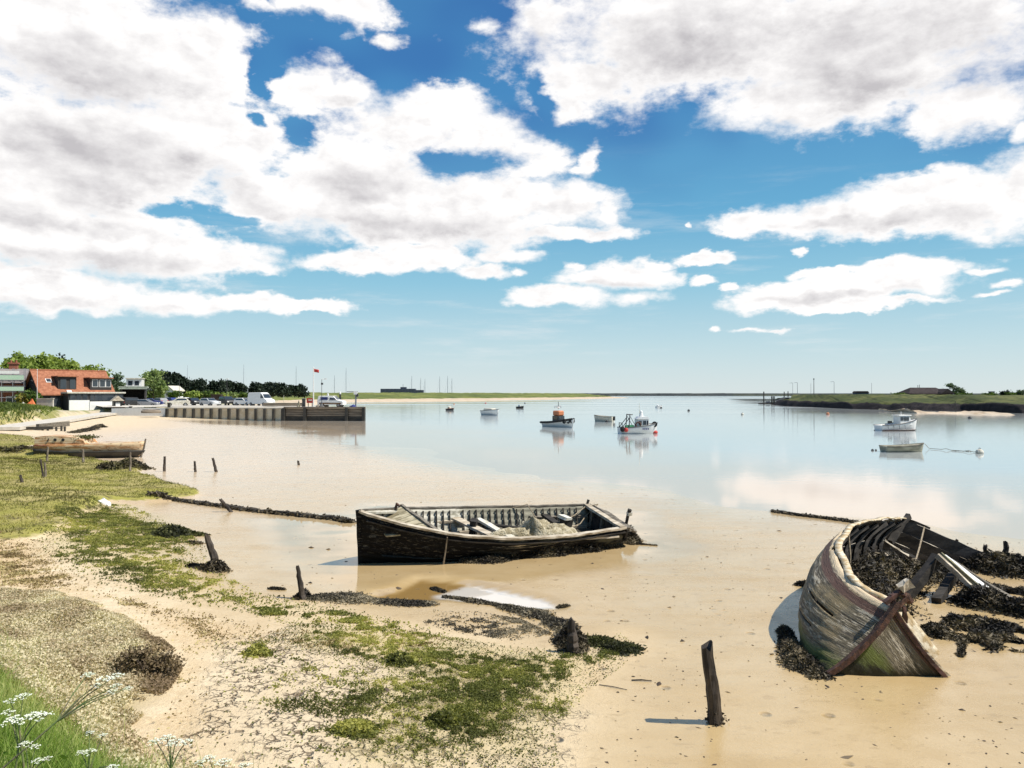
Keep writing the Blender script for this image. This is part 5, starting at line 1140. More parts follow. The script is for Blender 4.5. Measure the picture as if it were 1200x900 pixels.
p2 = afl(766.8, 508); b = tag(empty('mooring_buoy', p2), 'red mooring buoy touching the bow of the fishing boat', 'buoy', 'mooring buoys'); MB().ball((0, 0, .12), .3, 10, 7, (1.2, 1, .85)).build('float', M['red'], b); MB().torus((0, 0, .4), .07, .02, 'y', 8, 5).build('eye', M['darkgrey'], b)
# white motor boat on the right
hd = (.975, .22); p = afl(1050, 504.6) - Vector((hd[0] * 2.25, hd[1] * 2.25, 0))
t = boat('motor_boat', p, hd, 5.0, 1.8, lambda t: .62 + .62 * t ** 2.2, 'white', 'white motor boat with a forward cabin and dark rubbing strake', rail='darkgrey', deck=.16)
g = hull_grid(5.0, 1.8, lambda t: -.02, -.3, .8, full=.42); V, F = shell(g * np.array((1.0, 1.02, 1)), .03); np_mesh('boot_stripe', V * (1, 1, 1) + (0, 0, .10), F, M['redlead'], t)
cb = MB(); cb.prism([(2.35, -.6, .6), (3.9, -.6, .6), (3.55, -.55, 1.62), (2.3, -.55, 1.62)], (0, 1.15, 0)).build('cabin', M['white'], t, bevel=.04); MB().box((2.95, 0, 1.68), (1.6, 1.3, .08)).build('cabin_roof', M['white'], t, bevel=.03)
for x, w in ((2.55, .34), (2.98, .36), (3.32, .2)): MB().box((x, -.595, 1.3), (w, .03, .4)).build('window', M['glass'], t)
MB().tube([(2.9, 0, 1.7), (2.9, 0, 2.1)], .03, 5).build('mast', M['white'], t); MB().box((1.55, .1, .95), (.35, .3, .25)).build('engine_cover', M['black'], t)
for k in range(4): MB().tube([(.6 + k * .7, -.86, .62), (.6 + k * .7, -.92, .2)], .03, 5).build('fender_line', M['grey'], t)
# low dinghy
hd = (.99, .1); p = afl(1058, 529.6) - Vector((hd[0] * 1.45, hd[1] * 1.45, 0))
boat('dinghy', p, hd, 3.05, 1.25, lambda t: .36 + .22 * t ** 2.5 + .05 * (1 - t) ** 2, 'aged', 'low grey green rowing dinghy lying nearest on the calm water', rail='oldwood', zk=-.15) if 'aged' in M else None
# small cruiser, open boat, tiny tenders
hd = (.72, -.69); p = afl(575, 486.6) - Vector((hd[0] * 2, hd[1] * 2, 0)); t = boat('cabin_cruiser', p, hd, 4.2, 2.2, lambda t: .85 + .3 * t ** 2, 'white', 'white covered cruiser seen bow on between quay and launch', rail='darkgrey', deck=.02, inner='white'); MB().prism([(.6, -.75, .8), (3.2, -.6, .95), (2.7, -.5, 1.3), (.8, -.65, 1.35)], (0, 1.25, 0)).build('canopy', M['offwhite'], t, bevel=.08)
hd = (-.86, .5); p = afl(709, 494.2) - Vector((hd[0] * 1.3, hd[1] * 1.3, 0)); t = boat('open_boat', p, hd, 3.1, 1.4, lambda t: .72 + .22 * t ** 2, 'offwhite', 'small pale open boat between the launch and the fishing boat', rail='oldwood'); MB().box((-.15, 0, .5), (.25, .22, .6)).build('outboard', M['black'], t)
hd = (.8, -.6); p = afl(527, 481) - Vector((hd[0] * 1, hd[1] * 1, 0)); t = boat('tender', p, hd, 2.4, 1.1, lambda t: .4 + .2 * t * t, 'darkgrey', 'tiny dark tender with an orange hump right of the quay', rail='orange', deck=.05, inner='orange'); MB().box((.9, 0, .65), (.7, .6, .55), jit=.1).build('cover', M['offwhite'], t)
hd = (.9, -.4); p = afl(609, 478.5) - Vector((hd[0] * 1, hd[1] * 1, 0)); t = boat('tender', p, hd, 2.3, 1.1, lambda t: .45 + .2 * t * t, 'black', 'tiny dark boat with a white cover beyond the white cruiser', rail='darkgrey', deck=.05, inner='darkgrey'); MB().box((.9, 0, .7), (.6, .55, .5), jit=.1).build('cover', M['white'], t)
hd = (.9, .4); p = afl(772, 477.8) - Vector((hd[0] * 1, hd[1] * 1, 0)); t = boat('tender', p, hd, 2.2, 1.0, lambda t: .4 + .3 * t * t, 'white', 'tiny white boat beyond the aerial of the fishing boat', rail='grey', deck=.05, inner='white'); MB().box((.7, 0, .6), (.5, .5, .5), jit=.1).build('cover', M['white'], t)
buoys = [(774.8, 478.3, 'black', .3, 'dark buoy beside the tiny white boat far out'), (807, 481.5, 'black', .3, 'dark buoy alone right of the fishing boat'), (870, 486, 'offwhite', .3, 'pale buoy in the empty middle of the river'), (970, 485.6, 'orange', .34, 'pale orange buoy off the tip of the right bank'), (1136.5, 490.5, 'darkgrey', .3, 'dark buoy near the shore of the right bank'),
         (569, 472.8, 'red', .35, 'tiny red buoy far beyond the white cruiser'), (615, 472.8, 'darkgrey', .35, 'tiny dark buoy far beyond the launch, near the far sandbank'), (532, 474, 'orange', .3, 'tiny orange buoy beyond the orange tender'), (1112.5, 483.6, 'offwhite', .0, ''),
         (711, 494.6, 'black', .22, 'small dark float beside the pale open boat'), (1022.5, 528.2, 'black', .10, 'dark float on the mooring line left of the low dinghy'), (1026.5, 528.0, 'darkgrey', .08, 'smaller dark float nearest the low dinghy'), (1148, 531.5, 'offwhite', .26, 'round pale mooring buoy right of the low dinghy')]
for px, py, mt, r, lab in buoys:
    if not lab: continue
    b = tag(empty('mooring_buoy', afl(px, py)), lab, 'buoy', 'mooring buoys'); MB().ball((0, 0, r * .35), r, 10, 7, (1, 1, .85)).build('float', M[mt], b); MB().torus((0, 0, r * 1.25), r * .22, r * .07, 'y', 8, 5).build('eye', M['darkgrey'], b)
a, b = afl(1084, 526), afl(1146, 531); pts = [a.lerp(b, i / 12) + Vector((0, 0, .06 if i % 5 else .14)) for i in range(13)]; pts[0].z = .35
mb = MB(a); mb.tube(pts, .018, 5); o = mb.build('mooring_line', M['rope']); o.location = a; tag(o, 'thin mooring line from the low dinghy to the round pale buoy', 'rope')
for px, lab in ((1120.5, 'left scrap of weed caught on the dinghy mooring line'), (1135, 'right scrap of weed caught on the dinghy mooring line')):
    p = afl(px, 530.2 - (1148 - px) * .06); rg = np.random.default_rng(int(px)); C = rg.normal(size=(40, 3)) * (.16, .08, .012) + (0, 0, .015); V, F = leaf_quads(C, .028, rg); o = np_mesh('weed_scrap', V, F, M['weed'], attrs={'rnd': np.repeat(rg.uniform(0, 1, 40), 4)}); o.location = p; tag(o, lab, 'seaweed', 'weed on the mooring line')

# ------------------------------------------------------------------ seaweed
def weed(name, spots, n, size, mat, label, cat='seaweed', group=None, seed=1, flat=.45, aspect=2.2, gap=-9):
    "strands heaped over a path of (x, y, radius, height); each heap is one thing"
    rg = np.random.default_rng(seed); S = np.array(spots, float); k = len(S)
    if mat in (M['weed'], M['weedgrey']) and cat == 'seaweed': n = int(n * 3.2); size *= .47; aspect *= 1.7
    c0 = Vector((S[:, 0].mean(), S[:, 1].mean(), 0)); c0.z = Hs(c0.x, c0.y)
    if k > 1:
        seg = np.hypot(*(S[1:, :2] - S[:-1, :2]).T); cum = np.concatenate([[0], np.cumsum(seg)]); u = rg.uniform(0, cum[-1], n)
        P = np.stack([np.interp(u, cum, S[:, q]) for q in range(4)], 1)
    else: P = np.repeat(S, n, 0)
    a = rg.uniform(0, 6.283, n); q = np.sqrt(rg.uniform(0, 1, n)) * P[:, 2] * (1 + .5 * rg.normal(size=n) * .5)
    lump = 1 + .55 * fbm(P[:, 0] * 3, P[:, 1] * 3, seed, 2) * 2
    x = P[:, 0] + np.cos(a) * q * lump; y = P[:, 1] + np.sin(a) * q * lump
    f = np.clip(1 - (q / np.maximum(P[:, 2], 1e-3)) ** 2, 0, 1)
    z = H(x, y) + P[:, 3] * f * lump * rg.uniform(.25, 1.0, n) + .008
    kp = fbm(x * 2.4, y * 2.4, seed + 9, 3) > gap; x, y, z = x[kp], y[kp], z[kp]; n = len(x)
    C = np.stack([x, y, z], 1); V, F = leaf_quads(C, size, rg, flat, aspect)
    tone = np.clip(.45 + 1.2 * fbm(x * 2.2, y * 2.2, seed + 3, 3) + rg.normal(size=n) * .22, 0, 1)
    V = V - np.array(c0); rn = np.repeat(tone, 4)
    o = np_mesh(name, V, F, mat, attrs={'rnd': rn}); o.location = c0; return tag(o, label, cat, group)
def px_path(pts): return [(*tuple(gp(x, y))[:2], r, h) for x, y, r, h in pts]
def sweep(mb, pts, w, h, up=(0, 0, 1), jit=0.0):
    "rectangular rail along points"
    pts = [Vector(p) for p in pts]; n = len(pts); b = len(mb.v)
    for i, p in enumerate(pts):
        t = (pts[min(i + 1, n - 1)] - pts[max(i - 1, 0)]).normalized(); s = t.cross(Vector(up)).normalized(); u = s.cross(t)
        for (x, y) in ((-1, -1), (1, -1), (1, 1), (-1, 1)):
            mb.v.append(p + s * x * w / 2 * (1 + random.uniform(-jit, jit)) + u * y * h / 2 * (1 + random.uniform(-jit, jit)))
    for i in range(n - 1):
        q = b + i * 4
        for k in range(4): mb.f.append((q + k, q + (k + 1) % 4, q + 4 + (k + 1) % 4, q + 4 + k))
    mb.f.append((b + 3, b + 2, b + 1, b)); q = b + (n - 1) * 4; mb.f.append((q, q + 1, q + 2, q + 3)); return mb

M['edge'] = leafmat('eroded_turf_edge', (0.03, 0.024, 0.014), (0.15, 0.135, 0.055), (0.075, 0.062, 0.03), .1)
# ------------------------------------------------------------------ the black clinker boat on the mud
def build_clinker():
    L = 6.72; T = [0, .06, .15, .3, .5, .75, 1]; Bv = [.03, .30, .62, .95, 1.15, 1.10, .90]
    Sv = [1.29, 1.20, 1.10, .94, .84, .80, .84]; Kv = [-.12, -.2, -.25, -.28, -.28, -.25, -.2]
    from_ = lambda t, A: float(np.interp(t, np.linspace(0, 1, 200), SM[id(A)]))
    SM = {}
    for A in (Bv, Sv, Kv):
        v = np.interp(np.linspace(0, 1, 200), T, A)
        for _ in range(3): v = np.concatenate([[v[0]], np.convolve(np.pad(v, 8, mode='edge'), np.ones(17) / 17, 'valid')[1:-1], [v[-1]]])
        SM[id(A)] = v
    root = tag(empty('clinker_boat', (-3.62, 18.62, .05), rot=(R(12.0), R(1.0), math.atan2(3.05, 6.35))), 'black tarred open wooden boat stranded on the mud with a white lined interior', 'boat')
    NS, n = 9, 54
    sv = []
    for k in range(NS): sv += [(k + .002) / NS, (k + .5) / NS, (k + .998) / NS]
    lap = [.026, .013, 0.0] * NS
    def pt(t, s, sg, off=0.0):
        b = max(from_(t, Bv) , .02); zs = from_(t, Sv); zk = from_(t, Kv); p = .48 + .6 * max(0, 1 - t / .28) ** 1.3
        x = t * L + (1 - s) * .16 * max(0, 1 - t * 6)
        return np.array((x, sg * (b * s ** p + off), zk + (zs - zk) * s ** 1.25))
    ts = np.linspace(0, 1, n) ** 1.12
    ordr = [(s, o, 1) for s, o in zip(sv[::-1], lap[::-1])] + [(s, o, -1) for s, o in zip(sv, lap)]
    g = np.array([[pt(t, s, sg, o) for (s, o, sg) in ordr] for t in ts])
    g[:, :, 2] += .012 * fbm(g[:, :, 0] * 2.0, g[:, :, 1] * 5, 4, 2)
    V, F = shell(g, .024); np_mesh('hull', V, F, M['hull'], root)
    ti = np.linspace(.035, .985, 50); gi = np.array([[pt(t, s, sg, o - .045) for (s, o, sg) in ordr] for t in ti])
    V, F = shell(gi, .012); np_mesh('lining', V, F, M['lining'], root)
    # stem, ribs, rails
    MB().beam((-.03, 0, 1.34), (.14, 0, -.2), .07, .10, jit=.008, n=5, up=(1, 0, 0)).build('stem', M['hull'], root)
    for k in range(30):
        t = .10 + k * .0287
        if k in (11, 22): continue
        for sg in (1, -1):
            pts = [pt(t, s, sg, -.085) for s in np.linspace(.985, .22, 9)]
            mb = MB(); sweep(mb, pts, .034, .03, up=(1, 0, 0), jit=.25); mb.build('rib', M['darkwood'] if (k > 5 or sg < 0) else M['oldwood'], root)
    for sg, w in ((1, .075), (-1, .11)):
        pts = [pt(t, 1, sg, -.02) + np.array((0, 0, .025 + random.uniform(-.006, .006))) for t in np.linspace(.0, 1, 40)]
        mb = MB(); sweep(mb, pts, w, .05, jit=.12); mb.build('gunwale', M['gunwale'] if sg < 0 else M['oldwood'], root)
    mb = MB(); sweep(mb, [pt(t, .93, -1, .03) for t in np.linspace(.02, 1, 30)], .03, .07, up=(0, 1, 0), jit=.15); mb.build('rubbing_strake', M['darkwood'], root)
    for sg in (1, -1):
        mb = MB(); sweep(mb, [pt(t, .60, sg, -.11) for t in np.linspace(.16, .97, 26)], .05, .085, jit=.2); mb.build('riser', M['plank'] if sg > 0 else M['oldwood'], root)
    # bow: pale plank pieces and the leaning bulkhead
    MB().beam(pt(.02, 1, 1, -.06), pt(.17, .98, 1, -.10), .10, .05).build('breast_hook', M['offwhite'], root)
    mb = MB()
    ya, yb = .60, -.68; x = 1.22
    for k in range(6):
        y0, y1 = ya + (yb - ya) * k / 6, ya + (yb - ya) * (k + .88) / 6; f0, f1 = k / 6, (k + .88) / 6
        ztop = lambda f: 1.18 - .22 * f ; sl = lambda f: x + .50 * f
        zb = .40 + .10 * (k in (2, 3))
        xb, zb = .42, .86; q0, q1 = .30 - .72 * f0, .30 - .72 * f1; mb.prism([(xb + .12 * f0, q0, zb), (xb + .12 * f1, q1, zb - .02), (sl(f1), y1, ztop(f1)), (sl(f0), y0, ztop(f0))], (.01, 0, -.03))
    mb.build('bulkhead', M['creampaint'], root)
    MB().beam((x - .02, .64, 1.16), (x + .5, -.72, .95), .07, .09, jit=.01, n=4).build('bulkhead_beam', M['oldwood'], root)
    MB().beam(pt(.06, .97, -1, -.08), pt(.20, .92, -1, -.12), .13, .05, jit=.01, n=3).build('side_deck', M['offwhite'], root)
    MB().tube([pt(.155, 1.0, 1, -.05), pt(.155, 1.0, 1, -.05) + np.array((.02, -.02, .16)), pt(.165, 1.0, 1, -.16) + np.array((0, 0, .12))], .035, 6, jit=.3).build('cleat', M['rust'], root)
    # floor and thwart wreckage
    fl = [[(t * L, from_(t, Bv) * .80 * q, .30 + .03 * vnoise(np.array([t * 20.]), np.array([q * 3.]), 2)[0]) for q in np.linspace(1, -1, 9)] for t in np.linspace(.08, .985, 26)]
    MB().quadgrid(fl).build('floor', M['bilge'], root)
    bp = lambda a, b, w, h, m, nm='plank': MB().beam(a, b, w, h, jit=.012, n=4).build(nm, M[m], root)
    bp((1.75, .9, .62), (3.05, .92, .60), .20, .05, 'plank', 'side_bench'); bp((2.75, 1.0, .66), (3.35, -.95, .70), .22, .05, 'plank', 'thwart'); bp((3.2, .5, .78), (3.75, -.9, .66), .16, .05, 'offwhite')
    bp((3.02, .3, .40), (2.98, .25, .86), .16, .16, 'darkwood', 'thwart_knee'); bp((4.9, 1.0, .58), (6.6, .85, .58), .24, .05, 'oldwood', 'side_bench'); bp((5.35, .95, .62), (5.4, -.95, .62), .2, .05, 'darkwood', 'thwart')
    bp((3.9, -.95, .70), (6.5, -.92, .66), .12, .04, 'plank', 'side_rail'); bp((3.4, .95, .50), (5.0, .2, .46), .14, .05, 'darkwood'); bp((2.2, -.3, .42), (3.5, .3, .44), .15, .05, 'darkwood')
    MB().box((5.55, .12, .58), (.22, .24, .48), (0, .1, .3), jit=.02).build('engine_bed', M['darkwood'], root); MB().box((5.5, .1, .85), (.26, .3, .06), (0, .1, .3), jit=.02).build('engine_lid', M['offwhite'], root)
    # transom, cap, stern platform
    gb = [pt(1, s, 1, 0) for s in np.linspace(1, .05, 10)] + [pt(1, s, -1, 0) for s in np.linspace(.05, 1, 10)]
    tr = MB().prism([tuple(p + np.array((-.05, 0, 0))) for p in gb], (.07, 0, 0)).build('transom', M['darkwood'], root)
    for y, z, w, h in ((.42, .48, .34, .30), (-.18, .42, .42, .32)): MB().box((L - .062, y, z), (.03, w, h), jit=.02).build('transom_opening', M['black'], tr)
    for y in (.62, .1, -.5): MB().box((L - .075, y, .42), (.05, .09, .72), jit=.015).build('transom_post', M['oldwood'], tr)
    MB().beam((L - .12, .92, .86), (L - .12, -.93, .88), .16, .06, jit=.01, n=6).build('transom_cap', M['plank'], root)
    pl = MB()
    for k in range(3): pl.beam((L + .07 + k * .14, .84 - .05 * k, .82 - .05 * k), (L + .07 + k * .14, -.90 + .03 * k, .84 - .06 * k), .13, .05, jit=.015, n=6)
    pl.build('stern_platform', M['oldwood'], root)
    pl = MB().beam((L + .05, .88, .74), (L + .05, -.92, .70), .06, .25, jit=.02, n=5); pl.build('stern_board', M['darkwood'], root)
    MB().tube([(L + .34, -.42, .74), (L + .34, -.44, 1.02), (L + .36, -.46, 1.18)], [.035, .045, .06], 7, jit=.2).build('rudder_head', M['darkwood'], root); MB().box((L + .36, -.47, 1.06), (.11, .1, .1), jit=.015).build('rudder_band', M['offwhite'], root)
    MB().tube([(L - .1, .9, .86), (L - .06, .92, 1.0)], .04, 6, jit=.2).build('stern_pin', M['darkwood'], root)
    MB().tube([pt(.66, 1, 1, -.05), (4.78, .9, .95), (4.95, .55, .62), (5.2, .2, .60), (6.0, .5, .72), (6.5, .8, .84), (6.95, .86, .88)], .016, 5).build('rope', M['rope'], root)
    MB().tube([(6.95, .86, .88), (6.5, .7, .62), (6.1, .3, .56), (5.7, .1, .55)], .014, 5).build('rope', M['rope'], root)
    return root
M['gunwale'] = paint('bare_pale_gunwale', (0.60, 0.53, 0.42), (0.33, 0.27, 0.19), 0.8, 6, (.4, 2, 1), bmp=.4)
M['creampaint'] = paint('yellowed_cream_paint', (0.50, 0.44, 0.30), (0.20, 0.165, 0.095), 0.75, 9, (.3, 1.5, .4), bmp=.3)
M['bilge'] = paint('bilge_mud', (0.13, 0.10, 0.06), (0.05, 0.042, 0.03), 0.6, 4, bmp=.5)
CL = build_clinker()
CLM = CL.matrix_basis
def cw(x, y, z): return CLM @ Vector((x, y, z))
p = cw(4.40, -.20, .56); o = heap('canvas_sheet', p, 1.25, .46, .24, M['canvas'], 4, 44, 14, .42, .30); o.rotation_euler = (R(10), 0, math.atan2(3.05, 6.4)); tag(o, 'crumpled pale canvas sheet heaped amidships in the black boat', 'canvas')
p = cw(5.05, -.35, .5); rg_ = np.random.default_rng(5); C = rg_.normal(size=(260, 3)) * (.20, .08, .045) + (0, 0, .12); V, F = leaf_quads(C, .022, rg_, .4, 1.6)
o = np_mesh('green_weed', V, F, M['weedgreen'], attrs={'rnd': np.repeat(rg_.uniform(0, .7, 260), 4)}); o.location = p; tag(o, 'yellow green weed clump on the canvas sheet in the black boat', 'seaweed')
b = gp(519, 661); a = at(524.5, 630, b.y - .22); mb = MB(b); mb.tube([b - Vector((0, 0, .1)), b.lerp(a, .5) + Vector((.01, -.03, 0)), a + Vector((0, -.06, .02))], [.025, .02, .016], 6, jit=.15); o = mb.build('stake', M['greypost']); o.location = b; tag(o, 'thin grey stake leaning upright against the near side of the black boat', 'stake')
near = lambda x, q: tuple(cw(x, -1.2, .1))[:2]
G5 = 'weed heaps on the mudflat'
def hull_foot(x, extra=0.0):
    # where the near side of the clinker boat meets the mud
    px = np.interp(x, [0, 1, 3, 5, 7], [418, 462, 560, 650, 733]); py = np.interp(x, [0, 1, 3, 5, 7], [661, 661, 655, 646.5, 637]); return gp(px, py + extra)
f = lambda x, r, h, e=0: (*tuple(hull_foot(x, e))[:2], r, h)
weed('seaweed_heap', [f(2.6, .10, .10, 3), f(3.3, .18, .12, 5), f(3.9, .12, .08, 4)], 1300, .022, M['weed'], 'black wrack at the waterline under the middle of the black boat', group=G5, seed=3)
weed('seaweed_fringe', [f(3.9, .10, .16, 4), f(5, .14, .24, 4.5), f(6, .16, .26, 4), f(6.8, .16, .26, 2)], 5200, .026, M['weed'], 'dark fringe of wrack hanging along the after side of the black boat', group=G5, seed=4, flat=.05)
weed('seaweed_heap', [(*tuple(gp(736, 633))[:2], .25, .35), (*tuple(gp(742, 637))[:2], .18, .08)], 1500, .028, M['weed'], 'wrack clump under the stern platform of the black boat', group=G5, seed=6)
weed('seaweed_tail', px_path([(742, 637, .12, .06), (756, 638.5, .04, .02), (770, 639.5, .02, .01)]), 300, .02, M['weed'], 'thin tail of weed trailing right from the stern of the black boat', group=G5, seed=7)

# ------------------------------------------------------------------ the broken wreck on the right
def build_wreck():
    O = Vector((6.6, 14.0, 0.05)); root = tag(empty('wreck', O), 'rotting hulk lying on its side, bow toward us, with peeling planks and a rusty stem', 'wreck')
    T = [0, .12, .3, .45, .6, .8, 1]
    S = np.array([(5.35, 11.35, 1.00), (5.10, 12.05, 1.14), (5.33, 13.3, 1.31), (5.98, 14.8, 1.41), (6.9, 16.3, 1.40), (8.35, 18.0, 1.24), (9.3, 19.0, 1.05)])
    K = np.array([(4.25, 11.3, 0.0), (4.25, 11.75, -.10), (4.7, 12.9, -.25), (5.7, 14.5, -.4), (6.7, 15.8, -.45), (8.0, 17.4, -.45), (9.1, 18.8, -.45)])
    Cc = np.array([(4.90, 11.28, .38), (4.36, 11.75, .58), (4.14, 12.75, .76), (4.66, 14.05, .84), (5.5, 15.6, .85), (6.9, 17.4, .75), (8.0, 18.5, .65)])
    tt = np.linspace(0, 1, 200)
    def smooth(A):
        o = np.stack([np.interp(tt, T, A[:, k]) for k in range(3)], 1)
        for _ in range(4): o = np.stack([np.concatenate([[o[0, k]], np.convolve(np.pad(o[:, k], 8, mode='reflect', reflect_type='odd'), np.ones(17) / 17, 'valid')[1:-1], [o[-1, k]]]) for k in range(3)], 1)
        return o
    Ss, Ks, Cs = smooth(S), smooth(K), smooth(Cc); at_ = lambda A, t: np.array([np.interp(t, tt, A[:, k]) for k in range(3)])
    def P(t, s): return (1 - s) ** 2 * at_(Ks, t) + 2 * s * (1 - s) * at_(Cs, t) + s * s * at_(Ss, t)
    n, m = 70, 44; ts = np.linspace(0, 1, n); sv = np.linspace(1, 0, m)
    g = np.array([[P(t, s) for s in sv] for t in ts])
    lapoff = .016 * ((1 - sv) * 11 % 1.0)                                 # plank edges
    g[:, :, 0] -= lapoff[None]; g += (.012 * fbm(ts[:, None] * 18 + 0 * sv[None], sv[None] * 9 + 0 * ts[:, None], 5, 3))[..., None] * np.array((-1, 0, .3))
    mask = np.ones((n - 1, m - 1), bool); rg = np.random.default_rng(12)
    for i in range(n - 1):
        e = fbm(np.array([i * .35]), np.array([2.0]), 8, 3)[0]
        if i > 22: mask[i, :max(0, int(1 + e * 5))] = False             # nibbled top edge towards the stern
    for (j, i0, i1) in ((10, 30, 47), (14, 8, 19), (19, 26, 40), (23, 12, 30), (15, 44, 60)): mask[i0:i1, j] = False   # sprung seams
    V, F = shell(g, .055, mask); V = V - np.array(O)
    uu = np.tile(np.repeat(ts, m), 2); ss = np.tile(np.tile(sv, n), 2)
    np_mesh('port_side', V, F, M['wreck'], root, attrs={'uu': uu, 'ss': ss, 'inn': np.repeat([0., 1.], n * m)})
    # starboard bow, on the mud and in shade
    E = np.array((6.15, 11.25, -.04)); n2, m2 = 26, 24; g2 = np.zeros((n2, m2, 3))
    for i in range(n2):
        u = i / (n2 - 1)
        for j in range(m2):
            s = 1 - j / (m2 - 1); A = P(0, s); B_ = np.array((4.75, 11.55, -.35)) * (1 - s) + E * s; q = A * (1 - u) + B_ * u
            q = q + np.array((-.03 * s, -.05 * s, -.06 * s)) * math.sin(math.pi * u) + np.array((0, -.10, 0)) * math.sin(math.pi * u) * math.sin(math.pi * s)
            q[1] -= .012 * ((1 - s) * 8 % 1.0); g2[i, j] = q
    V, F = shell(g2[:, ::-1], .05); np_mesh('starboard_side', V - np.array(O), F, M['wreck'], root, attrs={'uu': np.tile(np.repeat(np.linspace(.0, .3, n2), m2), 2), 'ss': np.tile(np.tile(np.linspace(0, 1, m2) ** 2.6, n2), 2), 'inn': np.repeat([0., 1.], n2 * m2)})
    mb = MB(O); sweep(mb, [tuple(P(t, 1) + np.array((.07 + .03 * math.sin(t * 30), .02, .006 + .010 * math.sin(t * 50) + random.uniform(-.008, .008)))) for t in np.linspace(.02, .99, 90)], .115, .03, jit=.10); mb.build('gunwale', M['wreckrail'], root, smooth=True)
    mb = MB(O); sweep(mb, [tuple(P(t, .97) + np.array((.16, .10, -.07))) for t in np.linspace(.03, .4, 20)], .08, .05, jit=.25); mb.build('inner_rail', M['redlead'], root)
    mb = MB(O); sweep(mb, [tuple(g2[i, 0] + np.array((.03, .06, .02))) for i in range(0, n2)], .12, .045, jit=.15); mb.build('gunwale', M['wreckrail'], root)
    mb = MB(O); sweep(mb, [tuple(g2[i, 0] + np.array((.02, -.03, -.03))) for i in range(0, n2)], .05, .05, jit=.2); mb.build('rubbing_strake', M['redlead'], root)
    # stem iron with its broken head
    mb = MB(O); sweep(mb, [tuple(P(0, s) + np.array((-.01, -.06, 0))) for s in np.linspace(0, 1.06, 14)], .075, .085, up=(0, 1, 0), jit=.14); mb.build('stem', M['rust'], root)
    sh = P(0, 1.0)
    for a, b, w, h, mt in (((-.10, .0, .07), (.18, .05, .24), .06, .06, 'redlead'), ((-.02, -.05, -.02), (.22, -.02, .15), .055, .07, 'rust'), ((.16, .0, .20), (.30, .06, .06), .07, .07, 'rust'), ((.02, .02, .18), (.02, .04, -.10), .05, .05, 'redlead'), ((.18, .03, .02), (.19, .03, -.22), .05, .05, 'redlead')):
        MB(O).beam(sh + np.array(a), sh + np.array(b), w, h, jit=.012, n=3).build('stem_head_timber', M[mt], root)
    MB(O).beam(sh + np.array((.12, .05, .24)), sh + np.array((.28, .06, .32)), .10, .12, jit=.02, n=3).build('stem_head_timber', M['plank'], root)
    MB(O).prism([(5.50, 11.5, .86), (5.66, 11.55, .84), (6.06, 11.45, .30), (5.92, 11.4, .22)], (.03, .03, .03)).build('deck_plank', M['wreckrail'], root)
    MB(O).beam((5.66, 11.8, .80), (6.12, 11.75, .22), .05, .05, jit=.01, n=3).build('deck_plank', M['plank'], root)
    # ribs inside
    for k, t in enumerate(np.linspace(.16, .94, 13)):
        pts = []
        for s in np.linspace(.97, .12, 9):
            a = P(t, s); q = P(t, min(s + .01, 1)) - P(t, s - .01); d = P(min(t + .01, 1), s) - P(max(t - .01, 0), s); nn = np.cross(d, q); nn /= np.linalg.norm(nn); pts.append(tuple(a + nn * (.10 if nn[0] > 0 else -.10)))
        mb = MB(O); sweep(mb, pts, .07, .06, up=(0, 1, 0), jit=.2); mb.build('rib', M['darkwood'], root)
    # stern: two heavy leaning boards of the transom, corner post
    Vb = Vector; A, B_ = Vb((9.22, 18.95, 1.06)), Vb((11.0, 18.7, .28)); LX = (0, -.5, -.75)
    for k, (dz, w, mt) in enumerate(((-.14, .30, 'sternboard'), (-.46, .28, 'darkwood'), (-.78, .30, 'darkwood'))):
        MB(O).beam(A + Vb((LX[k] - .05, .02 * k, dz - LX[k] * .44)), B_ + Vb((-.02 * k, .02 * k, dz)), .07, w, jit=.012, n=8).build('transom_board', M[mt], root)
    MB(O).beam(at(1065, 604, 18.9), at(1043, 636, 18.3), .10, .12, jit=.015, n=4).build('corner_post', M['darkwood'], root)
    MB(O).beam((9.3, 18.9, 1.06), (9.8, 18.88, .86), .05, .05, jit=.012, n=3).build('splinter', M['darkwood'], root)
    # fallen timbers
    bm = lambda a, b, w, h, mt, nm: MB(O).beam(a, b, w, h, jit=.012, n=5).build(nm, M[mt], root)
    bm((7.55, 15.55, .02), (8.42, 15.95, .78), .17, .17, 'darkwood', 'broken_frame'); bm((8.0, 15.2, .10), (8.75, 16.0, .40), .16, .14, 'darkwood', 'broken_frame')
    T0 = Vb((8.33, 15.80, .84)); T1 = Vb((9.0, 15.05, .10))
    bm(T0, T1 + Vb((-.10, 0, 0)), .06, .09, 'plank', 'fallen_plank'); bm(T0 + Vb((.10, .06, .02)), T1 + Vb((.05, .06, .02)), .06, .08, 'greenwood', 'fallen_plank'); bm(T0 + Vb((.20, .14, -.04)), T1 + Vb((.24, .02, .0)), .20, .04, 'white', 'fallen_plank'); bm(T0 + Vb((.36, .2, -.14)), T1 + Vb((.40, .14, .06)), .10, .05, 'oldwood', 'fallen_plank')
    bm(at(1036, 633, 17.0), at(1064, 651, 17.3), .04, .04, 'plank', 'batten'); bm(at(1056, 644, 17.6), at(1086, 663, 17.9), .07, .06, 'darkwood', 'stringer'); pass
    a, b = np.array(at(1083, 618, 18.7)), np.array(at(1066, 674, 17.0)); mb = MB(O); mb.tube([tuple(a + (b - a) * q + np.array((0, 0, -.10 * math.sin(math.pi * q)))) for q in np.linspace(0, 1, 9)], .022, 5); mb.build('rope', M['rope'], root)
    a = P(.46, 1) + np.array((.15, 0, 0)); mb = MB(O); mb.tube([tuple(a), tuple(a + np.array((.03, 0, -.4))), tuple(a + np.array((-.01, .02, -.85)))], .022, 5); mb.build('rope', M['rope'], root)
    return root
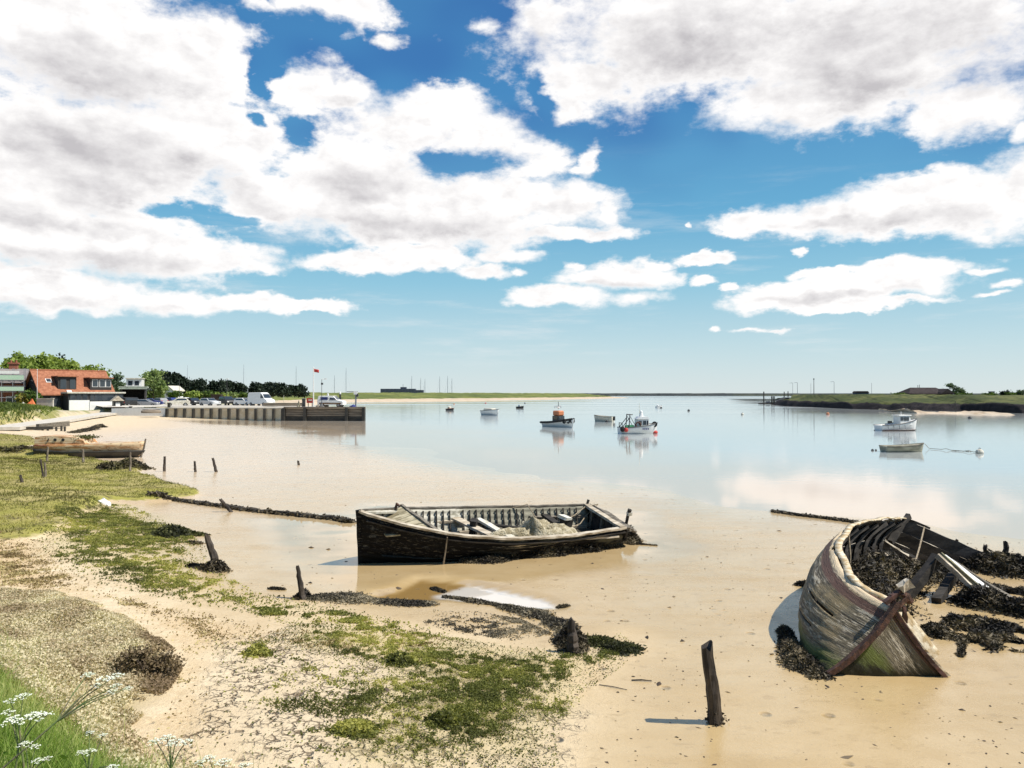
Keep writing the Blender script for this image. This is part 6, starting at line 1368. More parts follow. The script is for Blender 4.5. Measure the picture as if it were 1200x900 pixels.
M['wreckrail'] = paint('bleached_wreck_rail', (0.70, 0.62, 0.47), (0.40, 0.29, 0.15), 0.85, 7, bmp=.7)
M['sternboard'] = paint('charred_grey_board', (0.065, 0.06, 0.055), (0.03, 0.027, 0.025), 0.75, 6, (.4, 1, 1), bmp=.5)
M['greenwood'] = paint('mossy_plank', (0.36, 0.34, 0.20), (0.17, 0.15, 0.09), 0.85, 6, bmp=.4)
build_wreck()
def wq(pts): return [(x, y, r, h) for x, y, r, h in pts]
G6 = 'weed heaps in and around the wreck'
weed('seaweed_heap', wq([(4.28, 11.2, .18, .06), (4.22, 11.55, .22, .10), (4.24, 12.1, .18, .16), (4.40, 12.9, .12, .12), (4.55, 13.5, .08, .05)]), 4600, .028, M['weed'], 'black wrack heap banked against the forefoot of the wreck', group=G6, seed=11, flat=.2)
weed('seaweed_heap', wq([(5.95, 12.9, .32, .62), (6.2, 14.1, .5, .85), (6.8, 15.3, .55, .75), (7.6, 16.6, .6, .6), (8.3, 17.6, .6, .5)]), 9000, .030, M['weed'], 'tall dark weed heap inside the port side of the wreck', group=G6, seed=12, flat=.2)
weed('green_weed', wq([(6.3, 13.55, .26, .62)]), 500, .034, M['weedgreen'], 'bright green weed clump on top of the heap inside the wreck', group=None, seed=13)
weed('seaweed_heap', wq([(7.0, 13.1, .30, .24), (7.1, 13.6, .28, .16)]), 2200, .028, M['weed'], 'dark weed lump just behind the rusty stem head of the wreck', group=G6, seed=14)
weed('seaweed_heap', wq([(7.35, 14.4, .35, .10), (7.8, 13.9, .4, .12), (8.1, 13.3, .4, .10), (7.5, 12.7, .35, .10)]), 3800, .028, M['weed'], 'thin straggling weed carpet on the mud inside the starboard side of the wreck', group=G6, seed=15, flat=.55, aspect=3, gap=.02)
weed('seaweed_heap', wq([(8.7, 15.3, .30, .24), (9.0, 14.7, .32, .26), (9.4, 14.4, .28, .18), (9.8, 14.3, .18, .06)]), 4200, .030, M['weed'], 'long dark weed mound at the foot of the fallen planks', group=G6, seed=16, flat=.3, gap=-.45)
weed('seaweed_heap', wq([(9.3, 16.4, .35, .12), (9.9, 16.1, .25, .08), (10.4, 16.0, .2, .05)]), 1500, .028, M['weed'], 'flat dark weed patch right of the fallen planks', group=G6, seed=17, aspect=3, gap=0)
weed('seaweed_heap', wq([(8.2, 17.2, .4, .25), (8.9, 17.4, .5, .3), (9.6, 17.8, .5, .3)]), 2600, .032, M['weed'], 'dark weed heap under the transom boards of the wreck', group=G6, seed=18)
weed('seaweed_ridge', wq([(10.7, 18.2, .5, .36), (11.6, 17.9, .6, .24), (12.4, 17.7, .6, .22), (13.4, 17.7, .7, .24), (14.6, 17.8, .7, .24)]), 8000, .036, M['weed'], 'long dark weed covered ridge running right from the wreck past the stumps', group=G6, seed=19, flat=.3)
weed('seaweed_heap', px_path([(1128, 748, .12, .05), (1126, 770, .05, .03)]), 250, .025, M['weed'], 'small weed scrap below the weed carpet near the starboard gunwale', group=G6, seed=20)
weed('seaweed_heap', px_path([(937, 686, .12, .08), (946, 684, .1, .06)]), 420, .025, M['weed'], 'small weed lump left of the wreck above its shadow', group=G6, seed=21)

# ------------------------------------------------------------------ posts and stumps
def stump(name, pb, pt, wpx, mat, label, group, rough=.14, taper=.8, split=False, dD=0.0, cat='post', sides=8):
    b = gp(*pb); tp = at(pt[0], pt[1], b.y + dD); w = wpx * b.y / FPX / 2; n = 9
    mb = MB(b); pts = [b.lerp(tp, k / (n - 1)) + Vector((random.uniform(-.12, .12) * w, random.uniform(-.12, .12) * w, 0)) for k in range(n)]; pts.insert(0, b - Vector((0, 0, .25)))
    rr = [w * 1.1] + [w * (1 - (1 - taper) * k / (n - 1)) for k in range(n)]; i0 = len(mb.v); mb.tube(pts, rr, sides, jit=rough)
    ax = (tp - b).normalized()
    for k in range(sides): mb.v[i0 + n * sides + k] += ax * w * random.uniform(-.5, 1.2)          # splintered top
    o = mb.build(name, mat); o.location = b; return tag(o, label, cat, group)
GP = 'old mooring posts in the mud'
# square post on the right foreground, split head
def big_post():
    b = gp(838, 847); D = b.y; t = tag(empty('mooring_post', b), 'tall squared dark post with a split pointed head standing alone in the foreground mud', 'post', GP)
    tl, tr_ = at(824, 764, D - .06), at(833, 753, D - .06); mb = MB(b); w = .068; nn = 12; base = len(mb.v); axis = (at(829.5, 760, D - .06) - b)
    prof = [(-1, -.8), (-.35, -1.05), (.5, -.9), (1, -.7), (1.05, .2), (.8, .9), (-.2, 1.0), (-1, .8)]
    for i in range(nn + 1):
        f = i / nn; c = b + axis * f + Vector((.012 * math.sin(f * 5), 0, 0)); k = (1.12 - .22 * f) * w
        if i == 0: c = c - Vector((0, 0, .2))
        for q, (x, y) in enumerate(prof):
            j = 1 + random.uniform(-.07, .07); z = 0
            if i == nn: z = (.10 if x > .6 else (-.02 if x > -.3 else .02)) + random.uniform(-.015, .015)
            mb.v.append(c + Vector((x * k * j, y * k * j, z)))
    m_ = len(prof)
    for i in range(nn):
        for q in range(m_): mb.f.append((base + i * m_ + q, base + i * m_ + (q + 1) % m_, base + (i + 1) * m_ + (q + 1) % m_, base + (i + 1) * m_ + q))
    mb.f.append(tuple(base + nn * m_ + q for q in range(m_))); mb.build('shaft', M['post'], t)
    rg = np.random.default_rng(3); C = rg.normal(size=(240, 3)) * (.05, .05, .06) + (0, 0, .05); V, F = leaf_quads(C, .02, rg); np_mesh('weed_collar', V, F, M['weed'], t, attrs={'rnd': np.repeat(rg.uniform(0, .6, 240), 4)})
big_post()
stump('mooring_stump', (256, 668), (243, 630), 11, M['post'], 'thick leaning black stump at the edge of the green algae on the left', GP, taper=.6)
stump('mooring_stump', (355, 702), (349, 666), 8, M['post'], 'short dark stump leaning left at the head of the weed ridge', GP, taper=.6)
stump('mooring_stump', (672, 765), (670, 732), 16, M['post'], 'squat black weed covered stump at the end of the weed ridge', GP, taper=.5)
stump('leaning_stake', (271, 600), (259, 586), 4.5, M['post'], 'short stake leaning left beside the weed covered chain', GP)
stump('mooring_post', (253.5, 553), (249.5, 538), 3.6, M['post'], 'rightmost of three small posts on the mud beyond the marsh, leaning left', GP)
stump('mooring_post', (229, 553), (228, 541), 3.2, M['post'], 'middle one of three small upright posts on the mud beyond the marsh', GP)
stump('mooring_post', (192.5, 552.5), (193, 536), 3.4, M['post'], 'leftmost of three small posts on the mud beyond the marsh', GP)
stump('mooring_post', (350, 545), (349.5, 541), 3, M['post'], 'tiny dark stub alone on the open mud', GP)
stump('marsh_post', (152.5, 552), (152.5, 531), 3.0, M['greypost'], 'grey post at the marsh edge below the bow of the orange hull', GP)
stump('marsh_post', (97.5, 542), (97, 528), 3.2, M['greypost'], 'grey post in front of the middle of the orange hull', GP)
stump('marsh_post', (55, 542), (56, 524), 2.6, M['greypost'], 'thin grey post in front of the left end of the orange hull', GP)
stump('marsh_post', (51, 560), (47.5, 539), 2.6, M['post'], 'dark slanting post left one of a close pair in the marsh turf', GP)
stump('marsh_post', (53.5, 559), (52.5, 543), 2.8, M['greypost'], 'grey post right one of a close pair in the marsh turf', GP)
stump('marsh_post', (26, 565), (24, 558), 3.6, M['post'], 'short stub post in the turf near the left edge', GP)
for px, pb, pt_, w, lab in ((1122, 653, 634, 5, 'square topped dark stump just right of the wreck transom'), (1154, 662, 640, 5.5, 'dark stump in the middle of the weed covered ridge'), (1178, 664, 637, 7, 'thickest tallest dark stump on the weed covered ridge'), (1149, 662, 650, 4, 'low stub left of the middle stump on the weed ridge'), (1160, 663, 648, 4, 'low stub right of the middle stump on the weed ridge'), (1168, 661, 647, 2.5, 'thin pale stub between the two larger stumps on the weed ridge'), (1187, 662, 649, 3, 'small stub right of the thickest stump on the weed ridge'), (1196, 664, 651, 3, 'small slanting stub near the right edge of the picture')):
    stump('rotten_stump', (px, pb), (px + (.8 if w > 5 else -1), pt_), w, M['post'] if w != 2.5 else M['greypost'], lab, 'stumps on the weed ridge', rough=.25, taper=.75)
stump('small_stake', (946, 706), (945, 694), 3, M['post'], 'short dark stake in the shadow left of the wreck', GP)
# weed at the stump feet and weed lines
weed('seaweed_heap', px_path([(225, 664, .12, .05), (243, 667, .16, .10), (256, 669, .22, .22)]), 1700, .026, M['weed'], 'wrack round the foot of the thick leaning stump', group=G5, seed=31)
weed('seaweed_heap', px_path([(349, 702, .10, .05), (357, 699, .15, .16)]), 900, .024, M['weed'], 'wrack round the foot of the stump at the head of the weed ridge', group=G5, seed=32)
weed('seaweed_ridge', px_path([(364, 702, .10, .05), (385, 700, .26, .05), (415, 702, .30, .05), (445, 705, .24, .04), (475, 707, .20, .04), (505, 708, .10, .03)]), 4600, .020, M['weedgrey'], 'low silt grey weed ridge in front of the pool', group=G5, seed=33, flat=.5)
weed('seaweed_ridge', px_path([(520, 700, .06, .03), (545, 703, .10, .05), (580, 709, .14, .04), (615, 716, .20, .05), (640, 725, .20, .06), (662, 735, .18, .08), (668, 752, .16, .10)]), 3800, .022, M['weedgrey'], 'dark weed ridge curving right to the squat stump', group=G5, seed=34, flat=.4)
weed('seaweed_heap', px_path([(672, 764, .22, .10), (668, 745, .18, .30)]), 2200, .026, M['weed'], 'wrack covering the squat stump', group=G5, seed=35, flat=.1)
weed('seaweed_heap', px_path([(508, 690, .10, .04), (520, 694, .12, .03)]), 420, .022, M['weed'], 'little weed patch beside the pool under the black boat', group=G5, seed=36)
weed('seaweed_heap', px_path([(655, 712, .10, .05), (664, 711, .08, .03)]), 360, .022, M['weed'], 'small weed scrap at the right end of the bright pool', group=G5, seed=37)
weed('algae_patch', px_path([(190, 629, .3, .08), (205, 623, .5, .18), (222, 626, .5, .14), (236, 627, .25, .05)]), 4200, .026, M['moss'], 'dark green algae covered hump left of the thick leaning stump', 'algae', seed=38, flat=.4)
weed('seaweed_heap', px_path([(225, 636, .15, .04), (232, 637, .1, .03)]), 350, .024, M['weed'], 'small weed patch just below the algae hump', group=G5, seed=39)
weed('seaweed_heap', px_path([(318, 690, .10, .03), (330, 691, .10, .03)]), 250, .022, M['weed'], 'faint weed scrap left of the stump and the ridge', group=G5, seed=40)
weed('edge_growth', px_path([(118, 550, .35, .28), (130, 549, .4, .35), (143, 549, .5, .3), (157, 547, .6, .35), (163, 549, .35, .3)]), 6500, .038, M['edge'], 'dark overhanging growth on the eroded edge of the marsh turf', 'algae', seed=41, flat=.3)
weed('edge_growth', px_path([(-5, 528, .4, .25), (15, 529, .4, .22), (42, 527.5, .4, .22)]), 2600, .04, M['edge'], 'dark growth along the marsh edge left of the orange hull', 'algae', seed=42)
weed('seaweed_heap', px_path([(85, 507.5, .5, .06), (102, 504, .7, .12), (112, 501.5, .5, .14), (117, 499, .4, .3), (122, 501, .4, .05)]), 2200, .05, M['weed'], 'dark weed and stones on the far beach beyond the orange hull', group=G5, seed=43)
weed('seaweed_heap', px_path([(120, 520, .25, .06), (128, 518.5, .2, .03)]), 300, .04, M['weed'], 'small weed lump beside the cabin of the orange hull', group=G5, seed=44)
def chain(name, pts, r, label, seed):
    q = [gp(*p) for p in pts]; P = []
    for a, b in zip(q[:-1], q[1:]):
        for k in range(8): c = a.lerp(b, k / 8); P.append(Vector((c.x, c.y, Hs(c.x, c.y) + r * .5)))
    t = tag(empty(name, P[0]), label, 'chain', 'weedy chains on the mud'); mb = MB(P[0]); mb.tube(P, [r * random.uniform(.8, 1.15) for _ in P], 7, jit=.25); mb.build('chain', M['weedrope'], t)
    rg = np.random.default_rng(seed); n = len(P) * 50; idx = rg.integers(0, len(P) - 1, n); fr = rg.uniform(0, 1, n); A = np.array(P); C = A[idx] * (1 - fr[:, None]) + A[idx + 1] * fr[:, None] + rg.normal(size=(n, 3)) * (r * .9, r * .9, r * .35) - np.array(P[0])
    V, F = leaf_quads(C, r * .42, rg, .4, 1.8); np_mesh('weed', V, F, M['weed'], t, attrs={'rnd': np.repeat(rg.uniform(.2, 1, n), 4)})
M['weedrope'] = paint('weed_covered_chain', (0.10, 0.08, 0.055), (0.04, 0.034, 0.026), 0.85, 12, bmp=.8)
chain('mooring_chain', [(176, 580), (205, 587), (250, 593), (300, 600), (350, 605), (398, 610), (412, 613)], .085, 'long weed covered chain from the marsh to the bow of the black boat', 51)
chain('mooring_chain', [(905, 600), (940, 605), (975, 609), (1010, 614)], .06, 'thin dark weedy chain lying beyond the wreck toward the water', 52)
b = gp(121, 590); o = heap('plastic_sheet', b, .28, .2, .16, M['white'], 9); tag(o, 'scrap of white plastic at the marsh edge', 'litter')

# ------------------------------------------------------------------ the orange hull in the marsh
def build_orange():
    p = at(47.5, 534.5, 49.5); t = tag(empty('hulk', p, R(3)), 'bare orange brown hulk with low cabin and two portholes at the marsh edge', 'wreck'); L = 6.45
    zs = lambda q: .74 + .05 * q + .10 * q ** 3
    g = hull_grid(L, 1.9, zs, -.3, .85, n=26, m=8, full=.30); V, F = shell(g, .06); np_mesh('hull', V, F, M['bare'], t)
    g2 = hull_grid(L, 1.9, lambda q: .34 + .18 * max(0, 1 - q * 3), -.3, .85, n=26, m=8, full=.26) * np.array((1, 1.05, 1)) + np.array((-.02, 0, -.02)); V, F = shell(g2, .05); np_mesh('lower_strake', V, F, M['wettimber'], t)
    m2 = g.shape[1]; MB().add([tuple(q) for q in g[0]], [tuple(range(m2))]).add([tuple(q + np.array((.06, 0, 0))) for q in g[0]], [tuple(reversed(range(m2)))]).build('transom', M['bare'], t)
    dk = [[tuple(g[i, 0] * (1, .95, 1) + (0, 0, -.05)), tuple((g[i, 0] + g[i, -1]) / 2 + (0, 0, .03)), tuple(g[i, -1] * (1, .95, 1) + (0, 0, -.05))] for i in range(25)]; MB().quadgrid(dk).build('deck', M['plank'], t)
    prof = [(.06, .66), (.06, 1.22), (.5, 1.27), (1.6, 1.26), (2.5, 1.18), (2.95, .98), (3.1, .72)]
    c = MB(); c.add([(x, -.80 - .03 * (z < 1), z) for x, z in prof] + [(x, .80, z) for x, z in prof], [tuple(reversed(range(7))), tuple(range(7, 14))] + [(i, (i + 1) % 7, 7 + (i + 1) % 7, 7 + i) for i in range(7)]); cab = c.build('cabin', M['bare'], t)
    for x in (1.28, 1.75): MB().tube([(x, -.86, 1.04), (x, -.78, 1.04)], .09, 10).build('porthole', M['black'], cab)
    MB().tube([(.85, -.85, .93), (.9, -.85, 1.13)], .03, 5).build('handrail', M['darkwood'], cab)
    c = MB(); c.beam((.0, -.84, .70), (3.2, -.86, .72), .05, .07, jit=.01, n=6); c.build('rubbing_strake', M['brick'], t)
    MB().tube([(L * .935, 0, -.1), (L * .965, 0, .5), (L * .98, 0, 1.05)], [.05, .06, .05], 6, jit=.2).build('stem_post', M['greypost'], t)
    rg = np.random.default_rng(4); C = rg.normal(size=(500, 3)) * (.35, .3, .05) + (2.6, 0, 1.16); V, F = leaf_quads(C, .05, rg, .4); np_mesh('moss', V, F, M['moss'], t, attrs={'rnd': np.repeat(rg.uniform(.3, 1, 500), 4)})
build_orange()

# ------------------------------------------------------------------ ground cover
def sample(poly, n, rg, keep=None):
    P = np.array(poly); lo, hi = P.min(0), P.max(0); X = []; got = 0
    for _ in range(60):
        x = rg.uniform(lo[0], hi[0], n); y = rg.uniform(max(lo[1], 1.0), hi[1], n); s = sdist(x, y, poly); ok = (s > 0) & (np.abs(x) < y * .74 + .6)
        if keep is not None: ok &= rg.uniform(0, 1, n) < keep(x, y, s)
        X.append(np.stack([x, y, s], 1)[ok]); got += ok.sum()
        if got >= n: break
    return np.vstack(X)[:n]
def blades(name, pts, h, w, mat, label_rnd, rg, lean=.5, curve=.35):
    n = len(pts); z = H(pts[:, 0], pts[:, 1]) - .01; b = np.stack([pts[:, 0], pts[:, 1], z], 1); a = rg.uniform(0, 6.283, n); s = np.stack([np.cos(a), np.sin(a), 0 * a], 1) * w[:, None] / 2
    d = rg.normal(size=(n, 3)) * lean; d[:, 2] = 1; d /= np.linalg.norm(d, axis=1, keepdims=True); m = b + d * h[:, None] * .55; d2 = d + rg.normal(size=(n, 3)) * curve * (1, 1, .3) + (0, 0, -.15); tip = m + d2 * h[:, None] * .45
    V = np.stack([b - s, b + s, m + s * .7, tip, m - s * .7], 1).reshape(-1, 3); i = np.arange(n)[:, None] * 5
    F = np.vstack([i + np.array([0, 1, 2, 4]), i + np.array([4, 2, 3, 3])])
    F3 = i + np.array([4, 2, 3]); F4 = i + np.array([0, 1, 2, 4])
    Vt = V; Ft = np.vstack([F3, F4[:, [0, 1, 2]], F4[:, [0, 2, 3]]])
    o = np_mesh(name, Vt, Ft, mat, attrs={'rnd': np.repeat(label_rnd, 5)}); return tag(o, kind='stuff')
rg = np.random.default_rng(101)
M['speckle'] = leafmat('dry_straw_specks', (0.13, 0.085, 0.04), (0.50, 0.42, 0.20), (0.27, 0.20, 0.09), .15)
M['heath'] = leafmat('brown_heath', (0.05, 0.035, 0.02), (0.30, 0.23, 0.13), (0.14, 0.10, 0.055), .2)
M['tree2'] = leafmat('rough_bank_turf', (0.06, 0.085, 0.02), (0.32, 0.32, 0.10), (0.15, 0.19, 0.04), .35)
# bank grass at the lower left
VB = [(-9, 11.5), (-7.2, 11.6), (-4.6, 8.85), (-3.4, 7.75), (-2.3, 7.25), (-.6, 6.9), (-.4, 3.2), (-4.2, 3.2), (-9, 8)]
pts = sample(VB, 30000, rg)
s = sdist(pts[:, 0], pts[:, 1], VB); edge = np.clip(sdist(pts[:, 0], pts[:, 1], BANK), 0, 3); pat = fbm(pts[:, 0] * 1.1, pts[:, 1] * 1.1, 33, 3)
rn = np.clip(.48 + .40 * np.exp(-edge / .45) + .55 * pat + rg.normal(size=len(pts)) * .16, 0, 1)
hh = (.16 + .22 * sm(edge, 0, 1.2)) * rg.uniform(.6, 1.35, len(pts)); blades('bank_grass', pts, hh, rg.uniform(.006, .013, len(pts)), M['grassblade'], rn, rg, .45, .5)
tall = sample(VB, 900, rg); blades('seeding_grass', tall, rg.uniform(.4, .75, 900), rg.uniform(.004, .007, 900), M['grassblade'], rg.uniform(.6, 1, 900), rg, .3, .6)
# sea purslane
def tuft_leaves(name, poly, n, size, hmax, mat, keep, seed, tone=None, flat=.2, asp=1.4, mound=None, kind='stuff'):
    rg = np.random.default_rng(seed); p = sample(poly, n, rg, keep); x, y, s = p.T; hm = hmax if mound is None else hmax * mound(x, y, s)
    z = H(x, y) + hm * rg.uniform(0, 1, len(p)) ** .8; tn = np.clip(.5 + .9 * fbm(x * 1.6, y * 1.6, seed, 3) + rg.normal(size=len(p)) * .18 + (0 if tone is None else tone(x, y, s)), 0, 1)
    tn = .15 + .85 * tn; V, F = leaf_quads(np.stack([x, y, z], 1), size, rg, flat, asp); return tag(np_mesh(name, V, F, mat, attrs={'rnd': np.repeat(tn, 4)}), kind=kind)
PX = np.array(PURS); rightside = lambda x, y, s: .22 - .85 * sm(x / y, -.49, -.42) * sm(s, .7, .1) - .25 * sm(x / y, -.5, -.42)
tuft_leaves('sea_purslane', PURS, 100000, .0105, .09, M['purslane'], lambda x, y, s: sm(s + 1.1 * fbm(x * 1.7, y * 1.7, 44, 4), .0, .5), 44, rightside, .1, 1.9, lambda x, y, s: .35 + sm(s, 0, .5) * (1 + .9 * fbm(x * 1.8, y * 1.8, 45, 2)))
FR = wpoly([(-60, 735), (70, 770), (130, 838), (180, 880), (290, 900), (300, 930), (150, 930), (90, 850), (-60, 765)], .5)
tuft_leaves('sea_purslane', FR, 16000, .012, .22, M['purslane'], lambda x, y, s: .6 + 0 * s, 46, lambda x, y, s: .25 + 0 * s)
shrub('heath_bush', gp(186, 790) - Vector((.1, .1, .05)), .48, .95, M['heath'], 'brown wiry bush at the right end of the pale purslane slope', seed=47, size=.016, per=900)
# marsh turf
def dense_keep(x, y, s): return sm(s + .8 * fbm(x * .35, y * .35, 21, 3), -.2, .4)
for poly, n, sd in ((DENSE, 60000, 51), (DENSE2, 14000, 52)):
    r2 = np.random.default_rng(sd); pts = sample(poly, n, r2, dense_keep); x, y, s = pts.T; tn = np.clip(.45 + 1.0 * fbm(x * .22, y * .45, 53, 4) + r2.normal(size=len(x)) * .15 + .2 * sm(y, 34, 26), 0, 1)
    blades('marsh_turf', pts, r2.uniform(.05, .13, len(x)) * (1 + .6 * fbm(x * .9, y * .9, 54, 3)), r2.uniform(.014, .035, len(x)), M['marshgrass'], tn, r2, .7)
clump = lambda f, lo, hi, sd, f2=4.0: (lambda x, y, s: .02 + sm(.55 * fbm(x * f, y * f, sd, 3) + 1.0 * fbm(x * f2, y * f2, sd + 1, 3) + .22 * sm(s, 0, 1.2), lo, hi) * sm(s + 1.1 * fbm(x * .9, y * .9, sd + 5, 3), .05, .75))
tuft_leaves('sparse_samphire', SPARSE1, 46000, .0145, .035, M['samphire'], clump(.7, -.1, .85, 61, 5.5), 61, lambda x, y, s: -.02 + .8 * fbm(x * .5, y * .5, 99, 2), .35)
tuft_leaves('sparse_samphire', SPARSE2, 62000, .0088, .03, M['samphire'], clump(.9, -.12, .8, 63, 9.0), 63, lambda x, y, s: .0 + .8 * fbm(x * .6, y * .6, 98, 2), .3)
tuft_leaves('sparse_samphire', BITS, 5000, .014, .04, M['samphire'], clump(.9, .1, .7, 65), 65)
tuft_leaves('sparse_samphire', CRACK, 5200, .011, .03, M['samphire'], clump(1.3, .15, .9, 67), 67, lambda x, y, s: -.15 + 0 * s)
tuft_leaves('dry_speckle', wpoly([(-60, 632), (60, 640), (110, 690), (200, 715), (330, 735), (520, 735), (560, 750), (300, 775), (250, 770), (200, 740), (100, 700), (-60, 690)], .25), 9000, .013, .025, M['speckle'], clump(.8, .0, .9, 68), 68)
tuft_leaves('dry_speckle', DRY, 6000, .012, .02, M['speckle'], clump(.9, .0, .9, 69), 69)
tuft_leaves('shell_grit', wpoly([(500, 714), (560, 716), (610, 724), (650, 742), (600, 750), (540, 742), (495, 732)], .1), 5200, .011, .012, M['weedgrey'], clump(1.5, -.3, .5, 77, 7), 77)
r2 = np.random.default_rng(73); pts = sample(GMOUND, 16000, r2, lambda x, y, s: sm(s, -1, 2)); blades('bank_turf', pts, r2.uniform(.25, .7, len(pts)), r2.uniform(.10, .22, len(pts)), M['tree2'], np.clip(.4 + .9 * fbm(pts[:, 0] * .12, pts[:, 1] * .12, 74, 3) + r2.normal(size=len(pts)) * .15, 0, 1), r2, .6)
# distinct grass tussocks
for (px, py, r_, h_, mt, lab) in ((302, 766, .14, .10, 'samphire', 'small bright green tussock at the top edge of the cracked mud'), (522, 845, .36, .16, 'samphire', 'round green and brown tussock among the sparse samphire'), (416, 855, .22, .08, 'samphire', 'flat green tussock on the cracked mud near the bottom'), (700, 752, .35, .07, 'moss', 'green algae spread just right of the squat stump'), (728, 760, .4, .06, 'moss', 'thin green algae spread at the right end of the samphire'), (470, 775, .2, .09, 'samphire', 'green tussock in the middle of the samphire patch')):
    weed('tussock', px_path([(px, py, r_, h_)]), int(9000 * r_ * r_ + 400), .016, M[mt], lab, 'plant', 'tussocks on the mud', seed=px, flat=.2)
# crumbs, worm casts, shells and weed scraps
def debris():
    rg = np.random.default_rng(71); n = 5200; u = rg.uniform(5.5, 17.3, n) ** 1.0; D = 7 + 33 * rg.uniform(0, 1, n) ** 1.7; x = D * rg.uniform(-.62, .70, n); y = D
    dw = -sdist(x, y, WATER); f = fbm(x * .35, y * .35, 72, 3); k = (dw > 1.5) & (rg.uniform(0, 1, n) < sm(f, -.25, .5)) & (sdist(x, y, BANK) < -.2); x, y = x[k], y[k]; n = len(x)
    s = rg.uniform(.006, .02, n) * (1 + (rg.uniform(0, 1, n) > .96) * 1.6); z = H(x, y); V = []; F = []
    base = np.array([(1, 0, 0), (0, 1, 0), (-1, 0, 0), (0, -1, 0), (0, 0, .55)]); a = rg.uniform(0, 6.28, n); st = rg.uniform(.5, 2.4, n)
    c, q = np.cos(a), np.sin(a); bx = base[None, :, 0] * st[:, None]; by = np.repeat(base[None, :, 1], n, 0); V = np.stack([bx * c[:, None] - by * q[:, None], bx * q[:, None] + by * c[:, None], np.repeat(base[None, :, 2], n, 0)], -1) * s[:, None, None] + rg.normal(size=(n, 5, 3)) * (s * .18)[:, None, None] + np.stack([x, y, z], 1)[:, None]
    i = np.arange(n)[:, None] * 5; F = np.vstack([i + np.array(t) for t in ((0, 1, 4), (1, 2, 4), (2, 3, 4), (3, 0, 4))])
    tag(np_mesh('mud_debris', V.reshape(-1, 3), F, M['litter'], attrs={'rnd': np.repeat(rg.uniform(0, 1, n), 5)}), kind='stuff')
debris()
# driftwood scraps
for (x0, y0, x1, y1, r_, lab) in ((740, 798, 764, 799, .012, 'thin dark stick on the bare mud right of the samphire'), (702, 803, 735, 809, .008, 'thin twig just right of the samphire edge')):
    a, b = gp(x0, y0), gp(x1, y1); mb = MB(a); mb.tube([a + Vector((0, 0, r_)), a.lerp(b, .5) + Vector((0, .01, r_ * 1.5)), b + Vector((0, 0, r_))], [r_ * .6, r_, r_ * .5], 6, jit=.3); o = mb.build('driftwood', M['darkwood']); o.location = a; tag(o, lab, 'driftwood')

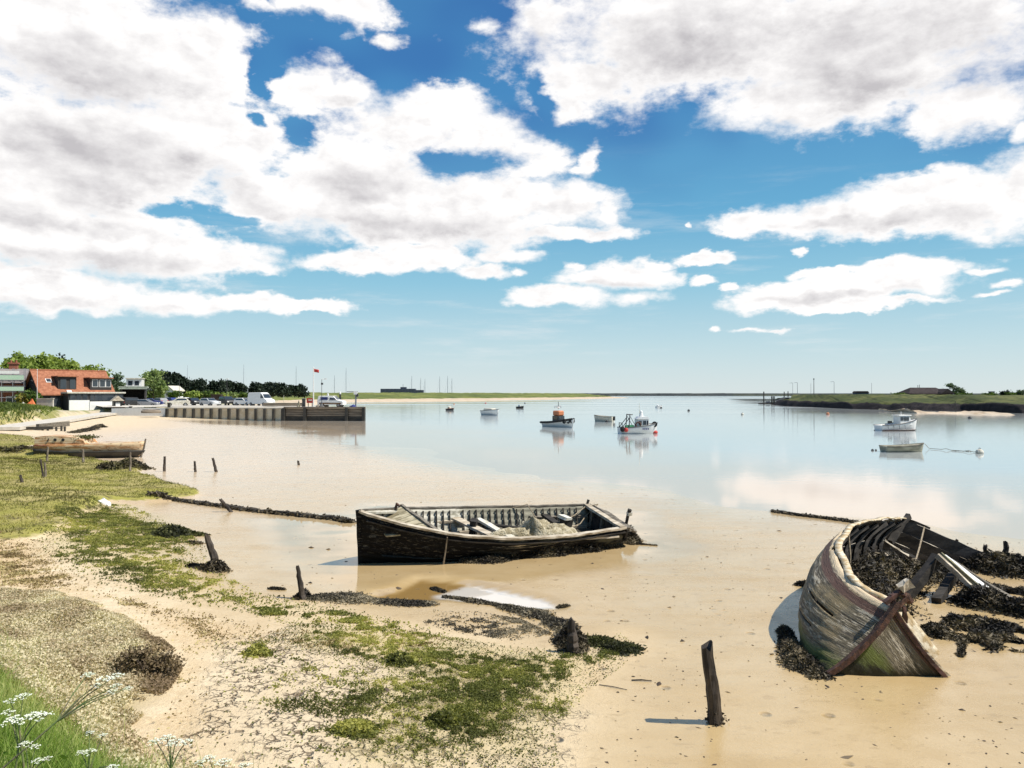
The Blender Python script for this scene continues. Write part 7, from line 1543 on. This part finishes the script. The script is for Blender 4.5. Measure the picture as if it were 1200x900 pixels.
# ------------------------------------------------------------------ cow parsley on the bank
def umbel(mb, c, r, rg, up):
    k = rg.integers(9, 14)
    for i in range(k):
        a = 2 * math.pi * i / k + rg.uniform(-.2, .2); q = 1.15 * r * math.sqrt((i % 3 + .6) / 2.7); p = c + Vector((math.cos(a) * q, math.sin(a) * q, .18 * r - .35 * q * q / r + rg.uniform(-.1, .1) * r))
        for _ in range(7):
            o = p + Vector((rg.normal() * r * .16, rg.normal() * r * .16, rg.uniform(-.02, .10) * r)); mb.ball(o, r * rg.uniform(.075, .13), 5, 3, (1, 1, .6))
def parsley(base, heads, label, seed):
    rg = np.random.default_rng(seed); b = Vector((base[0], base[1], Hs(base[0], base[1]))); t = tag(empty('cow_parsley', b), label, 'wildflower', 'cow parsley on the bank')
    H3 = [at(px, py, D) for px, py, D, r in heads]; c = sum(H3, Vector()) / len(H3); fork = b.lerp(c, .78) + Vector((0, 0, .03))
    st = MB(b); st.tube([b - Vector((0, 0, .1)), b.lerp(fork, .5) + Vector((.01, .01, .02)), fork], [.0075, .006, .0048], 6)
    for hp in H3: st.tube([fork, fork.lerp(hp, .5) + Vector((0, 0, .015)), hp], [.0042, .0032, .0024], 5)
    for hp, (px, py, D, r) in zip(H3, heads):
        for i in range(9):
            a = 2 * math.pi * i / 9; st.tube([hp - Vector((0, 0, r * .45)), hp + Vector((math.cos(a) * r * .7, math.sin(a) * r * .7, 0))], .0012, 3, False)
    st.build('stem', M['stem'], t)
    for hp, (px, py, D, r) in zip(H3, heads): mb = MB(b); umbel(mb, hp, r, rg, None); mb.build('flower_head', M['umbel'], t)
    C = rg.normal(size=(70, 3)) * (.10, .10, .10) + np.array(b.lerp(fork, .55) - b); V, F = leaf_quads(C, .014, rg, .3, 1.8); np_mesh('leaf', V, F, M['grassblade'], t, attrs={'rnd': np.repeat(rg.uniform(.1, .6, 70), 4)})
parsley((-3.25, 4.0), [(123, 795, 4.35, .040), (137, 791, 4.4, .032), (103, 790, 4.4, .028), (137, 803, 4.3, .026), (131, 810, 4.25, .024), (113, 803, 4.35, .022), (150, 806, 4.4, .02)], 'tallest cow parsley with a long bare purple stem leaning right over the bank', 1)
parsley((-2.75, 4.3), [(40, 838, 4.3, .05), (52, 837, 4.25, .035), (17, 843, 4.25, .05), (10, 834, 4.3, .03)], 'cow parsley with broad white heads low against the left edge', 2)
parsley((-2.8, 4.7), [(27, 815, 4.7, .035), (12, 821, 4.7, .03)], 'cow parsley with two narrow heads just above the broad ones at the left edge', 3)
parsley((-1.9, 4.5), [(182, 868, 4.5, .032), (196, 864, 4.5, .036), (206, 868, 4.5, .032), (218, 869, 4.5, .034), (200, 872, 4.4, .02)], 'cow parsley with a flat spread of white heads at the bottom of the bank', 4)
parsley((-1.6, 4.3), [(245, 888, 4.35, .032), (262, 892, 4.3, .036), (288, 896, 4.3, .03), (235, 893, 4.3, .025)], 'cow parsley rightmost along the bottom edge', 5)
parsley((-2.4, 4.35), [(105, 858, 4.35, .022), (121, 861, 4.35, .02), (106, 880, 4.3, .03), (95, 881, 4.3, .022), (132, 898, 4.2, .025)], 'cow parsley with small scattered heads in the middle of the grass', 6)
parsley((-2.65, 4.2), [(30, 871, 4.2, .026), (42, 874, 4.2, .022), (44, 891, 4.15, .024), (56, 888, 4.2, .02)], 'cow parsley with small heads low in the grass below the broad heads', 7)
